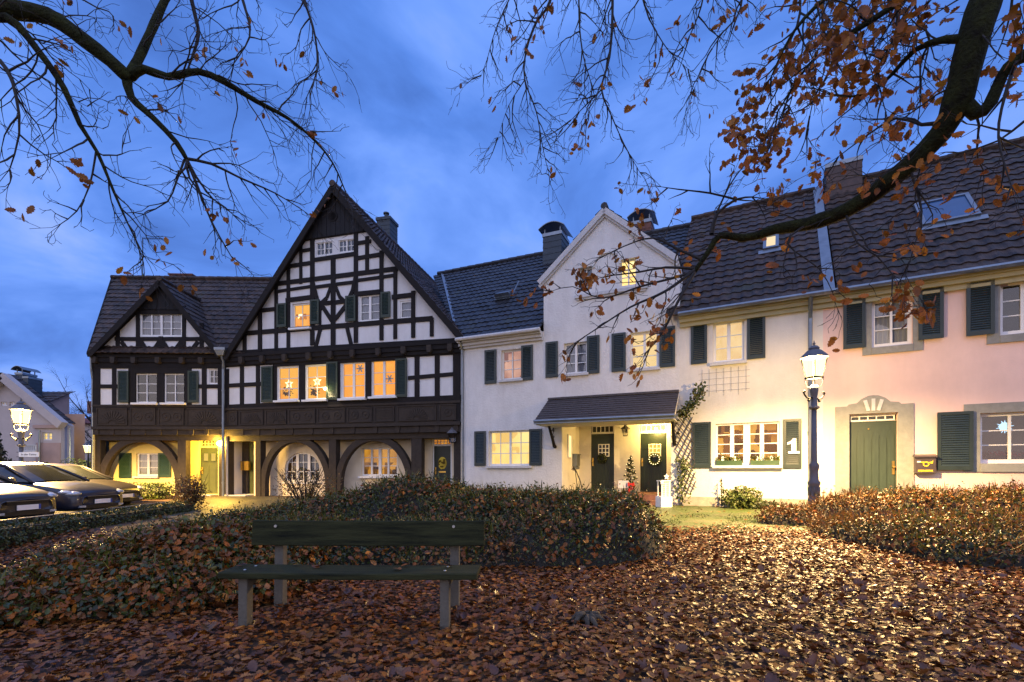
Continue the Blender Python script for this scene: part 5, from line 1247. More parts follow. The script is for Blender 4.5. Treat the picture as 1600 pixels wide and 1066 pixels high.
for i in range(len(hp)-1):
    for k in range(60): p=pts[i].lerp(pts[i+1],(k+.5)/60); b.tube([(p.x,p.y,.02),(p.x,p.y,.435)],.004,4)
tag(b.build('wire_bars',M.iron,wf),kind='stuff')
shrub('shrub','bushy rounded twiggy shrub at the left end of the low hedge by the arcade post','shrub',(-8.55,12.9,.42),(.42,.45,.5),2600,.045,M.dry_leaf,1,30,core=False,shell=.2)
shrub('shrub','loose twiggy shrub in front of the arched window','shrub',(-5.35,12.6,.55),(.85,.6,.5),1100,.05,M.dry_leaf,2,46,core=False,shell=.15)
shrub('shrub','small green shrub in front of the shuttered window under the left arch','shrub',(-13.2,17.6,.25),(1.0,.5,.35),2600,.06,M.bright_leaf,3,16)
p=CREAM.w(xat(CREAM,1160),-.45,0); shrub('shrub','yellow-green leafy shrub at the foot of the cream wall under the kitchen window','shrub',(p.x,p.y,.26),(.55,.38,.30),1500,.07,M.bright_leaf,4,22,core=False,shell=.25)
p=CREAM.w(xat(CREAM,1195),-.35,0); shrub('shrub','sprawling low dark plant right of the yellow-green shrub','shrub',(p.x,p.y,.10),(.42,.25,.12),500,.06,M.dark_leaf,5,12,core=False,shell=.2)
e=shrub('garden_hedge','tall sunlit-green hedge lit by the small lamp left of the houses','hedge',(-22.6,25.6,.75),(2.6,1.1,1.25),9000,.10,M.bright_leaf,6,10)
shrub('garden_hedge','rounded low yellow hedge in front of the taller green hedge','hedge',(-21.2,23.2,.35),(1.6,.9,.65),4200,.09,M.bright_leaf,7,8)
# conifer at the left edge
e=thing('conifer_tree','dark conifer bush at the left edge behind the street lamp','tree',(-20.9,19.0,gz(-20.9,19.)))
b=MB(); b.tube([(0,0,-.1),(0,0,3.4)],[.12,.03],8); b.build('trunk',M.bark,e)
n=9000; t=rng.uniform(.03,1,n)**.8; ang=rng.uniform(0,2*PI,n); R=1.35*(1-t*.75)*rng.uniform(.5,1.05,n)*(1+.15*np.sin(ang*5+t*20))
P=np.stack([R*np.cos(ang),R*np.sin(ang),t*3.7],1); d=np.stack([np.cos(ang),np.sin(ang),np.full(n,.5)],1)
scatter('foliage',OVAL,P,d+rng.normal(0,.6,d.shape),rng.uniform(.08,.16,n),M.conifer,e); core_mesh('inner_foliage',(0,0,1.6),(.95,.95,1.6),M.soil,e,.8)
# ======================================================== bench
def bench():
    e=thing('park_bench','weathered wooden park bench with one mossy backrest plank on grey posts, in the leaves','bench',(-1.325,4.08,0),math.radians(-1.2))
    def plank(name,x0,x1,y0,y1,z0,z1,tilt,m):
        n=24; V=[];Fc=[]; c=math.cos(tilt); s=math.sin(tilt); cy,cz=(y0+y1)/2,(z0+z1)/2; r=random.Random(name)
        ring=[(y0,z0+.006),(y0,z1-.008),(y0+.008,z1),(y1-.008,z1),(y1,z1-.008),(y1,z0+.006),(y1-.006,z0),(y0+.006,z0)]
        for i in range(n+1):
            x=x0+(x1-x0)*i/n; sag=-.006*math.sin(PI*i/n)
            for y,z in ring:
                yy,zz=y-cy,z-cz; V.append((x,cy+yy*c-zz*s+r.uniform(-.0012,.0012),cz+yy*s+zz*c+sag+r.uniform(-.0015,.0015)))
        k=len(ring)
        for i in range(n):
            for q in range(k): Fc.append((i*k+q,i*k+(q+1)%k,(i+1)*k+(q+1)%k,(i+1)*k+q))
        Fc.append(tuple(reversed(range(k)))); Fc.append(tuple(n*k+q for q in range(k)))
        return mesh_obj(name,V,Fc,m,e)
    plank('seat',-.97,1.06,-.30,.02,.405,.455,math.radians(1.5),M.wood)
    plank('backrest',-1.02,1.07,.275,.325,.575,.80,math.radians(-6),M.wood)
    for sx in (-.80,.80):
        b=MB(); b.hexa([(sx-.036,-.26,-.15),(sx+.036,-.26,-.15),(sx+.036,-.17,-.15),(sx-.036,-.17,-.15),(sx-.036,-.25,.402),(sx+.036,-.25,.402),(sx+.036,-.16,.402),(sx-.036,-.16,.402)]); b.build('leg',M.woodgrey,e,bevel=.006)
        b=MB(); b.hexa([(sx-.04,.30,-.15),(sx+.04,.30,-.15),(sx+.04,.40,-.15),(sx-.04,.40,-.15),(sx-.04,.33,.79),(sx+.04,.33,.79),(sx+.04,.40,.79),(sx-.04,.40,.79)]); b.build('leg',M.woodgrey,e,bevel=.006)
        b=MB(); b.box(sx-.035,sx+.035,-.168,.30,.33,.40); b.build('rail',M.woodgrey,e,bevel=.005)
    b=MB()
    for sx in (-.80,.80):
        for z in (.62,.75): b.lathe([(.013,-.004),(.013,.004),(.006,.008)],(sx,.268-(z-.69)*.1,z),8,axis='y')
        for y in (-.22,-.06): b.ball((sx,y,.457),(.012,.012,.006),8,4)
    b.build('bolt',M.steel,e); return e
bench()
n=26; P=np.stack([rng.uniform(-2.3,-.35,n),rng.uniform(3.80,4.05,n),np.full(n,.468)],1); nn_=np.stack([rng.normal(0,.15,n),rng.normal(0,.15,n),np.ones(n)],1)
tag(scatter('fallen_leaves',OAK,P[:9],nn_[:9],rng.uniform(.05,.08,9),M.oak_leaf),'few brown leaves lying on the bench seat','fallen leaves',kind='stuff')
M.rootgrey=mat('weathered_root',(.06,.05,.035),.85,.5,14.,.8,40.)
# stump of roots in the leaves
e=thing('tree_stump','small grey weathered root stump half buried in leaves right of the bench','tree stump',(.62,4.0,0))
b=MB()
for k in range(9):
    a=k*2*PI/9+rnd.uniform(-.35,.35); L=rnd.uniform(.08,.20); h=rnd.uniform(.03,.085)
    b.tube([(.03*math.cos(a),.03*math.sin(a),h),(.5*L*math.cos(a),.5*L*math.sin(a),h*.85),(L*math.cos(a+.1),L*math.sin(a+.1),-.02)],[.022,.024,.012],6)
b.ball((0,0,.03),(.07,.07,.04),10,6); b.build('root',M.rootgrey,e,True)

# ======================================================== cars
def car(label, loc, rz, paint, seed=0):
    e=thing('parked_car',label,'car',loc,rz,'cars parked in the left-hand row')
    ST=[(0,.58,.34,.52,.60),(.03,.70,.26,.58,.665),(.12,.80,.22,.64,.73),(.3,.86,.20,.71,.81),(.7,.89,.19,.79,.905),(1.15,.90,.19,.86,.965),(1.5,.905,.19,.885,.97),(2.6,.905,.19,.91,.975),(3.4,.90,.2,.93,.985),(4.0,.87,.24,.94,1.0),(4.25,.80,.30,.88,.95),(4.36,.68,.4,.75,.8)]
    V=[];Fc=[]
    for x,w,zb,zs,zt in ST:
        half=[(w*.88,zb),(w*.985,zb+.07),(w,zb+(zs-zb)*.35),(w*1.0,zb+(zs-zb)*.6),(w*.975,zs-.03),(w*.93,zs+(zt-zs)*.45),(w*.80,zs+(zt-zs)*.82),(w*.45,zt),(0,zt+.012)]
        pr=[(y,z) for y,z in half]+[(-y,z) for y,z in reversed(half[:-1])]
        V+=[(x,y,z) for y,z in pr]
    k=17
    for i in range(len(ST)-1):
        for q in range(k-1): Fc.append((i*k+q,i*k+q+1,(i+1)*k+q+1,(i+1)*k+q))
        Fc.append((i*k+k-1,i*k,(i+1)*k,(i+1)*k+k-1))
    Fc.append(tuple(range(k))); Fc.append(tuple(reversed([(len(ST)-1)*k+q for q in range(k)])))
    o=mesh_obj('body',V,Fc,paint,e,smooth=True); sd=o.modifiers.new('sub','SUBSURF'); sd.levels=sd.render_levels=2
    # greenhouse
    GS=[(1.12,.80,.74,.95,.975),(1.95,.84,.60,.965,1.385),(2.35,.85,.615,.965,1.455),(3.0,.85,.61,.97,1.45),(3.65,.83,.57,.98,1.34),(4.16,.76,.68,.985,1.01)]
    wsh,sw,rw,rf=MB(),{1:MB(),-1:MB()},MB(),MB()
    def prof(g):
        x,wb,wt,zb,zt=g; return [(x,wb,zb),(x,wb+(wt-wb)*.55+.03,zb+(zt-zb)*.6),(x,wt,zt-.03),(x,wt*.6,zt+.01),(x,0,zt+.02)]
    for i in range(len(GS)-1):
        A,B=prof(GS[i]),prof(GS[i+1])
        for s in (1,-1):
            a=[(x,y*s,z) for x,y,z in A]; b=[(x,y*s,z) for x,y,z in B]
            for q in range(4):
                f=[a[q],b[q],b[q+1],a[q+1]]
                t = (sw[s] if q<2 else (wsh if i==0 else rw if i==len(GS)-2 else rf)); t.face(f)
    wsh.build('windscreen',M.glassc,e,True); rw.build('rear_window',M.glassc,e,True); rf.build('roof',paint,e,True)
    for s in (1,-1): sw[s].build('side_window',M.glassc,e,True)
    p=MB()
    for s in (1,-1):
        p.tube([(1.10,.815*s,.955),(1.95,.625*s,1.375),(2.4,.632*s,1.445),(3.0,.628*s,1.44),(3.66,.59*s,1.33),(4.17,.70*s,1.0)],[.035,.032,.03,.03,.04,.05],6)
        for x,xt in ((2.42,2.45),(3.35,3.28)): p.tube([(x,.862*s,.96),(xt,.75*s,1.24),(xt,.63*s,1.435)],.03,5)
    p.build('pillar',paint,e,True)
    for x in (.85,3.45):
        for s in (1,-1):
            w=MB(); w.lathe([(.20,-.10),(.30,-.10),(.325,-.07),(.325,.07),(.30,.10),(.20,.10)],(x,s*.83,.325),26,axis='y'); wo=w.build('wheel',M.rubber,e,True)
            r=MB(); yy=s*.915; r.lathe([(.215,0),(.20,s*.02),(.06,s*.012),(.05,s*.035),(.01,s*.035)],(x,yy,.325),26,axis='y'); 
            r.build('rim',M.iron,wo)
            sp=MB()
            for q in range(9):
                t=q*2*PI/9; sp.bar3((x+.05*math.cos(t),yy+s*.03,.325+.05*math.sin(t)),(x+.21*math.cos(t),yy+s*.022,.325+.21*math.sin(t)),.045,.02,up=(0,1,0))
            sp.lathe([(.222,-.01),(.235,.012*s),(.20,.02*s),(.20,.0)],(x,yy,.325),26,axis='y'); sp.build('spoke',M.alloy,wo)
            a=MB(); n=16
            for q in range(n):
                t0,t1=-.12+ (PI+.24)*q/n,-.12+(PI+.24)*(q+1)/n
                a.hexa([(x+R*math.cos(t),s*yv,.325+R*math.sin(t)) for R,t,yv in ((.335,t0,.70),(.405,t0,.70),(.405,t1,.70),(.335,t1,.70),(.335,t0,.918),(.405,t0,.912),(.405,t1,.912),(.335,t1,.918))])
            a.build('wheel_arch',M.rubber,e)
    for s in (1,-1):
        h=MB(); h.ball((.185,s*.665,.655),(.175,.165,.068),18,10); h.ball((.30,s*.76,.69),(.17,.10,.055),14,8); ho=h.build('headlight',M.headlight,e,True)
        b=MB(); b.ball((.055,s*.62,.65),.045,10,6); b.ball((.10,s*.735,.665),.045,10,6); b.build('lamp_lens',M.alloy,ho,True)
        b=MB(); b.ball((1.42,s*1.0,1.0),(.07,.12,.075),10,7); b.tube([(1.45,s*.86,.95),(1.43,s*.95,.98)],.025,6); b.build('mirror',paint,e,True)
        b=MB(); b.box(-.01,.10,min(s*.50,s*.66),max(s*.50,s*.66),.30,.35); b.build('fog_light',M.headlight,e)
        for x in (1.35,2.44,3.4):
            pass
        for x in (1.72,2.72): b=MB(); b.tube([(x+.55,s*.912,.80),(x+.60,s*.935,.80),(x+.72,s*.935,.80),(x+.76,s*.912,.80)],.012,5); b.build('door_handle',paint,e)
    g=MB(); g.box(-.012,.06,-.46,.46,.50,.575); 
    for k in range(3): g.box(-.02,-.011,-.44,.44,.512+.022*k,.520+.022*k)
    g.box(-.005,.06,-.52,.52,.27,.36); g.build('grille',M.iron,e)
    g=MB(); g.box(-.024,-.013,-.47,.47,.578,.590); g.build('chrome_strip',M.alloy,e)
    n=MB(); n.box(-.035,-.02,-.26,.26,.385,.495); pl=n.build('number_plate',M.paper,e)
    n=MB(); n.box(-.038,-.0355,-.26,-.21,.387,.493)
    n.build('plate_band',M.plateblue,pl)
    return e
M.glassc=mat('car_window',(.012,.014,.016),.05,.2,2.,spec=.8)
M.headlight=mat('headlight_glass',(.38,.42,.48),.08,.2,9.,spec=1.,coat=1.)
M.plateblue=mat('plate_blue',(.02,.06,.35),.5)
def carpaint(n,c): return mat(n,c,.35,.1,2.,metal=.1,coat=.35)
pA=carpaint('grey_brown_paint',(.035,.030,.028)); pB=carpaint('dark_blue_paint',(.012,.016,.034)); pC=carpaint('black_paint',(.02,.018,.018)); pD=carpaint('blue_paint',(.015,.07,.35))
car('dark grey-brown parked car nearest the hedge, only its bonnet in view',(-10.65,10.7,0),PI,pA)
car('dark blue parked car in the middle of the left-hand row',(-10.9,12.95,0),PI-.02,pB)
car('black parked car farthest back in the row in front of the small arch',(-12.35,15.6,0),PI,pC)
car('bright blue parked car behind the corner of the small half-timbered house',(-16.2,21.5,gz(-18.,21.5)-.1),PI*.98,pD)

# ======================================================== lamps
LP=W(1272,803,10.1); lampR,lR=street_lamp('tall lit lantern street lamp in front of the cream house, blue-grey post',(LP.x,LP.y,LP.z),3.56,0,.3)
LL=W(33,700,14.25); zl0=-.02; lampL,lL=street_lamp('lit lantern street lamp with a street name sign at the left edge',(LL.x,LL.y,zl0),3.36,0,.1)
# name plate on the left lamp
b=MB(); b.box(.02,.55,-.10,-.08,1.66,1.80); s=b.build('street_sign',M.paper,lampL); s['label']='white street name sign reading In der Tenne'
t=text_mesh('sign_lettering','In der Tenne',.078,M.iron,.003,s); t.location=(.285,-.101,1.73); t.rotation_euler=(PI/2,0,0)
b=MB(); b.box(-.06,.56,-.079,-.06,1.655,1.67); b.box(-.06,.56,-.0791,-.06,1.79,1.805); b.build('sign_bracket',M.iron,s)
# small garden lamp
GL=W(138,712,25.); e=thing('garden_lamp','small lit garden lamp on a thin black post beside the hedge','street lamp',(GL.x,GL.y,-.3)); b=MB(); b.tube([(0,0,0),(0,0,2.45)],[.05,.035],8); b.lathe([(.09,0),(.09,.15),(.05,.2)],n=10); b.build('post',M.iron,e); lantern_head(e,2.45,1.0); gL=(GL.x,GL.y,-.3+2.65)
# wall lamps: globe at the joint, lanterns
def wall_lantern(label,loc,rz,lit,s=.55,name='wall_lantern'):
    e=thing(name,label,'wall lamp',loc,rz); lantern_head(e,-.18*s,s,False)
    b=MB(); b.tube([(0,.22,.10),(0,.12,.22),(0,0,.40*s+.30*s)],.012,5); b.box(-.04,.04,.20,.235,.0,.2); b.build('bracket',M.iron,e)
    if lit: b=MB(); b.ball((0,0,.02),.045,10,6); b.build('bulb',M.bulb,e,True)
    return e
gp=LEFT.w(*(lambda q:(q[0],-.05,q[1]))(LEFT.p(343,693,-.05)))
e=thing('wall_lamp','glowing round wall lamp on the post between the two half-timbered houses','wall lamp',gp,LEFT.rz); b=MB(); b.ball((0,0,0),.12,16,10); b.build('globe',M.globe,e,True); b=MB(); b.lathe([(.05,.11),(.06,.13),(.03,.17)],n=10); b.tube([(0,0,.16),(0,.1,.2),(0,.24,.2)],.015,6); b.build('bracket',M.iron,e)
q=BIG.p(508,607.5,-.14); sp=BIG.w(q[0],-.14,q[1]); e=thing('spotlight','small glaring bulb fixed beside the shuttered upper window with the star','wall lamp',sp,BIG.rz); b=MB(); b.ball((0,0,0),.05,12,8); b.build('bulb',M.bulb,e,True); b=MB(); b.tube([(0,.03,-.02),(0,.10,-.05),(0,.10,-.02)],.02,6); b.build('bracket',M.iron,e)
q=WHITE.p(978,676,1.85); wl_=WHITE.w(q[0],1.76,q[1]); wall_lantern('unlit black carriage lantern on the porch wall between the two doors',wl_,WHITE.rz,False,.62)
q=BIG.p(707,684,0.); wall_lantern('unlit old lantern at the right corner above the black front door',BIG.w(q[0],.0,q[1]),BIG.rz,False,.85)
q=CREAM.p(1051,682,-.12); e=wall_lantern('tiny dark lantern beside the trellis at the porch corner',CREAM.w(max(q[0],-.02),-.14,q[1]),CREAM.rz,False,.3)
# stars, wreaths, number, mailbox ... small things on the houses
def star_mesh(R,r,t,m,parent=None,hollow=True):
    b=MB(); n=5
    P=[(R if k%2==0 else r, PI/2+k*PI/5) for k in range(10)]
    for k in range(10):
        a=P[k]; c=P[(k+1)%10]; f=.62
        p=[(q*math.cos(t_),q*math.sin(t_)) for q,t_ in (a,c)]; i=[(x*f,y*f) for x,y in p] if hollow else [(0,0),(0,0)]
        b.hexa([(p[0][0],0,p[0][1]),(p[1][0],0,p[1][1]),(i[1][0],0,i[1][1]),(i[0][0],0,i[0][1]),(p[0][0],t,p[0][1]),(p[1][0],t,p[1][1]),(i[1][0],t,i[1][1]),(i[0][0],t,i[0][1])])
    return b
for px,py,lab in ((452,600,'glowing star hanging in the left parlour window of the large half-timbered house'),(496,596,'glowing star hanging in the parlour window beside the glaring bulb')):
    q=BIG.p(px,py,.25); o=tag(star_mesh(.19,.085,.03,M.star).build('star_ornament',M.star),lab,'star ornament'); o.matrix_world=Matrix.Translation(BIG.w(q[0],.22,q[1]))@Matrix.Rotation(BIG.rz,4,'Z')
q=BIG.p(472,492,.3); o=tag(star_mesh(.20,.07,.03,M.star,hollow=False).build('star_ornament',M.bulb2 if hasattr(M,'bulb2') else M.star),'bright star ornament inside the curtained gable window','star ornament'); o.matrix_world=Matrix.Translation(BIG.w(q[0],.2,q[1]))@Matrix.Rotation(BIG.rz,4,'Z')
for px,py,lab in ((563,576,'pale paper snowflake in the orange window'),(609,592,'pale paper snowflake lower in the rightmost orange window')):
    q=BIG.p(px,py,.1); b=MB()
    for k in range(6): a=k*PI/3; b.bar(q[0]*0-.15*math.cos(a)*.0,0,.15*math.cos(a),.15*math.sin(a),.05,0,.006+.0007*k)
    o=tag(b.build('paper_snowflake',M.infill),lab,'snowflake'); o.matrix_world=Matrix.Translation(BIG.w(q[0],.085,q[1]))@Matrix.Rotation(BIG.rz,4,'Z')
def wreath(label,H,px,py,y,R,m,lit=None):
    q=H.p(px,py,y); e=thing('wreath',label,'wreath',H.w(q[0],y-.05,q[1]),H.rz); n=420
    a=rng.uniform(0,2*PI,n); th=rng.uniform(0,2*PI,n); rr_=R+.045*np.cos(th); P=np.stack([rr_*np.cos(a),.03*np.sin(th)-.0,rr_*np.sin(a)],1)
    scatter('foliage',OVAL,P,np.stack([np.cos(th)*np.cos(a),np.sin(th),np.cos(th)*np.sin(a)],1)+rng.normal(0,.5,(n,3)),rng.uniform(.04,.07,n),m,e)
    b=MB(); b.tube([(R*math.cos(t*PI/8),0,R*math.sin(t*PI/8)) for t in range(17)],.03,6); b.build('ring',M.twig,e,True)
    if lit:
        b=MB()
        for k in range(14): b.ball((R*math.cos(k*.45),-.05,R*math.sin(k*.45)),.016,6,4)
        b.build('light_chain',lit,e)
wreath('leafy wreath with lights on the right-hand porch door',WHITE,1023,718,2.05,.17,M.bright_leaf,M.candle)
wreath('dark wreath on the left-hand porch door',WHITE,941,717,2.05,.12,M.dark_leaf)
q=CREAM.p(1239,697,-.1); b=MB(); b.prism([(-.11,-.20),(.15,-.20),(.15,-.14),(.075,-.14),(.075,.20),(.0,.20),(-.05,.13),(-.13,.10),(-.13,.035),(-.035,.07),(-.035,-.14),(-.11,-.14)],-.02,.0)
o=b.build('house_number',M.wframe); o.matrix_world=Matrix.Translation(CREAM.w(q[0],-.055,q[1]))@Matrix.Rotation(CREAM.rz,4,'Z'); tag(o,'large white number 1 fixed on the green shutter beside the street lamp','house number')
# mailbox with post horn on the pink wall
q=H_=PINK.r(1427,1460,712,740); x0,x1,z0,z1=q; e=thing('mailbox','brown mailbox with a yellow post horn emblem on the pink wall','mailbox',PINK.w((x0+x1)/2,0,(z0+z1)/2),PINK.rz); w=(x1-x0)/2; h=(z1-z0)/2
M.box=mat('mailbox_brown',(.06,.045,.045),.4,.15,6.); M.yel=mat('post_yellow',(.85,.6,.03),.5,.05)
b=MB(); b.box(-w,w,-.16,-.002,-h,h-.04); bo=b.build('case',M.box,e,bevel=.01); b=MB(); b.hexa([(-w-.02,-.2,h-.05),(w+.02,-.2,h-.05),(w+.02,-.002,h-.02),(-w-.02,-.002,h-.02),(-w-.02,-.2,h-.02),(w+.02,-.2,h-.02),(w+.02,-.002,h+.03),(-w-.02,-.002,h+.03)]); b.build('lid',M.box,e)
b=MB(); n=14
for k in range(n):
    a0,a1=2*PI*k/n,2*PI*(k+1)/n; b.bar(.01+.05*math.cos(a0),.01+.05*math.sin(a0),.01+.05*math.cos(a1),.01+.05*math.sin(a1),.02,-.172+.0004*(k%3),-.161)
b.prism([(.02,.04),(.13,.075),(.14,.10),(.13,.02)],-.1715,-.1612); b.bar(-.10,.055,.0,.055,.018,-.1722,-.1605); b.build('post_horn',M.yel,e)
b=MB(); b.box(-w+.06,w-.06,-.17,-.161,-h+.05,-h+.085); b.build('name_strip',M.yel,e); b=MB(); b.box(-w+.04,-w+.11,-.17,-.161,.05,.08); b.build('label_plate',M.paper,e)
# mailboxes in the left entrances
for Hs,px0,px1,py0,py1,y,lab in ((BIG,376,388,722,735,.62,'small brass-coloured mailbox on the dark panel beside the olive door'),):
    x0,x1,z0,z1=Hs.r(px0,px1,py0,py1,y); b=MB(); b.box(x0,x1,y,y+.12,z0,z1); b.box(x0-.02,x1+.02,y-.02,y+.12,z1,z1+.03); o=tag(b.build('mailbox',M.brass),lab,'mailbox'); o.matrix_world=Matrix.Translation((Hs.A[0],Hs.A[1],Hs.zb))@Matrix.Rotation(Hs.rz,4,'Z')
# trellis with climbing plant
TL,TR,BL,BR=(1051,655),(1082,650),(1062,782),(1088,764)
def tp(u,v): 
    px=TL[0]+(TR[0]-TL[0])*u+(BL[0]-TL[0])*v+(TL[0]-TR[0]-BL[0]+BR[0])*u*v; py=TL[1]+(TR[1]-TL[1])*u+(BL[1]-TL[1])*v+(TL[1]-TR[1]-BL[1]+BR[1])*u*v
    x,z=CREAM.p(px,py,-.06); return x,z
b=MB(); nd_=8
for k in range(-4,nd_+4):
    for s in (1,-1):
        v0=k/nd_; v1=v0+s*.36; u0,u1=0.,1.
        if v1<v0 and False: pass
        def cl(u0,v0,u1,v1):
            pts=[(u0+(u1-u0)*t/20,v0+(v1-v0)*t/20) for t in range(21)]; pts=[p for p in pts if 0<=p[1]<=1]; return (pts[0],pts[-1]) if len(pts)>2 else None
        c=cl(0,v0,1,v1)
        if c: a,d=tp(*c[0]),tp(*c[1]); b.bar(a[0],a[1],d[0],d[1],.022,-.075 if s>0 else -.058,-.06 if s>0 else -.044)
M.trel=mat('trellis_wood',(.05,.042,.045),.7,.3,9.)
o=tag(b.build('trellis',M.trel),'diamond lattice trellis leaning on the cream wall right of the porch','trellis'); place(o,CREAM)
def climber(label,H,pts,n,spread,ls,m,y=-.15):
    a=H.w(0,0,0); e=thing('climbing_plant',label,'climbing plant',a,H.rz); L=[(H.p(px,py,y)) for px,py in pts]; P=[];b=MB()
    b.tube([(x,y+.02,z) for x,z in L],[.025]+[.012]*(len(L)-1),5)
    for k in range(len(L)*4): 
        i=rnd.randrange(len(L)-1); t=rnd.random(); x=L[i][0]+(L[i+1][0]-L[i][0])*t; z=L[i][1]+(L[i+1][1]-L[i][1])*t; b.tube([(x,y,z),(x+rnd.uniform(-1,1)*spread,y-rnd.uniform(0,.15),z+rnd.uniform(-.3,1)*spread)],[.007,.003],4)
    b.build('stem',M.twig,e)
    seg=rng.integers(0,len(L)-1,n); t=rng.uniform(0,1,n); LA=np.array(L); x=LA[seg,0]+(LA[seg+1,0]-LA[seg,0])*t+rng.normal(0,spread*.55,n); z=LA[seg,1]+(LA[seg+1,1]-LA[seg,1])*t+rng.normal(0,spread*.55,n)
    P=np.stack([x,y-np.abs(rng.normal(0,.09,n)),z],1); scatter('foliage',OVAL,P,rng.normal(0,.7,(n,3))+np.array([0,-1,.3]),rng.uniform(ls*.7,ls*1.3,n),m,e)
climber('pale green climbing rose at the foot of the trellis',CREAM,[(1067,785),(1064,760),(1070,735),(1066,718)],230,.19,.075,M.bright_leaf)
climber('green climber arching over the right end of the canopy',CREAM,[(1064,652),(1078,637),(1090,622),(1096,606)],420,.16,.085,M.green_leaf,-.3)
climber('thin bare rose stem with one bloom by the cream wall left of the shrub',CREAM,[(1128,790),(1127,765),(1127,748)],26,.05,.05,M.dark_leaf,-.2)
# wire grid on the cream wall
b=MB(); x0,x1,z0,z1=CREAM.r(1092,1172,575,613)
for k in range(7): x=x0+(x1-x0)*(k+.5)/7; b.tube([(x,-.03,z0-.1*(k%2)),(x,-.03,z1)],.0035,4)
for k in range(4): z=z0+(z1-z0)*(k+.3)/4; b.tube([(x0,-.036,z),(x1,-.036,z)],.0035,4)
o=tag(b.build('wire_trellis',M.iron),'thin wire climbing grid on the cream wall below the upper window','trellis'); place(o,CREAM)
# porch things: topiary, card, bow, white lantern on a crate
zz=WHITE.zb+pz0
q=WHITE.p(985,765,1.3); base=WHITE.w(q[0],1.3,pz0); e=thing('potted_tree','small spiral conifer in a pot with fairy lights between the porch doors','potted plant',base,0)
b=MB(); b.lathe([(.11,0),(.15,.22),(.165,.22),(.165,.26),(.13,.26)],n=14); b.build('pot',M.terracotta,e,True); b=MB(); b.tube([(0,0,.2),(0,0,1.15)],.012,6); b.build('stem',M.twig,e)
n=700; t=rng.uniform(0,1,n); a=t*5*2*PI+rng.normal(0,.5,n); R=(.20*(1-t)+.05)*rng.uniform(.4,1.1,n); P=np.stack([R*np.cos(a),R*np.sin(a),.32+t*.88+rng.normal(0,.02,n)],1); scatter('foliage',OVAL,P,rng.normal(0,1,(n,3)),rng.uniform(.04,.07,n),M.dark_leaf,e)
b=MB()
for k in range(26): t=k/26; a=t*5*2*PI; R=.19*(1-t)+.06; b.ball((R*math.cos(a),R*math.sin(a),.35+t*.85),.012,5,4)
b.build('light_chain',M.candle,e)
q=WHITE.p(974,757,.9); c=WHITE.w(q[0],.9,q[1]); x0,z0=WHITE.p(966,763,.9); x1,z1=WHITE.p(982,751,.9); b=MB(); b.box(x0,x1,.9,.93,z0,z1); b.box(x0+.04,x0+.06,.93,.95,pz0,z0); b.box(x1-.06,x1-.04,.93,.95,pz0,z0)
o=tag(b.build('notice_board',M.paper),'small white notice board on short legs in front of the spiral conifer','notice board'); place(o,WHITE)
q=WHITE.p(986,757,.85); c=WHITE.w(q[0],.85,q[1]); e=thing('gift_bow','red ribbon bow with hanging tails beside the white notice board','ribbon',c,WHITE.rz)
b=MB()
for s in (-1,1): b.hexa([(0,-.02,-.02),(s*.10,-.03,-.06),(s*.10,.02,-.06),(0,.02,-.02),(0,-.02,.02),(s*.10,-.03,.07),(s*.10,.02,.07),(0,.02,.02)]); b.bar(0,0,s*.07,-.24,.04,-.02-.003*s,.0)
b.ball((0,0,0),.03,8,5); b.build('bow',M.cloth_red,e)
p=CREAM.w(xat(CREAM,1038,-.55)-0,-.55,0); p=W(1037,792,13.6); 
e=thing('wooden_crate','white painted crate standing left of the trellis','crate',(p.x,p.y,gz(p.x,p.y)),.25); b=MB(); b.box(-.17,.17,-.15,.15,0,.30); b.build('body',M.paper,e,bevel=.01); b=MB()
for k in range(3): b.box(-.172,.172,-.158,-.151,.02+.1*k,.10+.1*k)
b.build('slat',M.paper,e)
e=thing('decorative_lantern','white slatted lantern tower with stars standing on the white crate','lantern',(p.x,p.y+.0,gz(p.x,p.y)+.301),.25); b=MB()
for sx in (-.12,.12):
    for sy in (-.1,.1): b.box(sx-.015,sx+.015,sy-.015,sy+.015,0,.42)
for k in range(7): b.box(-.14,.14,-.122,-.116,.03+.055*k,.055+.055*k); 
b.box(-.15,.15,-.13,.13,.421,.45); b.build('frame',M.wframe,e); s=star_mesh(.09,.04,.02,M.paper,hollow=False); s.v=[(x,y-.15,z+.55) for x,y,z in s.v]; s.build('star',M.paper,e); s=star_mesh(.07,.03,.02,M.paper,hollow=False); s.v=[(x-.14,y-.15,z+.40) for x,y,z in s.v]; s.build('star',M.paper,e)
# crooked cane leaning in the porch
a0=WHITE.p(906,770,.5); pts=[]; 
b=MB(); pts=[WHITE.p(px,py,.5) for px,py in ((910,765),(906,750),(901,738),(897,731),(893,734))]; b.tube([(x,.5,z) for x,z in pts],[.02,.022,.02,.018,.012],6); pts=[WHITE.p(px,py,.5) for px,py in ((902,765),(900,750),(898,735))]; b.tube([(x,.55,z) for x,z in pts],[.012,.012,.012],5)
o=tag(b.build('garden_ornament',M.iron),'crooked dark branch ornament standing in front of the porch mailbox','ornament'); place(o,WHITE)
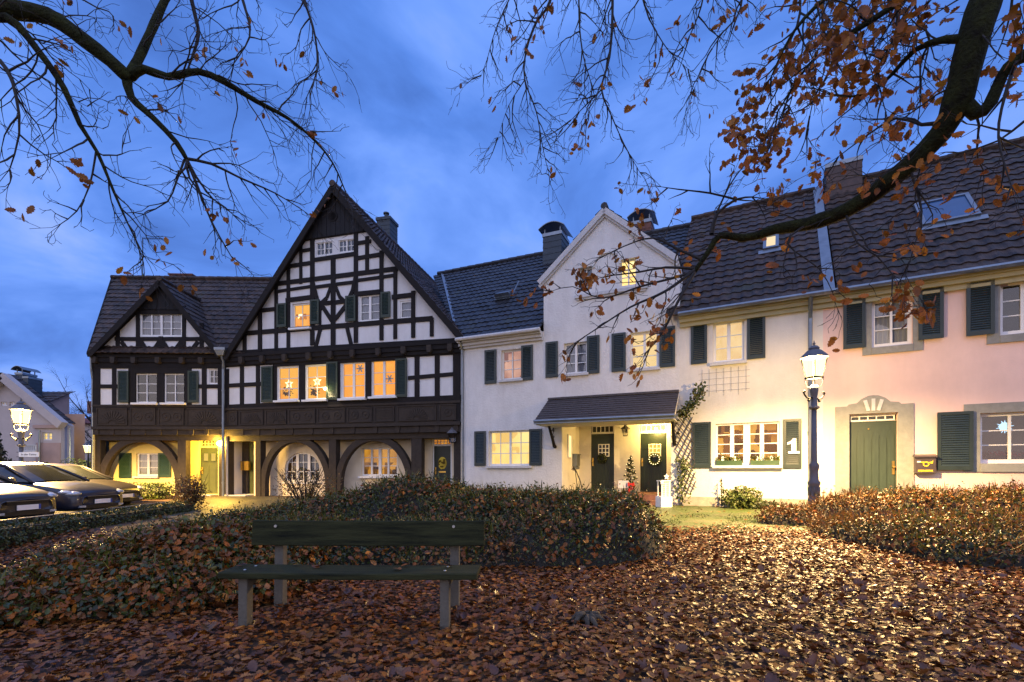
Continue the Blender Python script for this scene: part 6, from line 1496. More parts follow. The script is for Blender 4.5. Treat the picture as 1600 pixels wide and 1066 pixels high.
# planters and flowers on window sills
for k,(px0,px1) in enumerate(((1119,1160),(1173,1218))):
    x0,x1,z0,z1=CREAM.r(px0,px1,721.5,727,.0); e=thing('window_box','green window box with small plants in the '+('left' if k==0 else 'right')+' half of the lit kitchen window','window box',CREAM.w((x0+x1)/2,.02,z0),CREAM.rz); w=(x1-x0)/2
    b=MB(); b.box(-w,w,-.08,.055,0,.13); b.build('trough',M.shut_g,e); n=160; P=np.stack([rng.uniform(-w,w,n),rng.uniform(-.06,.05,n),.13+np.abs(rng.normal(0,.06,n))],1); scatter('foliage',OVAL,P,rng.normal(0,1,(n,3)),rng.uniform(.04,.08,n),M.green_leaf,e)
    b=MB()
    for c in (-.5,.45): b.lathe([(.035,.1),(.035,.22),(.012,.25)],(c*w,.02,0),8)
    b.build('candle',M.candle,e)
x0,x1,z0,z1=wp['g']; xx=PINK.p(1556,720,.25)[0]; e=thing('sill_plants','red and green potted flowers on the inner sill of the pink house window','potted plant',PINK.w(xx,.3,z0+.08),PINK.rz)
n=260; P=np.stack([rng.uniform(-.65,.75,n),rng.normal(0,.05,n),np.abs(rng.normal(0,.07,n))],1); scatter('foliage',OVAL,P,rng.normal(0,1,(n,3)),rng.uniform(.06,.11,n),M.green_leaf,e); n=90; P=np.stack([rng.normal(.15,.14,n),rng.normal(-.03,.04,n),.1+np.abs(rng.normal(0,.05,n))],1); scatter('flowers',OVAL,P,rng.normal(0,1,(n,3)),rng.uniform(.05,.08,n),leafmat('red_petal',[(.5,.03,.02),(.35,.02,.03)],.5,.2),e)
q=PINK.p(1570,667,.3); e=thing('hanging_ornament','glowing pale blue ball ornament hanging in the pink house window','ornament',PINK.w(q[0],.3,q[1]),PINK.rz); b=MB(); b.ball((0,0,0),.10,12,8); 
for k in range(24):
    a,z=k*2.4,-1+2*k/23; rr2=math.sqrt(max(0,1-z*z)); b.tube([(0,0,0),(.15*rr2*math.cos(a),.15*rr2*math.sin(a),.15*z)],[.03,.004],4)
b.build('ball',M.blue_lit,e)
# plants behind the parlour windows
for px,lab in ((447,'houseplants behind the left parlour window'),(490,'houseplants behind the second parlour window')):
    q=BIG.p(px,618,.35); e=thing('houseplant',lab,'houseplant',BIG.w(q[0],.35,q[1]),BIG.rz); n=90; P=np.stack([rng.normal(0,.14,n),rng.normal(0,.05,n),np.abs(rng.normal(0,.16,n))],1); scatter('foliage',OVAL,P,rng.normal(0,1,(n,3)),rng.uniform(.06,.1,n),leafmat('houseplant_leaf',[(.05,.06,.01),(.12,.05,.02)],.5,.3),e)
# ======================================================== trees
class TreeB:
    def __init__(s): s.limb=MB(); s.tw=[[],[],[]]; s.nv=0; s.leafP=[]; s.leafN=[]; s.r=random.Random(5)
    def tube(s, pts, rad, n):
        P=np.array([tuple(p) for p in pts]); k=len(P); d=np.gradient(P,axis=0); d/=np.linalg.norm(d,axis=1,keepdims=True)+1e-9
        a=np.cross(d,np.array([.31,.52,.79])); a/=np.linalg.norm(a,axis=1,keepdims=True)+1e-9; b=np.cross(d,a)
        t=np.arange(n)*2*PI/n; R=np.array(rad)[:,None,None]
        V=P[:,None,:]+R*(a[:,None,:]*np.cos(t)[None,:,None]+b[:,None,:]*np.sin(t)[None,:,None]); V=V.reshape(-1,3)
        i=np.arange(k-1)[:,None]*n; q=np.arange(n)[None,:]; q2=(q+1)%n
        Fq=np.stack([i+q,i+q2,i+n+q2,i+n+q],-1).reshape(-1,4)+s.nv
        s.tw[0].append(V); s.tw[1].append(Fq); s.nv+=len(V)
    def twig(s, p, d, L, r, lev, droop, leaf, maxlev=3, up=0.):
        R=s.r; n=max(3,int(L/.10)); n=min(n,11); st=L/n; p=Vector(p); d=Vector(d).normalized(); pts=[p.copy()]; kids=[]
        for i in range(n):
            d=(d+Vector((R.gauss(0,.21),R.gauss(0,.21),R.gauss(0,.17)-droop*(1 if i<n*.75 else -.8)))).normalized(); p=p+d*st; pts.append(p.copy())
            if lev<maxlev and i>0 and R.random()<(.85 if lev==1 else .74):
                ax=d.cross(Vector((R.gauss(0,1),R.gauss(0,1),R.gauss(0,1)))).normalized(); ang=R.uniform(.5,1.05)
                cd=(Matrix.Rotation(ang,3,ax)@d); kids.append((p.copy(),cd,L*(R.uniform(.32,.62) if lev<2 else R.uniform(.14,.35))*(1.15-i/n*.5)))
        rad=[max(r*(1-.8*i/n),.0026) for i in range(n+1)]
        s.tube(pts,rad,5 if r>.012 else (4 if r>.006 else 3))
        for kp_,kd,kl in kids: s.twig(kp_,kd,max(kl,.06),max(r*.5,.0026),lev+1,droop*.8,leaf,maxlev)
        if R.random()<leaf*(.5 if lev<2 else 1.):
            m=R.choice((1,2,3,3,4))
            for _ in range(m): s.leafP.append(p+Vector((R.gauss(0,.05),R.gauss(0,.05),R.gauss(-.04,.05)))); s.leafN.append((R.gauss(0,1),R.gauss(0,1)-.4,R.gauss(0,.6)))
    def branch(s, pts, rads, every=.22, L=(.7,1.5), droop=.07, leaf=.1, tip=True, maxlev=3, side=None, thick=True, start=.0, r0=.0095):
        """limb through 3-D points (resampled smooth), with twigs sprouting along it"""
        P=[Vector(p) for p in pts]; n=len(P); out=[];rr=[]
        for i in range(n-1):
            p0,p1,p2,p3=P[max(i-1,0)],P[i],P[i+1],P[min(i+2,n-1)]; k=max(2,int((p2-p1).length/.12))
            for j in range(k):
                t=j/k; out.append(.5*((2*p1)+(p2-p0)*t+(2*p0-5*p1+4*p2-p3)*t*t+(3*p1-p0-3*p2+p3)*t**3)); rr.append((rads[i]+(rads[i+1]-rads[i])*t)*(1+.07*s.r.uniform(-1,1)))
        out.append(P[-1]); rr.append(rads[-1])
        if thick and max(rads)>.03: s.limb.tube(out,rr,10)
        else: s.tube(out,rr,6)
        acc=0; tot=sum((out[i+1]-out[i]).length for i in range(len(out)-1)); run=0
        for i in range(1,len(out)):
            seg=(out[i]-out[i-1]).length; acc+=seg; run+=seg
            if acc>every*s.r.uniform(.7,1.3) and run>start*tot:
                acc=0; d=(out[i]-out[i-1]).normalized(); R=s.r
                ax=Vector((R.gauss(0,1),R.gauss(0,1),R.gauss(0,1))); cd=(d*.8+ax.normalized()*.8)
                if side: cd=cd+Vector(side)*.5
                f=1-.45*run/tot
                s.twig(out[i],cd,R.uniform(*L)*f,r0*(.7+.6*f),1,droop,leaf,maxlev)
        if tip: 
            for _ in range(3): s.twig(out[-1],(out[-1]-out[-3]).normalized()+Vector((s.r.gauss(0,.35),s.r.gauss(0,.35),s.r.gauss(0,.3))),s.r.uniform(*L)*.7,max(rads[-1]*.8,.004),1,droop,leaf,maxlev)
    def build(s, e, leafm, bark=None, leafs=(.07,.12)):
        if s.limb.v: s.limb.build('trunk',bark or M.bark,e,True)
        V=np.concatenate(s.tw[0]); Fq=np.concatenate(s.tw[1]); tag(np_obj('twigs',V,Fq.ravel(),np.full(len(Fq),4),M.twig,e),kind='stuff')
        if s.leafP: n=len(s.leafP); tag(scatter('leaves',OAK,np.array([tuple(p) for p in s.leafP]),np.array(s.leafN),rng.uniform(leafs[0],leafs[1],n),leafm,e),kind='stuff')
def wp3(*a): return [W(px,py,Y) for px,py,Y in a]
# --- left oak: trunk stands outside the view on the left
T=TreeB(); T.r=random.Random(21)
T.limb.tube([(-7.3,4.0,-.2),(-7.35,4.05,.6),(-7.2,4.2,2.6),(-7.1,4.4,5.0),(-7.0,4.7,7.0),(-6.8,5.0,9.5)],[.42,.33,.30,.27,.20,.09],14)
A=wp3((-150,-25,5.3),(-60,-10,5.5),(0,12,5.6),(75,25,5.7),(130,62,5.8),(172,95,5.9),(203,125,6.0))
T.limb.tube([Vector((-7.02,4.6,6.3)),A[0]],[.15,.12],10)
K=dict(droop=.075,leaf=.032)
T.branch(A,[.115,.105,.10,.09,.085,.078,.07],every=.32,L=(.5,1.3),tip=False,**K)
T.branch(wp3((203,120,6.0),(222,80,6.1),(240,40,6.2),(258,0,6.3),(285,-50,6.5)),[.06,.05,.048,.045,.04],every=.3,L=(.5,1.1),tip=True,**K)
T.branch(wp3((205,118,6.0),(225,108,6.0),(262,120,6.05),(310,112,6.2),(350,128,6.3),(400,158,6.5),(450,185,6.7),(492,220,6.9),(520,255,7.0),(540,300,7.1)),[.06,.05,.042,.04,.036,.03,.022,.016,.012,.008],every=.11,L=(.6,1.35),**K)
T.branch(wp3((198,122,6.0),(205,152,6.0),(240,185,6.0),(275,222,6.05),(292,250,6.1)),[.06,.045,.036,.03,.024],every=.13,L=(.5,1.2),**K)
T.branch(wp3((292,250,6.1),(312,300,6.15),(330,345,6.2),(352,385,6.25),(368,412,6.3)),[.02,.014,.010,.007,.004],every=.10,L=(.4,.85),**K)
T.branch(wp3((290,248,6.1),(330,256,6.2),(375,278,6.4),(430,302,6.6),(475,330,6.8)),[.022,.017,.013,.009,.005],every=.10,L=(.4,.9),**K)
T.branch(wp3((288,250,6.1),(275,285,6.0),(262,315,6.0),(225,335,6.0)),[.016,.011,.008,.005],every=.15,L=(.3,.7),**K)
T.branch(wp3((-60,40,5.0),(10,28,5.1),(60,80,5.2),(100,138,5.3),(125,195,5.4),(152,238,5.5),(178,300,5.6),(200,350,5.7),(225,400,5.8)),[.05,.042,.036,.03,.024,.019,.014,.009,.005],every=.11,L=(.5,1.15),**K)
T.branch(wp3((150,238,5.5),(140,290,5.5),(120,330,5.5),(95,350,5.5)),[.012,.008,.006,.004],every=.15,L=(.25,.5),**K)
T.branch(wp3((-80,60,4.7),(0,95,4.8),(25,150,4.8),(30,210,4.85),(15,265,4.9)),[.03,.02,.014,.009,.005],every=.16,L=(.35,.8),**K)
T.branch(wp3((285,-60,6.5),(305,25,6.6),(310,55,6.6),(300,90,6.6),(285,130,6.6)),[.03,.024,.02,.014,.008],every=.18,L=(.5,1.),**K)
T.branch(wp3((360,-60,6.8),(385,20,6.8),(390,58,6.8),(365,100,6.8)),[.022,.017,.012,.006],every=.11,L=(.5,1.),**K)
T.branch(wp3((455,-60,7.),(475,0,7.),(492,55,7.),(495,110,7.),(480,150,7.)),[.022,.018,.014,.01,.006],every=.11,L=(.5,1.1),**K)
T.branch(wp3((100,-60,5.6),(130,0,5.6),(170,18,5.6),(178,30,5.6)),[.012,.009,.006,.004],every=.2,L=(.2,.45),**K)
for a,c in ((A[0],(-80,60,4.7)),(A[1],(-60,40,5.0))): T.limb.tube([a,W(*c)],[.06,.045],8)
zt_=W(285,-60,6.5); T.branch([Vector((-6.9,4.85,8.6)),W(60,-140,5.9),W(200,-110,6.3),zt_,W(360,-62,6.8),W(455,-62,7.),W(560,-80,7.2)],[.11,.08,.06,.05,.04,.032,.02],every=.4,L=(.5,1.1),**K)
e=thing('oak_tree','nearly bare oak with its mossy limb reaching in from the upper left','tree',(0,0,0)); T.build(e,M.tree_leaf)
# --- right oak: thick limb sweeping down from the upper right, still carrying brown leaves
T=TreeB(); T.r=random.Random(8)
T.limb.tube([(6.9,2.9,-.2),(6.85,2.95,.6),(6.75,3.05,3.0),(6.6,3.2,5.6),(6.3,3.5,8.),(5.9,4.0,10.5)],[.50,.38,.34,.31,.24,.1],16)
A=wp3((1640,-170,4.4),(1570,-70,4.5),(1535,15,4.55),(1512,95,4.65),(1497,155,4.75),(1470,208,4.9),(1420,258,5.1),(1370,298,5.3),(1320,330,5.5),(1262,350,5.7),(1212,358,5.9),(1185,368,6.0))
T.limb.tube([Vector((6.45,3.35,7.0)),Vector((5.9,3.8,7.2)),A[0]],[.22,.20,.185],12)
Kr=dict(droop=.06,leaf=.32)
T.branch(A,[.142,.138,.132,.127,.123,.105,.097,.091,.086,.077,.06,.048],every=.30,L=(.5,1.2),tip=False,**Kr)
T.branch(wp3((1190,366,6.0),(1160,372,6.05),(1125,368,6.1),(1108,392,6.15),(1085,425,6.2)),[.055,.045,.04,.034,.028],every=.2,L=(.5,1.),tip=False,droop=.06,leaf=.18)
T.branch(wp3((1112,366,6.1),(1120,335,6.1),(1150,312,6.15),(1175,308,6.2)),[.03,.022,.016,.01],every=.16,L=(.4,.8),droop=.0,leaf=.12)
T.branch(wp3((1150,312,6.15),(1110,302,6.15),(1060,296,6.2),(1033,292,6.2)),[.016,.012,.008,.004],every=.14,L=(.25,.6),droop=-.02,leaf=.03)
T.branch(wp3((1120,332,6.1),(1140,290,6.2),(1160,262,6.2),(1185,235,6.2)),[.014,.010,.007,.004],every=.16,L=(.25,.55),droop=-.02,leaf=.1)
for q in (((1085,425,6.2),(1050,435,6.2),(1000,448,6.25),(940,466,6.3),(895,448,6.35),(862,455,6.4)),((1088,420,6.2),(1040,455,6.1),(985,480,6.1),(935,512,6.1),(900,535,6.1)),((1085,425,6.2),(1060,470,6.0),(1035,520,6.0),(1015,545,6.0)),((1085,420,6.2),(1040,418,6.3),(1000,425,6.4),(960,430,6.5)),((1095,405,6.2),(1060,390,6.3),(1020,372,6.4),(975,385,6.4),(935,405,6.45))):
    T.branch(wp3(*q),[.024,.018,.013,.009,.006,.004][:len(q)],every=.12,L=(.3,.7),droop=.05,leaf=.22)
T.branch(wp3((1500,150,4.75),(1525,178,4.7),(1548,160,4.65),(1565,120,4.6),(1590,92,4.5),(1650,70,4.4)),[.07,.06,.055,.05,.055,.06],every=.25,L=(.4,1.),**Kr)
T.branch(wp3((1515,62,4.6),(1475,62,4.7),(1430,78,4.9),(1395,115,5.1),(1355,148,5.2),(1308,150,5.3)),[.045,.034,.026,.02,.014,.007],every=.10,L=(.4,.95),**Kr)
T.branch(wp3((1478,190,4.9),(1440,195,5.),(1400,185,5.2),(1350,215,5.3),(1310,245,5.4)),[.025,.018,.013,.009,.005],every=.15,L=(.35,.85),**Kr)
T.branch(wp3((1560,-60,4.5),(1480,-40,4.8),(1380,20,5.),(1320,60,5.1),(1265,100,5.2),(1215,175,5.3)),[.05,.04,.03,.022,.014,.007],every=.10,L=(.5,1.15),droop=.08,leaf=.55)
T.branch(wp3((1500,-90,4.8),(1400,-60,5.),(1300,-10,5.1),(1240,50,5.2),(1205,120,5.3)),[.04,.03,.022,.014,.007],every=.11,L=(.5,1.1),droop=.08,leaf=.55)
T.branch(wp3((1320,330,5.5),(1340,380,5.3),(1370,400,5.2),(1395,430,5.1)),[.015,.011,.008,.005],every=.16,L=(.3,.7),droop=.1,leaf=.28)
T.branch(wp3((1262,350,5.7),(1230,380,5.6),(1280,420,5.5),(1300,455,5.4)),[.014,.01,.007,.004],every=.16,L=(.3,.7),droop=.1,leaf=.2)
T.branch(wp3((1420,258,5.1),(1440,330,5.),(1430,380,4.9),(1415,430,4.9)),[.014,.01,.007,.004],every=.14,L=(.3,.7),droop=.1,leaf=.5)
T.branch(wp3((1590,92,4.5),(1570,150,4.4),(1560,215,4.4),(1580,290,4.3)),[.02,.014,.01,.005],every=.15,L=(.3,.8),**Kr)
T.branch(wp3((1650,160,4.4),(1600,190,4.5),(1560,220,4.6),(1500,240,4.7)),[.02,.015,.01,.005],every=.14,L=(.3,.8),**Kr)
# high limb over the street: its twigs hang into the top of the picture
T.branch([Vector((6.2,3.6,8.6)),W(1560,-330,5.2),W(1380,-200,6.0),W(1200,-130,6.6),W(1010,-95,7.1),W(880,-80,7.4),W(770,-75,7.6)],[.16,.13,.10,.08,.06,.045,.03],every=.6,L=(.4,.9),droop=.1,leaf=.05)
for q in (((1240,-90,5.6),(1250,20,5.6),(1225,90,5.6),(1238,150,5.6),(1205,225,5.6)),((1385,-80,5.2),(1402,40,5.2),(1372,110,5.2),(1388,190,5.2)),((1300,-80,5.9),(1285,30,5.9),(1300,95,5.9),(1270,160,5.9),(1262,215,5.9)),((1440,-80,5.4),(1430,10,5.4),(1452,60,5.4),(1440,120,5.4)),((1110,-100,6.6),(1100,-10,6.6),(1085,40,6.6),(1062,85,6.6)),((1590,-60,4.9),(1580,20,4.9),(1592,60,4.9))):
    n=len(q); T.branch(wp3(*q),[.016*(1-.8*i/(n-1)) for i in range(n)],every=.10,L=(.4,.95),droop=.09,leaf=.22)
Kh=dict(droop=.10,leaf=.022)
for q,r0 in ((((865,-80,7.4),(860,0,7.4),(838,35,7.4),(822,80,7.4),(820,125,7.4),(838,175,7.4),(848,230,7.4),(858,275,7.4)),.024),(((835,-80,7.5),(800,-10,7.5),(775,45,7.5),(762,90,7.5),(752,118,7.5)),.014),
    (((905,-85,7.3),(905,30,7.3),(912,90,7.3),(925,140,7.3),(918,185,7.3)),.016),(((955,-90,7.2),(957,20,7.2),(952,90,7.2),(940,140,7.2),(955,180,7.2),(975,225,7.2),(1000,270,7.2)),.024),
    (((985,-95,7.1),(1008,10,7.1),(1020,40,7.1),(1045,80,7.1),(1075,108,7.1)),.016),(((1160,-110,6.7),(1158,10,6.7),(1130,50,6.7),(1105,90,6.7),(1085,140,6.7)),.014),(((940,140,7.2),(905,175,7.2),(870,210,7.2)),.010),(((820,125,7.4),(795,165,7.4),(778,215,7.4)),.008)):
    n=len(q); T.branch(wp3(*q),[r0*(1-.85*i/(n-1)) for i in range(n)],every=.08,L=(.4,.95),**Kh)
e=thing('oak_tree','oak with brown leaves whose thick mossy limb sweeps down from the upper right','tree',(0,0,0)); T.build(e,M.tree_leaf,leafs=(.075,.125))
# --- bare trees far behind the left houses
def bare_tree(label, loc, h, seed, spread=.45):
    T=TreeB(); T.r=random.Random(seed); R=T.r
    T.limb.tube([(0,0,-.3),(.05,.02,h*.2),(-.03,0,h*.42),(.02,.03,h*.62)],[h*.022,h*.018,h*.013,h*.008],8)
    for k in range(13):
        a=k*2.4+R.uniform(-.3,.3); z=h*R.uniform(.22,.6); L=h*R.uniform(.25,.45)
        p0=Vector((0,0,z)); p1=p0+Vector((math.cos(a)*L*spread,math.sin(a)*L*spread,L*.55)); p2=p1+Vector((math.cos(a)*L*spread*.5,math.sin(a)*L*spread*.5,L*.5))
        T.branch([p0,p1,p2],[h*.007,h*.004,.006],every=h*.05,L=(h*.08,h*.2),droop=-.03,leaf=0,maxlev=2,thick=False,r0=.014)
    e=thing('bare_tree',label,'tree',loc,0,'leafless trees behind the left-hand houses'); T.build(e,None,M.twig)
bare_tree('leafless tree rising behind the dark roof left of the chimney',(-46.0,48,-.5),10.5,3)
bare_tree('leafless tree directly left of the small half-timbered house',(-32.5,38.5,-.5),8.6,4)

# ======================================================== houses in the left background
class Flat(House): pass
BG=Flat('villa','cream villa with broad gable and dark tiled roof behind the left street lamp',(-29.5,27.),(-23.6,27.),-.3)
H=BG; L=H.L
ax_,az_=H.p(12,585,0); rx_,rz_=H.p(104,661,0); hw=rx_-ax_; lx_=ax_-hw
M.villa=mat('villa_render',(.48,.42,.40),.85,.08,2.,.1,20.); M.villa_p=mat('villa_base',(.42,.29,.25),.85,.1,2.,.1,20.)
wv=H.r(66,81,676,688)
wall(H,'wall',[(lx_+.6,-.3),(rx_-.3,-.3),(rx_-.3,rz_-.1),(ax_,az_-.2),(lx_+.6,rz_-.1)],[rect(wv),rect(H.r(1,11,628,634)),rect(H.r(14.5,24,628,634))],M.villa,0,.15,back=.8)
window(H,wv,.08,rows=2,casements=2,room_m=M.r_pale); window(H,H.r(1,11,628,634),.08,rows=1,casements=2,room_m=M.r_dim); window(H,H.r(14.5,24,628,634),.08,rows=1,casements=2,room_m=M.r_dim)
x0,x1,z0,z1=H.r(57,98,692,716); b=MB(); b.box(x0,rx_-.32,-.05,-.0,-.3,z1); b.box(x0-.1,rx_-.2,-.12,.0,rz_-.3,rz_-.12); b.build('base_course',M.villa_p,H.e)
rf=MB()
for ex in (lx_,rx_):
    V=Vector((ax_-ex,0,az_-rz_)); tile_slope(rf,(ex,-.4,rz_),(0,1,0),V,V.length,lambda t:(0,.9),seed=71,course=.4,tw=.35)
x0,z1=H.p(44,612.5,4.5); x1,_=H.p(118,614,4.5); z0=H.p(80,647,1.5)[1]
tile_slope(rf,(x0-2,1.5,z0),(1,0,0),(0,3.0,z1-z0),math.hypot(3.0,z1-z0),lambda t:(0,x1-x0+2-.5*(1-t)),seed=72,course=.4,tw=.35)
ro=rf.build('roof',M.tile,H.e)
b=MB(); 
for ex in (lx_,rx_): b.bar(ex,rz_-.16,ax_,az_-.16,.42,-.42,-.02+.004*(ex>ax_)); 
b.build('bargeboard',M.villa,ro)
b=MB(); b.face([(rx_-.3,1.5,-.3),(rx_-.3,1.5,z0),(x1-.6,1.5,z0),(x1-.6,1.5,-.3)]); b.face([(x1-.6,1.5,-.3),(x1-.6,1.5,z0),(x1-.4,4.5,z1),(x1-.4,4.5,-.3)]); b.build('side_wall',M.villa_p,H.e)
for px0,px1,py in ((24,35,582),(36,44,588)):
    x0,z1=H.p(px0,py,3.); x1,_=H.p(px1,py,3.); slate_chimney(H,ro,x0,x1,3.,3.9,z1-1.9,z1,cap='curve' if px0<30 else None)
b=MB(); xx,_=H.p(60,690,-.2); b.tube([(xx,-.15,-.3),(xx,-.15,rz_-.4)],.05,6); xx,_=H.p(108,690,-.2); b.tube([(xx,-.15,-.3),(xx,-.15,rz_-.3)],.05,6); b.build('downpipe',M.zinc,H.e)
b=MB(); x0,x1,z0,z1=H.r(30,56,695,707,-.9); b.box(x0,x1,-.95,-.85,z0-.05,z0+.12); b.box(x0,x1,-.95,-.85,z1-.05,z1)
for k in range(9): x=x0+(x1-x0)*k/8; b.box(x-.02,x+.02,-.93,-.87,z0+.121,z1-.051)
b.build('balcony_rail',M.sillw,H.e)
RH=Flat('red_roofed_house','house with a red tiled roof glimpsed beside the small half-timbered house',(-34.5,41.),(-27.,41.),-.3); H=RH
a0,z0=H.p(112,662,0); a1,z1=H.p(152,636,4.); b=MB(); rf=MB(); _,ze_=H.p(130,661,0)
x0,x1=H.p(117,650,0)[0],H.p(160,650,0)[0]
wb=H.r(121,129,668,678); wall(H,'wall',[(x0,-.3),(x1,-.3),(x1,ze_),(x0,ze_)],[rect(wb),rect(H.r(121,129,690,702))],M.villa,0,.15,back=6); window(H,wb,.08,rows=2,casements=2,room_m=M.r_dim); window(H,H.r(121,129,690,702),.08,rows=2,casements=2)
tile_slope(rf,(x0-.4,-.4,ze_-.1),(1,0,0),(0,4.4,z1-ze_),math.hypot(4.4,z1-ze_),lambda t:(1.6*t,x1-x0+.8),seed=80,course=.45,tw=.4); ro=rf.build('roof',M.redtile,H.e)
xa,zc=H.p(136,627,4.); b=MB(); b.box(xa,xa+.9,4.,4.7,z1-.6,zc); b.build('chimney',M.brick,ro)

# ======================================================== light
for nm,loc,pw,col,sz in (('lamp_right_light',lR,1000,(1,.64,.24),.07),('lamp_left_light',lL,500,(1,.64,.22),.07),('garden_lamp_light',gL,420,(1,.78,.36),.08),
    ('globe_light',gp,1500,(1,.58,.08),.10),('spotlight_light',sp+BIG.w(0,-.1,0)-BIG.w(0,0,0),26,(1,.78,.38),.05)):
    point(nm,loc,pw,col,sz)
# the street lamps' roof reflectors throw most of the light down and outward
def reflector(name, loc, power, col, size, ang=168, blend=.45):
    l=bpy.data.lights.new(name,'SPOT'); l.energy=power; l.color=col; l.shadow_soft_size=size; l.spot_size=math.radians(ang); l.spot_blend=blend
    o=bpy.data.objects.new(name,l); C.objects.link(o); o.location=loc; return o
reflector('lamp_right_reflector',lR,13500,(1,.64,.25),.07,174,.85)
reflector('lamp_left_reflector',lL,38000,(1,.60,.17),.07,173,.8)
# lamp inside the right-hand porch door
q=WHITE.p(1030,668,1.85); b=MB(); pc=WHITE.w(q[0]-.1,1.78,q[1]-.05)
e=thing('porch_lamp','bright bare bulb glaring at the fanlight of the right-hand porch door','wall lamp',pc,WHITE.rz); b.ball((0,0,0),.045,10,7); b.build('bulb',M.bulb,e,True); b=MB(); b.tube([(0,0,.04),(0,.1,.09),(0,.2,.09)],.015,6); b.build('bracket',M.iron,e)
point('porch_light',pc+WHITE.w(0,-.12,0)-WHITE.w(0,0,0),140,(1,.64,.18),.06)

sun=bpy.data.lights.new('sun','SUN'); sun.energy=.10; sun.angle=math.radians(40); sun.color=(.62,.72,1.)
so=bpy.data.objects.new('sun',sun); C.objects.link(so); so.rotation_euler=(math.radians(52),0,math.radians(-18))
w=bpy.data.worlds.new('World'); SC.world=w; w.use_nodes=True; nt=w.node_tree; nt.nodes.clear(); lk=nt.links
out=N(nt,'ShaderNodeOutputWorld'); bg=N(nt,'ShaderNodeBackground'); lk.new(bg.outputs[0],out.inputs[0])
tc=N(nt,'ShaderNodeTexCoord'); sep=N(nt,'ShaderNodeSeparateXYZ'); lk.new(tc.outputs['Generated'],sep.inputs[0])
sky=N(nt,'ShaderNodeTexSky'); sky.sky_type='NISHITA'; sky.sun_disc=False; sky.sun_elevation=math.radians(1.); sky.sun_rotation=math.radians(200); 
# clouds laid on a flat layer overhead: direction divided by height
za=N(nt,'ShaderNodeMath',operation='MAXIMUM'); za.inputs[1].default_value=.02; lk.new(sep.outputs[2],za.inputs[0]); zb_=N(nt,'ShaderNodeMath',operation='ADD'); zb_.inputs[1].default_value=.28; lk.new(za.outputs[0],zb_.inputs[0])
dx=N(nt,'ShaderNodeMath',operation='DIVIDE'); lk.new(sep.outputs[0],dx.inputs[0]); lk.new(zb_.outputs[0],dx.inputs[1]); dy=N(nt,'ShaderNodeMath',operation='DIVIDE'); lk.new(sep.outputs[1],dy.inputs[0]); lk.new(zb_.outputs[0],dy.inputs[1])
cb=N(nt,'ShaderNodeCombineXYZ'); lk.new(dx.outputs[0],cb.inputs[0]); lk.new(dy.outputs[0],cb.inputs[1])
mp=N(nt,'ShaderNodeMapping'); mp.inputs['Scale'].default_value=(1.5,1.5,1); mp.inputs['Rotation'].default_value=(0,0,.5); mp.inputs['Location'].default_value=(.35,.6,0); lk.new(cb.outputs[0],mp.inputs[0])
nz=N(nt,'ShaderNodeTexNoise',i_Scale=1.3,i_Detail=6.,i_Roughness=.52); nz.inputs['Distortion'].default_value=.5; lk.new(mp.outputs[0],nz.inputs['Vector'])
rp=N(nt,'ShaderNodeValToRGB'); el=rp.color_ramp.elements; el[0].position=.34; el[0].color=(.036,.100,.35,1); el[1].position=.70; el[1].color=(.18,.28,.63,1)
a=el.new(.46); a.color=(.060,.155,.50,1); a=el.new(.58); a.color=(.105,.22,.62,1); lk.new(nz.outputs['Fac'],rp.inputs[0])
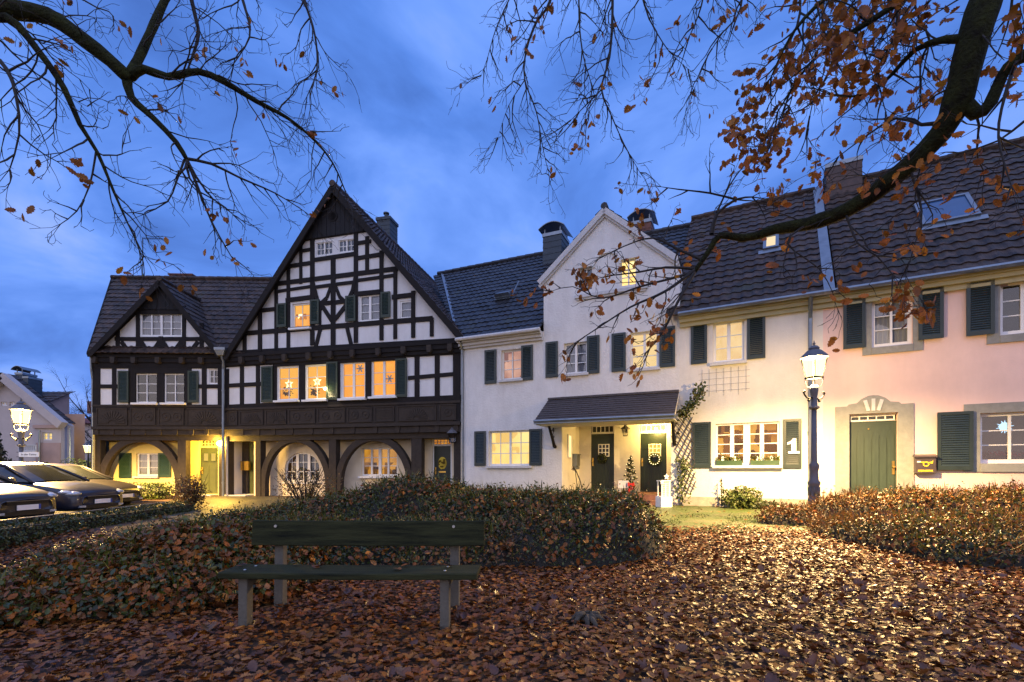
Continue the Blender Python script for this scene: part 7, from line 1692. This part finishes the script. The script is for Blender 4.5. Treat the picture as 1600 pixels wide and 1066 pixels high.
# darker toward the western corners, brighter where the afterglow is (behind the viewer and overhead)
dot=N(nt,'ShaderNodeVectorMath',operation='DOT_PRODUCT'); lk.new(tc.outputs['Generated'],dot.inputs[0]); dot.inputs[1].default_value=(-.05,-.9,.42)
mr=N(nt,'ShaderNodeMapRange',interpolation_type='SMOOTHSTEP'); mr.inputs['From Min'].default_value=-.35; mr.inputs['From Max'].default_value=.8; mr.inputs['To Min'].default_value=0; mr.inputs['To Max'].default_value=1.; lk.new(dot.outputs['Value'],mr.inputs[0])
glow=N(nt,'ShaderNodeMixRGB'); lk.new(mr.outputs[0],glow.inputs[0]); lk.new(rp.outputs[0],glow.inputs[1]); glow.inputs[2].default_value=(.36,.45,.84,1)
warm=N(nt,'ShaderNodeMixRGB'); hz=N(nt,'ShaderNodeMapRange',interpolation_type='SMOOTHSTEP'); hz.inputs['From Min'].default_value=.55; hz.inputs['From Max'].default_value=.05; hz.inputs['To Min'].default_value=0; hz.inputs['To Max'].default_value=1
lk.new(sep.outputs[2],hz.inputs[0]); hm=N(nt,'ShaderNodeMath',operation='MULTIPLY'); lk.new(hz.outputs[0],hm.inputs[0]); lk.new(mr.outputs[0],hm.inputs[1]); lk.new(hm.outputs[0],warm.inputs[0]); lk.new(glow.outputs[0],warm.inputs[1]); warm.inputs[2].default_value=(.72,.66,.72,1)
addn=N(nt,'ShaderNodeMixRGB',blend_type='ADD'); addn.inputs[0].default_value=.02; lk.new(warm.outputs[0],addn.inputs[1]); lk.new(sky.outputs[0],addn.inputs[2])
lk.new(addn.outputs[0],bg.inputs[0]); bg.inputs[1].default_value=1.64
# ======================================================== camera
cam=bpy.data.cameras.new('camera'); cam.sensor_width=36; cam.lens=F/1600*36; cam.shift_y=(HY-533)/1600; cam.clip_start=.05; cam.clip_end=3000
co=bpy.data.objects.new('camera',cam); C.objects.link(co); co.location=(0,0,CZ); co.rotation_euler=(PI/2,0,0); SC.camera=co
SC.view_settings.view_transform='Standard'; SC.view_settings.look='None'; SC.view_settings.exposure=0; SC.view_settings.gamma=1
SC.render.engine='CYCLES'; SC.cycles.use_denoising=True
try: SC.cycles.denoiser='OPENIMAGEDENOISE'
except Exception: pass
SC.cycles.sample_clamp_indirect=4.; SC.cycles.max_bounces=8; SC.cycles.transparent_max_bounces=16; SC.cycles.caustics_reflective=False; SC.cycles.caustics_refractive=False
bpy.context.view_layer.update()
